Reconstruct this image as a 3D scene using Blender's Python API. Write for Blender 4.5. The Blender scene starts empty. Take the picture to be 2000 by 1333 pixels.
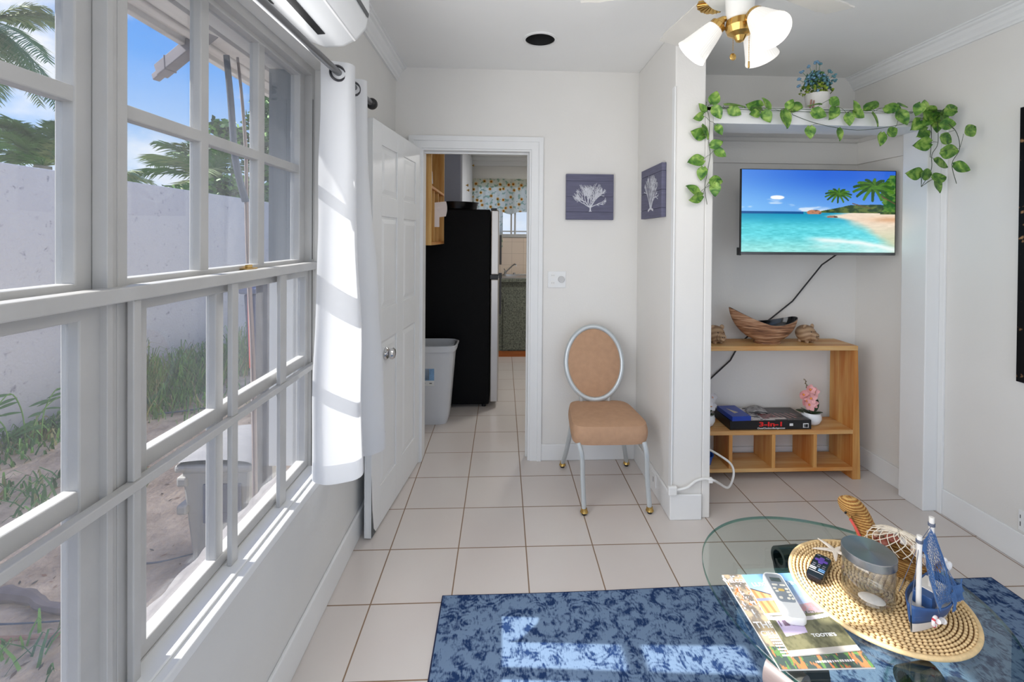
import bpy, math, random
import numpy as np
from mathutils import Vector, Matrix, noise as mnoise

S = bpy.context.scene
COL = S.collection
PI = math.pi
rad = math.radians

# ------------------------------------------------------------------ camera
cam_d = bpy.data.cameras.new('camera')
cam = bpy.data.objects.new('camera', cam_d)
COL.objects.link(cam)
A_ = Vector((0.99895382, -0.0450865, 0.00764621))
B_ = Vector((-0.00728601, 0.00814797, 0.99994026))
C_ = Vector((0.0451461, 0.99894986, -0.00781095))
M = Matrix.Identity(4)
for i in range(3):
    M[i][0] = A_[i]; M[i][1] = B_[i]; M[i][2] = -C_[i]
M[2][3] = 1.42985
cam.matrix_world = M
cam_d.sensor_width = 36.0
cam_d.lens = 888.0 / 2000 * 36
cam_d.shift_x = -22.0 / 2000
cam_d.shift_y = (470.8 - 666.5) / 2000
cam_d.clip_start = 0.02
cam_d.clip_end = 300
S.camera = cam

# ------------------------------------------------------------------ view
S.view_settings.view_transform = 'Standard'
S.view_settings.look = 'None'
S.view_settings.gamma = 1
S.view_settings.exposure = 0.0
S.view_settings.use_curve_mapping = False

# ------------------------------------------------------------------ world sky
W = bpy.data.worlds.new('sky'); S.world = W
W.use_nodes = True
nt = W.node_tree; nt.nodes.clear()
def N(nt, t, **k):
    n = nt.nodes.new(t)
    for a, b in k.items(): setattr(n, a, b)
    return n
out = N(nt, 'ShaderNodeOutputWorld'); bg = N(nt, 'ShaderNodeBackground')
tc = N(nt, 'ShaderNodeTexCoord'); sep = N(nt, 'ShaderNodeSeparateXYZ')
ramp = N(nt, 'ShaderNodeValToRGB')
ramp.color_ramp.elements[0].position = 0.0; ramp.color_ramp.elements[0].color = (0.72, 0.80, 0.92, 1)
ramp.color_ramp.elements[1].position = 0.62; ramp.color_ramp.elements[1].color = (0.035, 0.19, 0.72, 1)
e = ramp.color_ramp.elements.new(0.12); e.color = (0.50, 0.68, 0.92, 1)
e = ramp.color_ramp.elements.new(0.30); e.color = (0.14, 0.40, 0.92, 1)
nt.links.new(tc.outputs['Generated'], sep.inputs[0]); nt.links.new(sep.outputs['Z'], ramp.inputs[0])
mp = N(nt, 'ShaderNodeMapping'); mp.inputs['Scale'].default_value = (1.0, 1.0, 1.7)
nz = N(nt, 'ShaderNodeTexNoise'); nz.inputs['Scale'].default_value = 5.2; nz.inputs['Detail'].default_value = 7; nz.inputs['Roughness'].default_value = 0.52
cr = N(nt, 'ShaderNodeValToRGB'); cr.color_ramp.elements[0].position = 0.52; cr.color_ramp.elements[1].position = 0.66
nt.links.new(tc.outputs['Generated'], mp.inputs[0]); nt.links.new(mp.outputs[0], nz.inputs['Vector']); nt.links.new(nz.outputs[0], cr.inputs[0])
mx = N(nt, 'ShaderNodeMixRGB'); mx.inputs[2].default_value = (0.90, 0.92, 0.96, 1)
nt.links.new(cr.outputs[0], mx.inputs[0]); nt.links.new(ramp.outputs[0], mx.inputs[1]); nt.links.new(mx.outputs[0], bg.inputs[0])
bg.inputs[1].default_value = 1.3
nt.links.new(bg.outputs[0], out.inputs[0])

# ------------------------------------------------------------------ lights
def light(name, kind, loc, energy, color=(1, 1, 1), rot=None, **k):
    d = bpy.data.lights.new(name, kind); d.energy = energy; d.color = color
    for a, b in k.items(): setattr(d, a, b)
    o = bpy.data.objects.new(name, d); COL.objects.link(o); o.location = loc
    if rot is not None: o.rotation_euler = rot
    return o
sun = light('sun', 'SUN', (-6, 1, 6), 12.5, (1.0, 0.96, 0.90), angle=rad(0.55))
sun.rotation_euler = Vector((1.28, -0.092, -1.0)).to_track_quat('-Z', 'Y').to_euler()
# added fill lamp in the unseen rear opening, standing in for daylight
light('rear_fill_light', 'AREA', (0.8, -1.75, 1.30), 6, (1.0, 0.985, 0.965), rot=(rad(112), 0, 0), shape='RECTANGLE', size=2.7, size_y=2.0)
# added area lamp just inside the long side window, boosting its daylight
light('side_window_fill', 'AREA', (-0.655, 0.28, 1.30), 41, (0.995, 0.99, 0.985), rot=(0, rad(-90), 0), shape='RECTANGLE', size=1.45, size_y=2.5)
# added lamp under the unseen kitchen ceiling, brightens the kitchen
light('kitchen_fill_light', 'AREA', (0.75, 4.6, 2.36), 18, (1.0, 0.985, 0.96), rot=(0, 0, 0), shape='DISK', size=0.34)

# ------------------------------------------------------------------ materials
MATS = {}
def newmat(name):
    m = bpy.data.materials.new(name); m.use_nodes = True
    MATS[name] = m
    return m, m.node_tree, m.node_tree.nodes['Principled BSDF']
def lin(c):
    return tuple(((x / 255) / 12.92 if x / 255 <= 0.04045 else ((x / 255 + 0.055) / 1.055) ** 2.4) for x in c) + (1,)
def mat(name, c, rough=0.5, metal=0.0, var=0.0, vscale=8.0, bump=0.0, bscale=60.0, trans=0.0, spec=0.5, stretch=(1, 1, 1), detail=4, emit=None, estr=0):
    """plain procedural material: base colour with optional noise variation and noise bump"""
    m, t, p = newmat(name)
    L = lin(c)
    p.inputs['Base Color'].default_value = L
    p.inputs['Roughness'].default_value = rough
    p.inputs['Metallic'].default_value = metal
    p.inputs['Specular IOR Level'].default_value = spec
    tcn = N(t, 'ShaderNodeTexCoord'); mpn = N(t, 'ShaderNodeMapping'); mpn.inputs['Scale'].default_value = stretch
    t.links.new(tcn.outputs['Object'], mpn.inputs[0])
    nn = N(t, 'ShaderNodeTexNoise'); nn.inputs['Scale'].default_value = vscale; nn.inputs['Detail'].default_value = detail
    t.links.new(mpn.outputs[0], nn.inputs['Vector'])
    r = N(t, 'ShaderNodeValToRGB')
    r.color_ramp.elements[0].position = 0.3; r.color_ramp.elements[1].position = 0.7
    v = max(var, 0.012)
    r.color_ramp.elements[0].color = tuple(max(0, x * (1 - v)) for x in L[:3]) + (1,)
    r.color_ramp.elements[1].color = tuple(min(1, x * (1 + v)) for x in L[:3]) + (1,)
    t.links.new(nn.outputs[0], r.inputs[0]); t.links.new(r.outputs[0], p.inputs['Base Color'])
    if bump:
        n2 = N(t, 'ShaderNodeTexNoise'); n2.inputs['Scale'].default_value = bscale; n2.inputs['Detail'].default_value = 3
        t.links.new(mpn.outputs[0], n2.inputs['Vector'])
        b = N(t, 'ShaderNodeBump'); b.inputs['Strength'].default_value = bump; b.inputs['Distance'].default_value = 0.004
        t.links.new(n2.outputs[0], b.inputs['Height']); t.links.new(b.outputs[0], p.inputs['Normal'])
    if emit is not None:
        p.inputs['Emission Color'].default_value = lin(emit); p.inputs['Emission Strength'].default_value = estr
    return m
def clear(name, tint=(1, 1, 1), amount=0.06, rough=0.02, ior=1.45, dirt=0.0):
    """thin clear glass: transparent with a fresnel reflection, optional soft dirt"""
    m = bpy.data.materials.new(name); m.use_nodes = True; t = m.node_tree; t.nodes.clear()
    o = N(t, 'ShaderNodeOutputMaterial'); tr = N(t, 'ShaderNodeBsdfTransparent'); gl = N(t, 'ShaderNodeBsdfGlossy')
    tr.inputs[0].default_value = tint + (1,); gl.inputs['Roughness'].default_value = rough
    lw = N(t, 'ShaderNodeLayerWeight'); lw.inputs[0].default_value = 0.5
    pw = N(t, 'ShaderNodeMath', operation='POWER'); pw.inputs[1].default_value = 4.0; t.links.new(lw.outputs['Facing'], pw.inputs[0])
    ml = N(t, 'ShaderNodeMath', operation='MULTIPLY_ADD'); ml.inputs[1].default_value = 0.75; ml.inputs[2].default_value = amount
    ml.use_clamp = True
    t.links.new(pw.outputs[0], ml.inputs[0])
    mxs = N(t, 'ShaderNodeMixShader'); t.links.new(ml.outputs[0], mxs.inputs[0]); t.links.new(tr.outputs[0], mxs.inputs[1]); t.links.new(gl.outputs[0], mxs.inputs[2])
    last = mxs
    if dirt:
        tcn = N(t, 'ShaderNodeTexCoord'); n1 = N(t, 'ShaderNodeTexNoise'); n1.inputs['Scale'].default_value = 3.0; n1.inputs['Detail'].default_value = 6
        t.links.new(tcn.outputs['Object'], n1.inputs['Vector'])
        r = N(t, 'ShaderNodeMapRange'); r.inputs[1].default_value = 0.12; r.inputs[2].default_value = 0.75; r.inputs[3].default_value = 0.02; r.inputs[4].default_value = dirt
        t.links.new(n1.outputs[0], r.inputs[0])
        df = N(t, 'ShaderNodeBsdfDiffuse'); df.inputs[0].default_value = (0.7, 0.72, 0.75, 1)
        m2 = N(t, 'ShaderNodeMixShader'); t.links.new(r.outputs[0], m2.inputs[0]); t.links.new(mxs.outputs[0], m2.inputs[1]); t.links.new(df.outputs[0], m2.inputs[2])
        last = m2
    t.links.new(last.outputs[0], o.inputs[0])
    MATS[name] = m
    return m
def wood(name, light_c, dark_c, axis=0, scale=14.0, rough=0.45):
    m, t, p = newmat(name)
    tcn = N(t, 'ShaderNodeTexCoord'); mpn = N(t, 'ShaderNodeMapping')
    s = [1.0, 1.0, 1.0]; s[axis] = 0.07
    mpn.inputs['Scale'].default_value = s
    t.links.new(tcn.outputs['Object'], mpn.inputs[0])
    n1 = N(t, 'ShaderNodeTexNoise'); n1.inputs['Scale'].default_value = scale; n1.inputs['Detail'].default_value = 5; n1.inputs['Distortion'].default_value = 0.6
    n2 = N(t, 'ShaderNodeTexNoise'); n2.inputs['Scale'].default_value = scale * 5; n2.inputs['Detail'].default_value = 2
    t.links.new(mpn.outputs[0], n1.inputs['Vector']); t.links.new(mpn.outputs[0], n2.inputs['Vector'])
    ad = N(t, 'ShaderNodeMath', operation='MULTIPLY_ADD'); ad.inputs[1].default_value = 0.35
    t.links.new(n2.outputs[0], ad.inputs[0]); t.links.new(n1.outputs[0], ad.inputs[2])
    r = N(t, 'ShaderNodeValToRGB'); r.color_ramp.elements[0].position = 0.45; r.color_ramp.elements[1].position = 0.85
    r.color_ramp.elements[0].color = lin(light_c); r.color_ramp.elements[1].color = lin(dark_c)
    t.links.new(ad.outputs[0], r.inputs[0]); t.links.new(r.outputs[0], p.inputs['Base Color'])
    p.inputs['Roughness'].default_value = rough
    return m
def vcol(name, rough=0.4, emit=0.0, spec=0.5):
    m, t, p = newmat(name)
    a = N(t, 'ShaderNodeVertexColor'); a.layer_name = 'Col'
    p.inputs['Roughness'].default_value = rough; p.inputs['Specular IOR Level'].default_value = spec
    if emit:
        t.links.new(a.outputs[0], p.inputs['Emission Color']); p.inputs['Emission Strength'].default_value = emit
        p.inputs['Base Color'].default_value = (0.01, 0.01, 0.01, 1)
    else:
        t.links.new(a.outputs[0], p.inputs['Base Color'])
    return m

wall_m = mat('white wall paint', (228, 226, 222), 0.55, var=0.015, vscale=3, bump=0.12, bscale=90)
lwall_m = mat('grey white wall paint', (222, 221, 218), 0.55, var=0.02, vscale=3, bump=0.12, bscale=90)
ceil_m = mat('ceiling paint', (240, 240, 238), 0.7, var=0.015, vscale=2, bump=0.10, bscale=110)
trim_m = mat('glossy trim paint', (232, 233, 233), 0.35, var=0.015, vscale=5, bump=0.08, bscale=60)
frame_m = mat('window frame paint', (188, 187, 185), 0.38, var=0.05, vscale=9, bump=0.15, bscale=50)
seam_m = mat('seam shadow gap', (110, 108, 104), 0.8)
glass_m = clear('window pane glass', (0.93, 0.94, 0.95), 0.03, dirt=0.11)
pine_x = wood('pine boards along the shelf', (222, 190, 134), (196, 128, 60), 0)
pine_y = wood('pine boards running back', (216, 176, 112), (184, 110, 44), 1)
pine_z = wood('pine upright boards', (214, 168, 100), (182, 106, 40), 2)
kpine_z = wood('knotty pine upright', (222, 184, 116), (186, 128, 56), 2)
black_m = mat('black plastic', (16, 16, 18), 0.35)
steel_m = mat('brushed steel', (176, 174, 172), 0.3, metal=0.9, var=0.04, vscale=20, stretch=(1, 1, 12))
chrome_m = mat('chrome', (210, 210, 212), 0.12, metal=1.0)
brass_m = mat('polished brass', (196, 160, 92), 0.22, metal=0.9, var=0.06, vscale=20)
alu_m = mat('silver painted metal', (196, 202, 204), 0.3, metal=0.35)
white_pl = mat('white plastic', (232, 232, 230), 0.35)

# ------------------------------------------------------------------ mesh builder
WO = {}      # world origin of every object
class MB:
    def __init__(s): s.v = []; s.f = []; s.m = []; s.c = None
    def add(s, vs, fs, m=0):
        o = len(s.v); s.v += [tuple(p) for p in vs]
        for f in fs: s.f.append(tuple(i + o for i in f)); s.m.append(m)
        return o
    def box(s, x0, x1, y0, y1, z0, z1, m=0):
        s.k = getattr(s, 'k', 0) + 1; e = (s.k % 9) * 7e-5
        x0 -= e; x1 += e; y0 -= e; y1 += e; z0 -= (e if z0 > 0.02 else 0); z1 += e
        s.add([(x0, y0, z0), (x1, y0, z0), (x1, y1, z0), (x0, y1, z0), (x0, y0, z1), (x1, y0, z1), (x1, y1, z1), (x0, y1, z1)],
              [(3, 2, 1, 0), (4, 5, 6, 7), (0, 1, 5, 4), (1, 2, 6, 5), (2, 3, 7, 6), (3, 0, 4, 7)], m); return s
    def obox(s, c, size, R=None, m=0):
        st = len(s.v); x, y, z = size[0] / 2, size[1] / 2, size[2] / 2
        s.box(-x, x, -y, y, -z, z, m); s.xf(st, R, c); return s
    def xf(s, st, R, c=(0, 0, 0)):
        c = Vector(c)
        for i in range(st, len(s.v)):
            p = Vector(s.v[i]); p = (R @ p if R is not None else p) + c; s.v[i] = tuple(p)
    def prism(s, poly, d0, d1, axis='z', m=0):
        n = len(poly)
        def P(a, b, d): return (a, b, d) if axis == 'z' else ((a, d, b) if axis == 'y' else (d, a, b))
        vs = [P(a, b, d0) for a, b in poly] + [P(a, b, d1) for a, b in poly]
        s.add(vs, [tuple(range(n))[::-1], tuple(range(n, 2 * n))] + [(i, (i + 1) % n, n + (i + 1) % n, n + i) for i in range(n)], m); return s
    def tube(s, path, r, n=10, m=0, closed=False, flat=1.0):
        P = [Vector(p) for p in path]; k = len(P)
        rs = r if hasattr(r, '__len__') else [r] * k
        up = Vector((0, 0, 1)); prev = None; vs = []
        for i in range(k):
            a = P[(i - 1) % k] if (closed or i > 0) else P[i]; b = P[(i + 1) % k] if (closed or i < k - 1) else P[i]
            t = (b - a)
            t = t.normalized() if t.length > 1e-9 else Vector((0, 0, 1))
            if prev is None:
                u = t.cross(up)
                if u.length < 1e-3: u = t.cross(Vector((1, 0, 0)))
                u.normalize()
            else:
                u = prev - t * prev.dot(t)
                if u.length < 1e-6: u = t.cross(up)
                u.normalize()
            prev = u; w = t.cross(u)
            for j in range(n):
                an = 2 * PI * j / n
                vs.append(P[i] + (u * math.cos(an) + w * math.sin(an) * flat) * rs[i])
        fs = []
        rg = k if closed else k - 1
        for i in range(rg):
            i2 = (i + 1) % k
            for j in range(n):
                j2 = (j + 1) % n; fs.append((i * n + j, i * n + j2, i2 * n + j2, i2 * n + j))
        if not closed:
            fs.append(tuple(range(n))[::-1]); fs.append(tuple((k - 1) * n + j for j in range(n)))
        s.add(vs, fs, m); return s
    def cyl(s, a, b, r, n=16, m=0, r2=None):
        return s.tube([a, b], [r, r if r2 is None else r2], n, m)
    def lathe(s, prof, c=(0, 0, 0), n=24, m=0, R=None, sx=1, sy=1, cap=True):
        st = len(s.v); vs = []
        for r, z in prof:
            for j in range(n):
                a = 2 * PI * j / n; vs.append((r * math.cos(a) * sx, r * math.sin(a) * sy, z))
        k = len(prof); fs = [(i * n + j, i * n + (j + 1) % n, (i + 1) * n + (j + 1) % n, (i + 1) * n + j) for i in range(k - 1) for j in range(n)]
        if cap:
            if prof[0][0] > 1e-6: fs.append(tuple(range(n))[::-1])
            if prof[-1][0] > 1e-6: fs.append(tuple((k - 1) * n + j for j in range(n)))
        s.add(vs, fs, m); s.xf(st, R, c); return s
    def ell(s, c, r, m=0, n=16, k=10, R=None, fn=None):
        st = len(s.v); vs = []
        for i in range(k + 1):
            ph = -PI / 2 + PI * i / k
            for j in range(n):
                a = 2 * PI * j / n; p = Vector((math.cos(ph) * math.cos(a), math.cos(ph) * math.sin(a), math.sin(ph)))
                if fn: p = p * fn(p)
                vs.append((p.x * r[0], p.y * r[1], p.z * r[2]))
        fs = [(i * n + j, i * n + (j + 1) % n, (i + 1) * n + (j + 1) % n, (i + 1) * n + j) for i in range(k) for j in range(n)]
        s.add(vs, fs, m); s.xf(st, R, c); return s
    def grid(s, fn, nu, nv, m=0, cu=False, cv=False):
        vs = [fn(i / (nu if cu else nu - 1), j / (nv if cv else nv - 1)) for i in range(nu) for j in range(nv)]
        fs = []
        for i in range(nu if cu else nu - 1):
            for j in range(nv if cv else nv - 1):
                fs.append((i * nv + j, ((i + 1) % nu) * nv + j, ((i + 1) % nu) * nv + (j + 1) % nv, i * nv + (j + 1) % nv))
        s.add(vs, fs, m); return s
    def quad(s, a, b, c, d, m=0): s.add([a, b, c, d], [(0, 1, 2, 3)], m); return s
    def build(s, name, mats, parent=None, smooth=30, bevel=0, seg=2, origin=None, solid=0):
        me = bpy.data.meshes.new(name)
        if parent is not None: org = WO[parent.name]
        elif origin is not None: org = Vector(origin)
        else:
            xs = np.array(s.v); lo = xs.min(0); hi = xs.max(0); org = Vector(((lo[0] + hi[0]) / 2, (lo[1] + hi[1]) / 2, lo[2]))
        me.from_pydata([(p[0] - org[0], p[1] - org[1], p[2] - org[2]) for p in s.v], [], s.f)
        if not hasattr(mats, '__len__'): mats = [mats]
        for mm in mats: me.materials.append(mm)
        if len(mats) > 1: me.polygons.foreach_set('material_index', s.m)
        me.validate()
        me.update()
        import bmesh
        bm = bmesh.new(); bm.from_mesh(me)
        bmesh.ops.recalc_face_normals(bm, faces=bm.faces[:]) if s.c is None else None
        bm.to_mesh(me); bm.free()
        if s.c is not None:
            ca = me.color_attributes.new('Col', 'FLOAT_COLOR', 'POINT')
            ca.data.foreach_set('color', np.asarray(s.c, dtype=np.float32).ravel())
        if smooth:
            me.shade_smooth(); me.set_sharp_from_angle(angle=rad(smooth))
        o = bpy.data.objects.new(name, me); COL.objects.link(o)
        if parent is not None: o.parent = parent
        else: o.location = org
        WO[o.name] = Vector(org)
        if bevel:
            b = o.modifiers.new('bevel', 'BEVEL'); b.width = bevel; b.segments = seg; b.limit_method = 'ANGLE'; b.angle_limit = rad(40)
        if solid:
            b = o.modifiers.new('solid', 'SOLIDIFY'); b.thickness = solid; b.offset = 0
        return o
def thing(name, label, cat, loc, group=None):
    o = bpy.data.objects.new(name, None); COL.objects.link(o); o.location = loc; o.empty_display_size = 0.05
    WO[o.name] = Vector(loc); return tag(o, label, cat, group)
def tag(o, label, cat, group=None, kind=None):
    if label: o['label'] = label
    if cat: o['category'] = cat
    if group: o['group'] = group
    if kind: o['kind'] = kind
    return o
def struct(name, mb, mats, parent=None, **k):
    o = mb.build(name, mats, parent, origin=(0, 0, 0), **k)
    if parent is None: o['kind'] = 'structure'
    return o
def text(name, body, size, loc, R, m, parent, extrude=0.0004, align='CENTER', sx=1.0, bold=0.0):
    cu = bpy.data.curves.new(name, 'FONT'); cu.body = body; cu.size = size; cu.extrude = extrude; cu.align_x = align; cu.align_y = 'CENTER'; cu.offset = bold; cu.resolution_u = 3
    tmp = bpy.data.objects.new(name + 'tmp', cu); COL.objects.link(tmp)
    bpy.context.view_layer.update()
    me = bpy.data.meshes.new_from_object(tmp.evaluated_get(bpy.context.evaluated_depsgraph_get()))
    bpy.data.objects.remove(tmp); bpy.data.curves.remove(cu)
    org = WO[parent.name]; loc = Vector(loc)
    for v in me.vertices:
        p = Vector((v.co.x * sx, v.co.y, v.co.z)); v.co = R @ p + loc - org
    me.materials.clear(); me.materials.append(m)
    o = bpy.data.objects.new(name, me); COL.objects.link(o); o.parent = parent; WO[o.name] = Vector(org)
    return o
def Rz(a): return Matrix.Rotation(a, 3, 'Z')
def Rx(a): return Matrix.Rotation(a, 3, 'X')
def Ry(a): return Matrix.Rotation(a, 3, 'Y')
def frame(x, z):
    """rotation whose local x / z axes point to the given directions"""
    x = Vector(x).normalized(); z = Vector(z); z = (z - x * z.dot(x)).normalized(); y = z.cross(x)
    R = Matrix.Identity(3)
    for i in range(3): R[i][0] = x[i]; R[i][1] = y[i]; R[i][2] = z[i]
    return R
R_FRONT = frame((1, 0, 0), (0, -1, 0))        # text facing -Y (towards the camera)

# ================================================================== SETTING
XL, XR, YB, ZC = -0.68, 2.31, 2.90, 2.495
# floor -----------------------------------------------------------
fm, t, p = newmat('square ceramic floor tiles')
tcn = N(t, 'ShaderNodeTexCoord'); mpn = N(t, 'ShaderNodeMapping'); mpn.inputs['Location'].default_value = (0.5025 + 3.1, -3.0169 + 6.2, 0)
t.links.new(tcn.outputs['Object'], mpn.inputs[0])
br = N(t, 'ShaderNodeTexBrick'); br.offset = 0.0; br.squash = 1.0
br.inputs['Scale'].default_value = 1.0; br.inputs['Brick Width'].default_value = 0.31; br.inputs['Row Height'].default_value = 0.31
br.inputs['Mortar Size'].default_value = 0.0030; br.inputs['Mortar Smooth'].default_value = 0.25
br.inputs['Color1'].default_value = lin((216, 209, 204)); br.inputs['Color2'].default_value = lin((212, 206, 202)); br.inputs['Mortar'].default_value = lin((140, 116, 94))
t.links.new(mpn.outputs[0], br.inputs['Vector'])
n1 = N(t, 'ShaderNodeTexNoise'); n1.inputs['Scale'].default_value = 2.6; n1.inputs['Detail'].default_value = 5
t.links.new(tcn.outputs['Object'], n1.inputs['Vector'])
r1 = N(t, 'ShaderNodeValToRGB'); r1.color_ramp.elements[0].position = 0.35; r1.color_ramp.elements[1].position = 0.7
r1.color_ramp.elements[0].color = (0.98, 0.955, 0.945, 1); r1.color_ramp.elements[1].color = (1, 1, 0.99, 1)
t.links.new(n1.outputs[0], r1.inputs[0])
mu = N(t, 'ShaderNodeMixRGB', blend_type='MULTIPLY'); mu.inputs[0].default_value = 1
t.links.new(br.outputs[0], mu.inputs[1]); t.links.new(r1.outputs[0], mu.inputs[2]); t.links.new(mu.outputs[0], p.inputs['Base Color'])
bb = N(t, 'ShaderNodeBump'); bb.inputs['Strength'].default_value = 0.5; bb.inputs['Distance'].default_value = 0.002; bb.invert = True
t.links.new(br.outputs['Fac'], bb.inputs['Height']); t.links.new(bb.outputs[0], p.inputs['Normal'])
mr = N(t, 'ShaderNodeMapRange'); mr.inputs[3].default_value = 0.22; mr.inputs[4].default_value = 0.7
t.links.new(br.outputs['Fac'], mr.inputs[0]); t.links.new(mr.outputs[0], p.inputs['Roughness'])
struct('floor', MB().box(-0.90, 2.5, -2.1, 6.15, -0.12, 0.0), fm, smooth=0)

# ceiling with a round cut for the empty can light -----------------
HX, HY, HR = 0.193, 2.446, 0.080
mb = MB()
n = 32
ring = [(HX + HR * math.cos(2 * PI * i / n), HY + HR * math.sin(2 * PI * i / n)) for i in range(n)]
sqr = []
for i in range(n):
    a = 2 * PI * i / n; c, s_ = math.cos(a), math.sin(a); k = 0.2 / max(abs(c), abs(s_)); sqr.append((HX + c * k, HY + s_ * k))
mb.add([(x, y, ZC) for x, y in ring] + [(x, y, ZC) for x, y in sqr], [(i, (i + 1) % n, n + (i + 1) % n, n + i) for i in range(n)])
mb.box(-0.90, HX - 0.2, -2.1, 3.0, ZC, ZC + 0.1); mb.box(HX + 0.2, 2.5, -2.1, 3.0, ZC, ZC + 0.1)
mb.box(HX - 0.2, HX + 0.2, -2.1, HY - 0.2, ZC, ZC + 0.1); mb.box(HX - 0.2, HX + 0.2, HY + 0.2, 3.0, ZC, ZC + 0.1)
mb.box(HX - 0.2, HX + 0.2, HY - 0.2, HY + 0.2, ZC + 0.14, ZC + 0.16)
struct('ceiling', mb, ceil_m, smooth=0)
struct('ceiling_kitchen', MB().box(-0.90, 2.5, 3.0, 6.15, 2.47, 2.59), ceil_m, smooth=0)

# left wall with the wide window opening (two bays) ----------------
WY0, WY1, WZ0, WZ1 = -1.0, 1.80, 0.535, 2.072
mb = MB()
mb.box(-0.90, XL, -2.1, 3.0, -0.12, 0.44); mb.box(-0.80, XL, -2.1, 3.0, 0.44, WZ0); mb.box(-0.90, XL, -2.1, 3.0, WZ1, ZC + 0.1)
mb.box(-0.90, XL, WY1, 3.0, WZ0, WZ1); mb.box(-0.90, XL, -2.1, WY0, WZ0, WZ1)
struct('wall_left', mb, lwall_m, smooth=0)
# back wall with doorway
DX0, DX1, DZ = -0.516, 0.179, 1.988
mb = MB()
mb.box(XL, DX0, YB, 3.0, 0, ZC + .05); mb.box(DX1, 0.868, YB, 3.0, 0, ZC + .05); mb.box(DX0, DX1, YB, 3.0, DZ, ZC + .05)
mb.box(0.868, 2.5, YB, 3.0, 0, ZC + .05)
struct('wall_back', mb, wall_m, smooth=0)
# projecting pier between door corner and the niche
mb = MB(); mb.box(0.868, 1.026, 2.27, YB, 0, ZC); mb.box(1.026, 1.068, 2.27, 2.84, 0, 2.105)
struct('wall_pier', mb, wall_m, smooth=0, bevel=0.006)
struct('wall_right', MB().box(XR, 2.5, -2.1, 3.0, -0.02, ZC + .05), wall_m, smooth=0)
# unseen rear wall, its wide opening made up to let daylight in
mb = MB(); mb.box(-0.9, 2.5, -2.2, -2.1, 2.3, ZC + .1); mb.box(-0.9, -0.6, -2.2, -2.1, 0, 2.3); mb.box(2.2, 2.5, -2.2, -2.1, 0, 2.3)
struct('wall_rear', mb, wall_m, smooth=0)
# kitchen walls
mb = MB(); mb.box(-0.90, -0.80, 3.0, 6.15, 0, 2.47); struct('wall_kitchen_left', mb, wall_m, smooth=0)
mb = MB(); mb.box(1.7, 1.8, 3.0, 6.15, 0, 2.47); struct('wall_kitchen_right', mb, wall_m, smooth=0)
KX0, KX1, KZ0, KZ1 = -0.38, 0.62, 1.46, 2.16
mb = MB()
mb.box(-0.80, KX0, 6.0, 6.12, 0, 2.47); mb.box(KX1, 1.7, 6.0, 6.12, 0, 2.47); mb.box(KX0, KX1, 6.0, 6.12, 0, KZ0); mb.box(KX0, KX1, 6.0, 6.12, KZ1, 2.47)
struct('wall_kitchen_back', mb, wall_m, smooth=0)
# beige backsplash tiles
m_, t, p = newmat('beige backsplash tiles')
tcn = N(t, 'ShaderNodeTexCoord'); mpn = N(t, 'ShaderNodeMapping'); mpn.inputs['Rotation'].default_value = (rad(90), 0, 0); mpn.inputs['Location'].default_value = (0.03, 0, 0.0)
br = N(t, 'ShaderNodeTexBrick'); br.offset = 0; br.inputs['Scale'].default_value = 1; br.inputs['Brick Width'].default_value = 0.152; br.inputs['Row Height'].default_value = 0.152; br.inputs['Mortar Size'].default_value = 0.0022
br.inputs['Color1'].default_value = lin((226, 208, 190)); br.inputs['Color2'].default_value = lin((222, 203, 186)); br.inputs['Mortar'].default_value = lin((196, 178, 160))
t.links.new(tcn.outputs['Object'], mpn.inputs[0]); t.links.new(mpn.outputs[0], br.inputs['Vector']); t.links.new(br.outputs[0], p.inputs['Base Color']); p.inputs['Roughness'].default_value = 0.2
struct('trim_1', MB().box(-0.80, 1.7, 5.99, 6.0, 0.93, 1.42), m_, smooth=0)
# niche lining: inner back wall, right side lining, header and shelf
mb = MB(); mb.box(1.068, 2.31, 2.84, YB, 0, 2.08); mb.box(2.285, 2.31, 2.44, 2.84, 0, 2.08)
struct('wall_niche', mb, wall_m, smooth=0)
mb = MB(); mb.box(1.068, 2.285, 2.82, 2.84, 1.913, 2.05); mb.box(2.265, 2.285, 2.47, 2.82, 1.913, 2.05)
struct('trim_2', mb, wall_m, smooth=0, bevel=0.002)
mb = MB(); mb.box(1.068, 2.224, 2.27, 2.47, 2.018, 2.08); mb.box(1.026, 2.31, 2.27, YB, 2.08, 2.105)
struct('trim_3', mb, trim_m, smooth=0, bevel=0.003)
# flat casing at the right side of the niche
mb = MB(); mb.box(2.224, 2.31, 2.29, 2.44, 0, 2.105)
struct('trim_4', mb, trim_m, smooth=0, bevel=0.004)
struct('trim_5', MB().box(2.2965, 2.31, 2.262, 2.29, 0, 2.105), trim_m, smooth=0, bevel=0.003)
# vertical board seams
mb = MB(); mb.box(0.8665, 0.868, 2.30, 2.306, 0.14, ZC)
struct('trim_6', MB().box(0.862, 0.870, 2.262, 2.30, 0.0, 2.2), trim_m, smooth=0, bevel=0.003)

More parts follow.
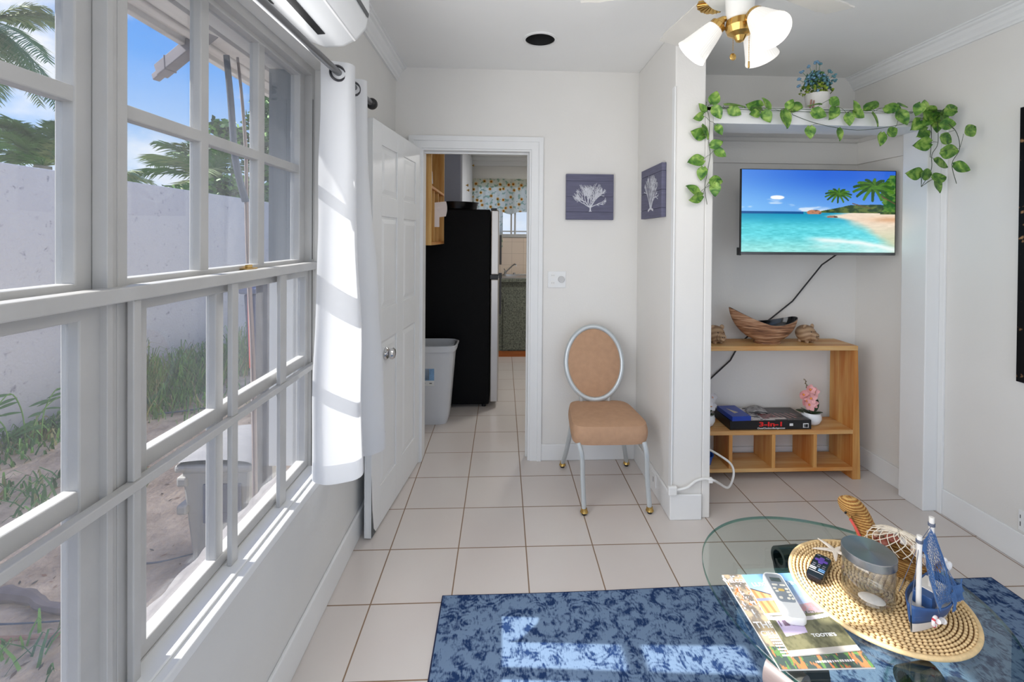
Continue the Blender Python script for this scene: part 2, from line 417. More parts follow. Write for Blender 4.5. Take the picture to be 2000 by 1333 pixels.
# crown mouldings ---------------------------------------------------
def crown(name, side, y0, y1):
    w, h = 0.068, 0.085
    prof = [(0, 0), (0.012, 0), (0.014, 0.010), (0.022, 0.016), (0.026, 0.030), (0.038, 0.044), (0.044, 0.060), (0.056, 0.066), (0.058, 0.076), (w, 0.078), (w, h), (0, h)]
    pts = [((XL + a) if side < 0 else (XR - a), ZC - h + b) for a, b in prof]
    mb = MB()
    n = len(pts); vs = [(a, y0, b) for a, b in pts] + [(a, y1, b) for a, b in pts]
    mb.add(vs, [tuple(range(n)), tuple(range(n, 2 * n))[::-1]] + [(i, n + i, n + (i + 1) % n, (i + 1) % n) for i in range(n)])
    struct(name, mb, trim_m, smooth=0)
crown('trim_7', -1, -2.1, YB); crown('trim_8', 1, -2.1, YB)
mb = MB(); mb.box(-0.80, 1.7, 5.93, 6.0, 2.36, 2.47); mb.box(-0.80, 1.7, 5.90, 5.93, 2.42, 2.47)
struct('trim_9', mb, trim_m, smooth=0, bevel=0.004)

# baseboards --------------------------------------------------------
def bb_prof(mb, x0, x1, y0, y1, h=0.12):
    mb.box(x0, x1, y0, y1, 0, h)
struct('baseboard_left', MB().box(XL, XL + 0.014, -2.1, YB, 0, 0.125), trim_m, smooth=0, bevel=0.005)
mb = MB(); mb.box(0.254, 0.868, YB - 0.013, YB, 0, 0.105); struct('baseboard_back', mb, trim_m, smooth=0, bevel=0.005)
mb = MB(); mb.box(0.855, 0.868, 2.262, YB - .013, 0, 0.13); mb.box(0.855, 1.02, 2.254, 2.268, 0, 0.13)
struct('baseboard_pier', mb, trim_m, smooth=0, bevel=0.005)
struct('baseboard_right', MB().box(XR - 0.012, XR, -2.1, 2.262, 0, 0.135), trim_m, smooth=0, bevel=0.005)
mb = MB(); mb.box(1.068, 2.285, 2.827, 2.84, 0, 0.10); mb.box(2.273, 2.285, 2.44, 2.827, 0, 0.12); struct('baseboard_niche', mb, trim_m, smooth=0, bevel=0.004)

# door casing + jamb ------------------------------------------------
mb = MB()
for k, (a, b, d) in enumerate(((0.0, 0.078, 0.012), (0.048, 0.078, 0.020))):
    mb.box(DX1 + a, DX1 + b - 0.003 * k, YB - d, YB, 0, DZ + b); mb.box(DX0 - b, DX0 - a, YB - d, YB, 0, DZ + b)
    mb.box(DX0 - b, DX1 + b - 0.003 * k, YB - d, YB, DZ + a, DZ + b)
mb.box(DX1 - 0.012, DX1, YB - 0.004, 3.004, 0, DZ); mb.box(DX0, DX0 + 0.012, YB - 0.004, 3.004, 0, DZ); mb.box(DX0, DX1, YB - 0.004, 3.004, DZ - 0.012, DZ)
mb.box(DX1 - 0.024, DX1 - 0.012, 2.945, 2.965, 0, DZ - 0.012); mb.box(DX0, DX1, 2.945, 2.965, DZ - 0.024, DZ - 0.012)
struct('trim_10', mb, trim_m, smooth=0, bevel=0.002)

# six panel door, open ---------------------------------------------
Hh = Vector((-0.520, 2.893, 0.008)); F_ = Vector((-0.607, 2.152, 0.008))
dirx = (F_ - Hh); Ld = dirx.length; RD = frame(dirx, (0, 0, 1))     # local x along leaf, z up; local y points room side
side = -1 if (RD @ Vector((0, 1, 0))).x < 0 else 1
def door_local(mb, st): mb.xf(st, RD, Hh)
mb = MB(); T_ = 0.034; HD = 1.975
yS = (0.0, -T_ * 1.0)      # visible face at local y=0 side (room side +X)
def L(x0, x1, y0, y1, z0, z1):
    mb.box(x0, x1, y0, y1, z0, z1)
sgn = 1 if (RD @ Vector((0, 1, 0))).x > 0 else -1
def Y(a): return a * sgn
def bxl(x0, x1, ya, yb, z0, z1):
    y0, y1 = sorted((Y(ya), Y(yb))); mb.box(x0, x1, y0, y1, z0, z1)
bxl(0, Ld, -T_ + 0.006, -0.006, 0, HD)
cols = [(0.095, 0.315), (0.415, 0.635)]; cols = [(a * Ld / 0.745, b * Ld / 0.745) for a, b in cols]
rows = [(0.20, 0.88), (1.02, 1.56), (1.68, 1.90)]
rows = [(0.19, 0.90), (1.06, 1.52), (1.62, 1.87)]
for ya, yb in ((-0.006, 0.0), (-T_, -T_ + 0.006)):
    xs = [0, cols[0][0], cols[0][1], cols[1][0], cols[1][1], Ld]
    for i in (0, 2, 4): bxl(xs[i], xs[i + 1], ya, yb, 0, HD)
    zs = [0, rows[0][0], rows[0][1], rows[1][0], rows[1][1], rows[2][0], rows[2][1], HD]
    for c in cols:
        for i in (0, 2, 4, 6): bxl(c[0], c[1], ya, yb, zs[i], zs[i + 1])
for c in cols:
    for r in rows:
        a, b, cc, d = c[0], c[1], r[0], r[1]; i1, i2 = 0.012, 0.035
        for s0, s1 in ((-0.006, -0.001), (-T_ + 0.006, -T_ + 0.001)):
            st = mb.add([(a + i1, Y(s0), cc + i1), (b - i1, Y(s0), cc + i1), (b - i1, Y(s0), d - i1), (a + i1, Y(s0), d - i1),
                         (a + i2, Y(s1), cc + i2), (b - i2, Y(s1), cc + i2), (b - i2, Y(s1), d - i2), (a + i2, Y(s1), d - i2)],
                        [(0, 1, 5, 4), (1, 2, 6, 5), (2, 3, 7, 6), (3, 0, 4, 7), (4, 5, 6, 7)])
mb.xf(0, RD, Hh)
door = struct('door_1', mb, trim_m, smooth=0, bevel=0.002)
mb = MB(); nrm = (RD @ Vector((0, Y(1.0), 0))).normalized(); kx = Ld - 0.065 - 0.19 * 0
kp = Hh + dirx.normalized() * (Ld - 0.07) + Vector((0, 0, 0.845))
kp = Vector((-0.586, 2.36, 0.845)); kp = Hh + dirx.normalized() * 0.575 + Vector((0, 0, 0.83))
RK = frame(dirx, nrm)
mb.lathe([(0.0, -0.002), (0.032, 0.0), (0.032, 0.006), (0.026, 0.012), (0.012, 0.010), (0.011, 0.016), (0.022, 0.020), (0.029, 0.030), (0.029, 0.038), (0.023, 0.046), (0.012, 0.050), (0, 0.051)], kp, 24, R=RK)
mb.box(0, 0, 0, 0, 0, 0) if False else None
k = mb.build('door_knob', chrome_m, door); k['label'] = 'chrome round door knob'
# damaged dark edge strip at the bottom of the leaf
mb = MB()
b0 = F_ + nrm * 0.0008
mb.add([b0 + Vector((0, 0, 0.0)) - dirx.normalized() * 0.0, b0 - dirx.normalized() * 0.055, b0 - dirx.normalized() * 0.030 + Vector((0, 0, 0.03)), b0 - dirx.normalized() * 0.012 + Vector((0, 0, 0.13)), b0 + Vector((0, 0, 0.30))], [(0, 1, 2, 3, 4)])
k = mb.build('chipped_veneer', mat('bare dark core', (96, 98, 98), 0.9, var=0.3, vscale=60), door, smooth=0)

# ================================================================== WINDOW
win = bpy.data.objects.new('window_1', None); COL.objects.link(win); win['kind'] = 'structure'; WO['window_1'] = Vector((0, 0, 0))
mb = MB()
mb.box(-0.80, -0.73, WY1 - 0.025, WY1, WZ0, WZ1); mb.box(-0.80, -0.73, WY0, WY0 + 0.025, WZ0, WZ1)
mb.box(-0.80, -0.73, WY0, WY1, WZ1 - 0.030, WZ1); mb.box(-0.80, -0.74, WY0, WY1, WZ0 - 0.0, WZ0 + 0.012)
mb.box(-0.797, -0.735, 0.880, 0.925, WZ0, WZ1)             # mullion between bays
mb.box(-0.755, -0.728, 0.872, 0.884, WZ0, WZ1)             # moulded stop
mb.box(-0.735, -0.7335, 0.9005, 0.9045, WZ0, WZ1)
mb.box(-0.797, -0.735, -0.06, -0.015, WZ0, WZ1)
mb.build('window_frame', frame_m, win, smooth=0, bevel=0.003)
# vertical track groove at far jamb + head screws
mb = MB(); mb.box(-0.7285, -0.7265, 1.7735, 1.776, 1.34, 1.95); mb.box(-0.73, -0.7265, WY1 - 0.0252, WY1 - 0.0245, WZ0, 1.30)
mb.build('sash_track', seam_m, win, smooth=0)
def sash(name, x0, x1, y0, y1, z0, z1, yst, ym, zm, st_l, st_r, rail_b, rail_t, mw=0.0):
    f = MB()
    f.box(x0, x1, y0, y0 + st_l, z0, z1); f.box(x0, x1, y1 - st_r, y1, z0, z1)
    f.box(x0, x1, y0, y1, z0, z0 + rail_b); f.box(x0, x1, y0, y1, z1 - rail_t, z1)
    for a, b in ym: f.box(x0 + 0.004, x1 - 0.003, a, b, z0, z1)
    for a, b in zm: f.box(x0 + 0.004, x1 - 0.003, y0, y1, a, b)
    o = f.build(name, frame_m, win, smooth=0, bevel=0.003)
    g = MB(); xm = (x0 + x1) / 2 - 0.004; g.box(xm - 0.0015, xm + 0.0015, y0 + st_l - 0.004, y1 - st_r + 0.004, z0 + rail_b - .004, z1 - rail_t + .004)
    g.build('glass_pane', glass_m, o, smooth=0)
    return o
sash('upper_sash', -0.792, -0.757, 0.925, 1.775, 1.315, 2.05, 0, [(1.180, 1.212), (1.450, 1.487)], [(1.664, 1.692)], 0.026, 0.044, 0.026, 0.022)
sash('lower_sash', -0.775, -0.742, 0.925, 1.775, 0.548, 1.302, 0, [(1.218, 1.250)], [(0.940, 0.976)], 0.060, 0.026, 0.030, 0.026)
sash('upper_sash', -0.792, -0.757, -0.015, 0.880, 1.315, 2.05, 0, [(0.27, 0.302), (0.555, 0.590)], [(1.664, 1.692)], 0.030, 0.040, 0.026, 0.022)
sash('lower_sash', -0.775, -0.742, -0.015, 0.880, 0.548, 1.302, 0, [(0.27, 0.302), (0.555, 0.590)], [(0.940, 0.976)], 0.050, 0.048, 0.030, 0.026)
sash('upper_sash', -0.792, -0.757, -0.975, -0.06, 1.315, 2.05, 0, [(-0.66, -0.63), (-0.36, -0.33)], [(1.664, 1.692)], 0.030, 0.040, 0.026, 0.022)
sash('lower_sash', -0.775, -0.742, -0.975, -0.06, 0.548, 1.302, 0, [(-0.66, -0.63), (-0.36, -0.33)], [(0.940, 0.976)], 0.050, 0.048, 0.030, 0.026)
mb = MB(); mb.box(-0.742, -0.706, WY0, WY1 - 0.002, 1.302, 1.330)
mb.build('meeting_rail', frame_m, win, smooth=0, bevel=0.003)
mb = MB(); mb.box(-0.80, -0.668, WY0, WY1, 0.512, 0.5385); mb.box(-0.80, -0.690, WY0, WY1, 0.5385, 0.545)
mb.build('window_sill', trim_m, win, smooth=0, bevel=0.005)
mb = MB(); mb.box(-0.757, -0.735, 1.345, 1.40, 1.330, 1.334); mb.box(-0.75, -0.742, 1.36, 1.385, 1.334, 1.343)
mb.build('sash_lock', brass_m, win, smooth=0, bevel=0.001)
mb = MB()
mb.grid(lambda u, v: (-0.80 - 0.072 * v - (0.014 * mnoise.noise(Vector((u * 45, v * 2, 0))) if v > 0.9 else 0), WY0 + (WY1 - WY0) * u, 0.508 - 0.01 * v), 220, 5)
mb.build('outer_ledge', mat('rough painted ledge', (128, 124, 124), 0.9, var=0.12, vscale=30, bump=0.4, bscale=70), win, smooth=0, solid=0.012)
# security grille in front of the lower sashes
gr = thing('window_grille', 'white flat-bar security grille across the lower window, behind the meeting rail', 'grille', (-0.72, 1.1, 0.545))
mb = MB(); mb.box(-0.731, -0.711, WY0 + 0.02, 1.775, 0.926, 0.945); mb.build('horizontal_bar', frame_m, gr, smooth=0, bevel=0.002)
for a, b in ((0.917, 0.936), (1.240, 1.268), (1.503, 1.545), (0.56, 0.58), (0.20, 0.22)):
    mb = MB(); mb.box(-0.729, -0.716, a, b, 0.5452, 0.926); mb.box(-0.729, -0.716, a, b, 0.945, 1.3015)
    mb.build('vertical_bar', frame_m, gr, smooth=0, bevel=0.002)

# kitchen window
kw = bpy.data.objects.new('window_2', None); COL.objects.link(kw); kw['kind'] = 'structure'; WO['window_2'] = Vector((0, 0, 0))
mb = MB()
mb.box(KX0, KX1, 5.98, 6.05, KZ0 - 0.03, KZ0 + 0.012); mb.box(KX0, KX1, 6.0, 6.05, KZ1 - 0.03, KZ1)
for x in (KX0, KX1 - 0.03): mb.box(x, x + 0.03, 6.0, 6.05, KZ0, KZ1)
for x in (0.10, 0.15, 0.35): mb.box(x, x + 0.022, 6.0, 6.045, KZ0, KZ1)
mb.box(KX0, KX1, 6.01, 6.04, 1.50, 1.515)
mb.build('window_frame', frame_m, kw, smooth=0, bevel=0.003)
mb = MB(); mb.box(KX0, KX1, 6.045, 6.047, KZ0, KZ1); mb.build('glass_pane', glass_m, kw, smooth=0)

# ================================================================== ROOM THINGS
# recessed ceiling can ------------------------------------------------
rc = thing('recessed_ceiling_light', 'round unlit recessed ceiling light with dark open can and thin white ring', 'light', (HX, HY, ZC - 0.005))
mb = MB(); mb.lathe([(0.079, 0.0), (0.092, 0.0), (0.094, 0.004), (0.094, 0.0055), (0.079, 0.0055), (0.079, 0)], (HX, HY, ZC - 0.0055), 40, cap=False); mb.build('trim_ring', white_pl, rc)
dk = mat('dark can interior', (34, 34, 35), 0.8)
mb = MB(); mb.lathe([(0.079, 0.0), (0.079, 0.10), (0.0, 0.10)], (HX, HY, ZC), 40, cap=False); mb.build('can', dk, rc)

# air conditioner -----------------------------------------------------
ac = thing('air_conditioner', 'white wall-mounted split air conditioner with open dark louvre slot above the window', 'air conditioner', (-0.57, 1.18, 2.06))
acm = mat('glossy white casing', (236, 238, 239), 0.22)
prof = [(-0.68, 2.115), (-0.66, 2.082), (-0.60, 2.062), (-0.54, 2.068), (-0.495, 2.092), (-0.463, 2.13), (-0.452, 2.18), (-0.452, 2.32), (-0.47, 2.345), (-0.68, 2.345)]
mb = MB()
def acs(y, sc):
    cx, cz = -0.60, 2.20
    return [((cx + (x - cx) * sc if x > -0.679 else x), y, cz + (z - cz) * sc) for x, z in prof]
ys = [(0.78, 1.0), (1.545, 1.0), (1.568, 0.975), (1.580, 0.91)]
n = len(prof); vs = []
for y, sc in ys: vs += acs(y, sc)
fs = [(k * n + i, k * n + (i + 1) % n, (k + 1) * n + (i + 1) % n, (k + 1) * n + i) for k in range(len(ys) - 1) for i in range(n)] + [tuple(range(n)), tuple((len(ys) - 1) * n + i for i in range(n))]
mb.add(vs, fs); mb.build('casing', acm, ac, smooth=60, bevel=0.012, seg=3)
def on_prof(t0, t1, y0, y1, d=0.0012):
    # strip laid on the underside between two profile parameters
    P0 = Vector((t0[0], 0, t0[1])); P1 = Vector((t1[0], 0, t1[1])); nrm_ = Vector((P1 - P0)).cross(Vector((0, 1, 0))).normalized()
    if nrm_.z > 0: nrm_ = -nrm_
    P0 = P0 + nrm_ * d; P1 = P1 + nrm_ * d
    m_ = MB(); m_.quad((P0.x, y0, P0.z), (P1.x, y0, P1.z), (P1.x, y1, P1.z), (P0.x, y1, P0.z)); return m_
on_prof((-0.585, 2.0636), (-0.562, 2.066), 0.82, 1.46).build('louvre_slot', black_m, ac, smooth=0, solid=0.002)
on_prof((-0.505, 2.0865), (-0.500, 2.0893), 0.80, 1.56).build('front_seam', mat('bright lip', (250, 250, 250), 0.3), ac, smooth=0, solid=0.001)
on_prof((-0.4555, 2.158), (-0.4535, 2.172), 0.80, 1.545).build('air_inlet', mat('grey slot', (90, 92, 94), 0.5), ac, smooth=0, solid=0.002)
on_prof((-0.655, 2.0800), (-0.640, 2.0748), 0.82, 1.30).build('rear_slot', black_m, ac, smooth=0, solid=0.002)

# curtain rod -----------------------------------------------------------
rod = thing('curtain_rod', 'grey metal curtain rod with black ball end above the window', 'curtain rod', (-0.60, 1.6, 2.0))
mb = MB(); mb.tube([(-0.60, -0.9, 1.985), (-0.60, 1.1, 2.007), (-0.60, 2.085, 2.032)], 0.0125, 16); mb.build('pole', mat('gun metal rod', (120, 121, 124), 0.28, metal=0.75), rod)
mb = MB(); mb.ell((-0.60, 2.105, 2.033), (0.026, 0.028, 0.026)); mb.build('finial', black_m, rod)
mb = MB(); mb.cyl((-0.68, 2.03, 2.045), (-0.60, 2.03, 2.045), 0.006); mb.cyl((-0.68, 2.03, 2.045), (-0.674, 2.03, 2.045), 0.022); mb.build('bracket', black_m, rod)

# curtain ---------------------------------------------------------------
cm, t, p = newmat('white curtain cloth')
p.inputs['Base Color'].default_value = lin((238, 239, 241)); p.inputs['Roughness'].default_value = 0.75; p.inputs['Sheen Weight'].default_value = 0.1
tl = N(t, 'ShaderNodeBsdfTranslucent'); tl.inputs[0].default_value = (0.85, 0.86, 0.88, 1); ms = N(t, 'ShaderNodeMixShader'); ms.inputs[0].default_value = 0.3
om = t.nodes['Material Output']; t.links.new(p.outputs[0], ms.inputs[1]); t.links.new(tl.outputs[0], ms.inputs[2]); t.links.new(ms.outputs[0], om.inputs[0])
nn = N(t, 'ShaderNodeTexNoise'); nn.inputs['Scale'].default_value = 9; tcn = N(t, 'ShaderNodeTexCoord'); t.links.new(tcn.outputs['Object'], nn.inputs['Vector'])
b = N(t, 'ShaderNodeBump'); b.inputs['Strength'].default_value = 0.25; b.inputs['Distance'].default_value = 0.01; t.links.new(nn.outputs[0], b.inputs['Height']); t.links.new(b.outputs[0], p.inputs['Normal'])
top = [(-0.655, 1.662), (-0.640, 1.668), (-0.604, 1.680), (-0.565, 1.695), (-0.555, 1.730), (-0.580, 1.765), (-0.640, 1.790), (-0.648, 1.825), (-0.610, 1.850), (-0.565, 1.870), (-0.560, 1.895), (-0.590, 1.925), (-0.645, 1.950), (-0.645, 1.98), (-0.605, 2.00)]
bot = [(-0.668, 1.636), (-0.660, 1.640), (-0.622, 1.640), (-0.570, 1.672), (-0.525, 1.715), (-0.535, 1.775), (-0.600, 1.805), (-0.645, 1.845), (-0.600, 1.87), (-0.530, 1.89), (-0.490, 1.945), (-0.515, 1.985), (-0.600, 2.00), (-0.650, 2.03), (-0.610, 2.06)]
def cr_(P, u):
    k = u * (len(P) - 1); i = min(int(k), len(P) - 2); f = k - i
    g = lambda j: Vector(P[max(0, min(len(P) - 1, j))])
    a, b, c, d = g(i - 1), g(i), g(i + 1), g(i + 2)
    return 0.5 * ((2 * b) + (-a + c) * f + (2 * a - 5 * b + 4 * c - d) * f * f + (-a + 3 * b - 3 * c + d) * f ** 3)
cz0, cz1 = 2.062, 0.530
def curt(u, v):
    a = cr_(top, u); b = cr_(bot, u); w = v * v * (3 - 2 * v) * 0.7 + 0.3 * v
    q = a * (1 - w) + b * w
    wob = 0.010 * mnoise.noise(Vector((u * 5, v * 4.5, 3.3))) * min(1, v * 4)
    z = cz0 - (cz0 - cz1) * v + (0.035 * (1 - u) * v if u < 0.25 else 0) * (1 - u * 4 if u < .25 else 0)
    return (q.x + wob, q.y + wob * 0.5, z)
mb = MB(); mb.grid(curt, 120, 70)
cu = thing('curtain', 'white grommet curtain panel hanging bunched at the far end of the window', 'curtain', (-0.60, 1.8, 0.53))
mb.build('cloth', cm, cu, smooth=180)
def hem(u, v):
    a = curt(u, 0.955 + 0.045 * v); b = cr_(bot, min(1, u + 0.01)) - cr_(bot, max(0, u - 0.01)); nn_ = Vector((b.y, -b.x, 0)).normalized() * 0.0016
    return (a[0] + nn_.x, a[1] + nn_.y, a[2])
mb = MB(); mb.grid(hem, 120, 3); mb.build('hem', cm, cu, smooth=180)
for (x, y, ang) in ((-0.60, 1.677, 35), (-0.60, 1.776, -20), (-0.60, 1.852, 35), (-0.60, 1.932, -20)):
    R = Rz(rad(ang)) @ Rx(rad(90)); pth = [Vector((x, y, 2.018 + 0.006 * (y - 1.6))) + R @ Vector((0.026 * math.cos(a), 0.026 * math.sin(a), 0)) for a in np.linspace(0, 2 * PI, 25)[:-1]]
    mb = MB(); mb.tube(pth, 0.0045, 8, closed=True)
    mb.build('grommet', MATS.get('dark grommet metal') or mat('dark grommet metal', (70, 70, 74), 0.3, metal=0.8), cu)

# ceiling fan -----------------------------------------------------------
FX, FY = 0.765, 1.45
fan = thing('ceiling_fan', 'white and brass ceiling fan with three lit ribbed glass shades', 'ceiling fan', (FX, FY, 1.92))
fw = mat('fan white enamel', (232, 231, 226), 0.3)
mb = MB(); mb.lathe([(0.0, 2.495), (0.065, 2.495), (0.062, 2.46), (0.03, 2.43), (0.014, 2.42), (0.014, 2.36), (0.05, 2.35), (0.10, 2.335), (0.115, 2.30), (0.115, 2.24), (0.095, 2.215), (0.045, 2.215), (0.042, 2.15), (0.036, 2.142), (0, 2.142)][::-1], (FX, FY, 0), 36)
mb.build('motor_housing', fw, fan)
mb = MB(); mb.lathe([(0, 2.068), (0.012, 2.073), (0.02, 2.088), (0.038, 2.098), (0.046, 2.118), (0.042, 2.14), (0, 2.145)], (FX, FY, 0), 28)
mb.build('light_fitter', brass_m, fan)
shm, t, p = newmat('frosted ribbed glass shade')
p.inputs['Base Color'].default_value = lin((205, 203, 198)); p.inputs['Roughness'].default_value = 0.3
p.inputs['Emission Color'].default_value = (1, 0.97, 0.92, 1); p.inputs['Emission Strength'].default_value = 0.42
bulb_m = mat('lit bulb', (255, 250, 240), 0.3, emit=(255, 250, 240), estr=3.0)
for ang, key, rs_, dz_ in ((-88, 'near', 1.0, 0.022), (158, 'left', 0.72, 0.040), (36, 'right', 0.9, 0.046)):
    a = rad(ang); d = Vector((math.cos(a), math.sin(a), 0)); ax = (d * 0.70 + Vector((0, 0, -0.72))).normalized()
    base = Vector((FX, FY, 2.112 + dz_)) + d * 0.045 * rs_
    elbow = Vector((FX, FY, 2.112 + dz_)) + d * 0.068 * rs_
    nb = elbow + ax * 0.016
    mb = MB(); mb.tube([Vector((FX, FY, 2.120)) + d * 0.03 * rs_, base, elbow, nb], [0.009, 0.009, 0.011, 0.02], 14)
    R = frame(Vector((-d.y, d.x, 0)), ax)
    mb.lathe([(0.020, 0.0), (0.027, 0.004), (0.028, 0.020), (0.024, 0.024)], nb, 20, R=R)
    ar = mb.build('lamp_arm', brass_m, fan)
    sb = nb + ax * 0.014
    prof_ = [(0.0255, 0.0), (0.030, 0.010), (0.036, 0.035), (0.043, 0.068), (0.050, 0.098), (0.054, 0.108), (0.055, 0.112)]
    def shf(u, v, inner=False):
        k_ = v * (len(prof_) - 1); i_ = min(int(k_), len(prof_) - 2); f_ = k_ - i_
        r_ = prof_[i_][0] * (1 - f_) + prof_[i_ + 1][0] * f_; z_ = prof_[i_][1] * (1 - f_) + prof_[i_ + 1][1] * f_
        rb = 0.0006 * math.cos(u * 2 * PI * 36) * (1 if 0.05 < v < 0.93 else 0)
        r_ = r_ + rb - (0.0025 if inner else 0)
        return sb + R @ Vector((r_ * math.cos(u * 2 * PI), r_ * math.sin(u * 2 * PI), z_))
    mb = MB(); mb.grid(lambda u, v: shf(u, v), 144, 14, cu=True); mb.grid(lambda u, v: shf(u, 1 - v, True), 144, 14, cu=True)
    mb.build('glass_shade', shm, fan, smooth=60)
    mb = MB(); mb.lathe([(0.013, 0.0), (0.013, 0.02), (0.026, 0.045), (0.0305, 0.066), (0.026, 0.086), (0.012, 0.096), (0, 0.098)], sb, 20, R=R)
    mb.build('bulb', bulb_m, fan)
    pl = light('fan_bulb_' + key, 'POINT', sb + ax * 0.125, 2.4, (1.0, 0.95, 0.88), shadow_soft_size=0.04)
# blades at rest
bl_m = mat('pale fan blade', (214, 211, 204), 0.35, var=0.05, vscale=6)
for k_ in range(5):
    a = rad(94 + 72 * k_); d = Vector((math.cos(a), math.sin(a), 0)); R = frame(d, Vector((0, 0, 1))) @ Rx(rad(12))
    c = Vector((FX, FY, 2.285))
    out_ = []
    for i in range(13):
        u = i / 12; x = 0.20 + 0.32 * u; w_ = 0.045 + 0.017 * u
        if u > 0.9: w_ *= 0.86
        out_.append((x, w_))
    poly = [(x, -w) for x, w in out_] + [(x, w) for x, w in out_[::-1]]
    mb = MB(); mb.prism(poly, -0.003, 0.003); mb.xf(0, R, c)
    bl = mb.build('fan_blade', bl_m, fan, smooth=0, bevel=0.001)
    # scalloped brass blade iron
    mb = MB(); pr_ = [(0.08, -0.014), (0.14, -0.014)]
    for i in range(15):
        q = -PI / 2 + PI * i / 14; pr_.append((0.175 + 0.055 * math.cos(q) + 0.003 * math.cos(i * PI), 0.050 * math.sin(q)))
    pr_ += [(0.14, 0.014), (0.08, 0.014)]
    mb.prism(pr_, -0.010, -0.004)
    for i in range(9):
        q = -1.2 + 2.4 * i / 8; mb.tube([(0.15, 0, -0.012), (0.175 + 0.05 * math.cos(q), 0.048 * math.sin(q), -0.012)], 0.0022, 6)
    mb.xf(0, R, c); mb.build('blade_iron', brass_m, fan, smooth=0)
# pull chains
for (dx, dy, zt, zb, bead) in ((-0.012, 0.02, 2.10, 2.040, True), (0.020, -0.02, 2.10, 2.000, False)):
    mb = MB()
    k_ = int((zt - zb) / 0.0055)
    for i in range(k_): mb.ell((FX + dx, FY + dy, zt - i * 0.0055), (0.0017, 0.0017, 0.0022), n=6, k=4)
    if bead: mb.ell((FX + dx, FY + dy, zb - 0.010), (0.011, 0.005, 0.012), n=12, k=8)
    else: mb.lathe([(0.0, -0.022), (0.003, -0.02), (0.0026, 0.0), (0, 0.003)], (FX + dx, FY + dy, zb), 10)
    mb.build('pull_chain', brass_m, fan)

# coral plaques -----------------------------------------------------------
navy = mat('slate blue painted planks', (92, 92, 116), 0.6, var=0.14, vscale=5, stretch=(1.5, 1.5, 20), bump=0.1)
navy_g = mat('plank gap', (44, 46, 66), 0.9); coral_m = mat('whitewashed print', (206, 208, 216), 0.7, var=0.08, vscale=60)
def coral(mb, cx, cz, h, w, toP, seed, tall=False):
    nrm_c = (-1, 0, 0) if tall else (0, -1, 0)
    rnd = random.Random(seed); segs = []
    def inside(x, z): return ((x - cx) / (w / 2)) ** 2 + ((z - cz - (0.0 if tall else h * 0.03)) / (h / 2)) ** 2 < 1 + 0.12 * math.sin(math.atan2(z - cz, x - cx) * 9 + seed)
    def branch(x, z, ang, ln, wd, dep):
        if dep == 0: return
        n_ = 3; px, pz = x, z
        for i in range(n_):
            ang += rnd.uniform(-0.16, 0.16); nx = px + math.sin(ang) * ln / n_; nz_ = pz + math.cos(ang) * ln / n_
            if not inside(nx, nz_): return
            segs.append((px, pz, nx, nz_, max(wd, 0.0011))); px, pz = nx, nz_
            if i > 0 and rnd.random() < (0.55 if not tall else 0.3): branch(px, pz, ang + rnd.choice((-1, 1)) * rnd.uniform(0.4, 0.8), ln * 0.62, wd * 0.7, dep - 1)
        for s_ in (-1, 1): branch(px, pz, ang + s_ * rnd.uniform(0.12, 0.34), ln * rnd.uniform(0.7, 0.9), wd * 0.76, dep - 1)
    if not tall:
        z0 = cz - h * 0.5; segs.append((cx, z0 - h * 0.03, cx, z0 + h * 0.10, w * 0.04)); segs.append((cx - w * .04, z0 - h * .03, cx + w * .04, z0 - h * .03, w * .02))
        for a_ in (-1.15, -0.75, -0.38, -0.05, 0.3, 0.66, 1.1): branch(cx, z0 + h * 0.10, a_, h * 0.25, w * 0.022, 5)
    else:
        z0 = cz - h * 0.42
        for a_ in (-0.5, -0.3, -0.1, 0.1, 0.3, 0.5): branch(cx + a_ * 0.02, z0, a_, h * 0.30, w * 0.030, 4)
        for s_ in (-1, 1): segs.append((cx, z0, cx + s_ * w * 0.18, z0 - h * 0.07, w * 0.05))
    for q_i, (x0, z0, x1, z1, wd) in enumerate(segs):
        d = Vector((x1 - x0, z1 - z0)); l_ = d.length
        if l_ < 1e-5: continue
        nx, nz_ = -d.y / l_ * wd / 2, d.x / l_ * wd / 2
        off_ = Vector(nrm_c) * (q_i * 1.2e-6); mb.quad(*[tuple(Vector(toP(*q_)) + off_) for q_ in ((x0 - nx, z0 - nz_), (x1 - nx, z1 - nz_), (x1 + nx, z1 + nz_), (x0 + nx, z0 + nz_))])
pa = thing('wall_plaque', 'square slate blue plank plaque with a broad white sea fan coral', 'wall art', (0.5525, 2.885, 1.545), 'coral plaques')
mb = MB()
for i in range(4): mb.box(0.401, 0.704, 2.873, 2.899, 1.545 + [0, .050, .147, .247][i], 1.545 + [.0485, .1455, .2455, .290][i])
mb.build('planks', navy, pa, smooth=0, bevel=0.001)
MB().box(0.4015, 0.7035, 2.876, 2.899, 1.546, 1.834).build('backing', navy_g, pa, smooth=0)
mb = MB(); coral(mb, 0.555, 1.692, 0.175, 0.215, lambda x, z: (x, 2.8725, z), 5); mb.build('coral_print', coral_m, pa, smooth=0)
pb = thing('wall_plaque', 'slate blue plank plaque with tall upright white coral, on the side of the pier', 'wall art', (0.855, 2.56, 1.545), 'coral plaques')
mb = MB()
for i in range(4): mb.box(0.842, 0.867, 2.385, 2.74, 1.545 + [0, .050, .147, .247][i], 1.545 + [.0485, .1455, .2455, .290][i])
mb.build('planks', navy, pb, smooth=0, bevel=0.002)
MB().box(0.845, 0.867, 2.3855, 2.7395, 1.546, 1.834).build('backing', navy_g, pb, smooth=0)
mb = MB(); coral(mb, 2.56, 1.69, 0.21, 0.26, lambda x, z: (0.8415, x, z), 9, True); mb.build('coral_print', coral_m, pb, smooth=0)

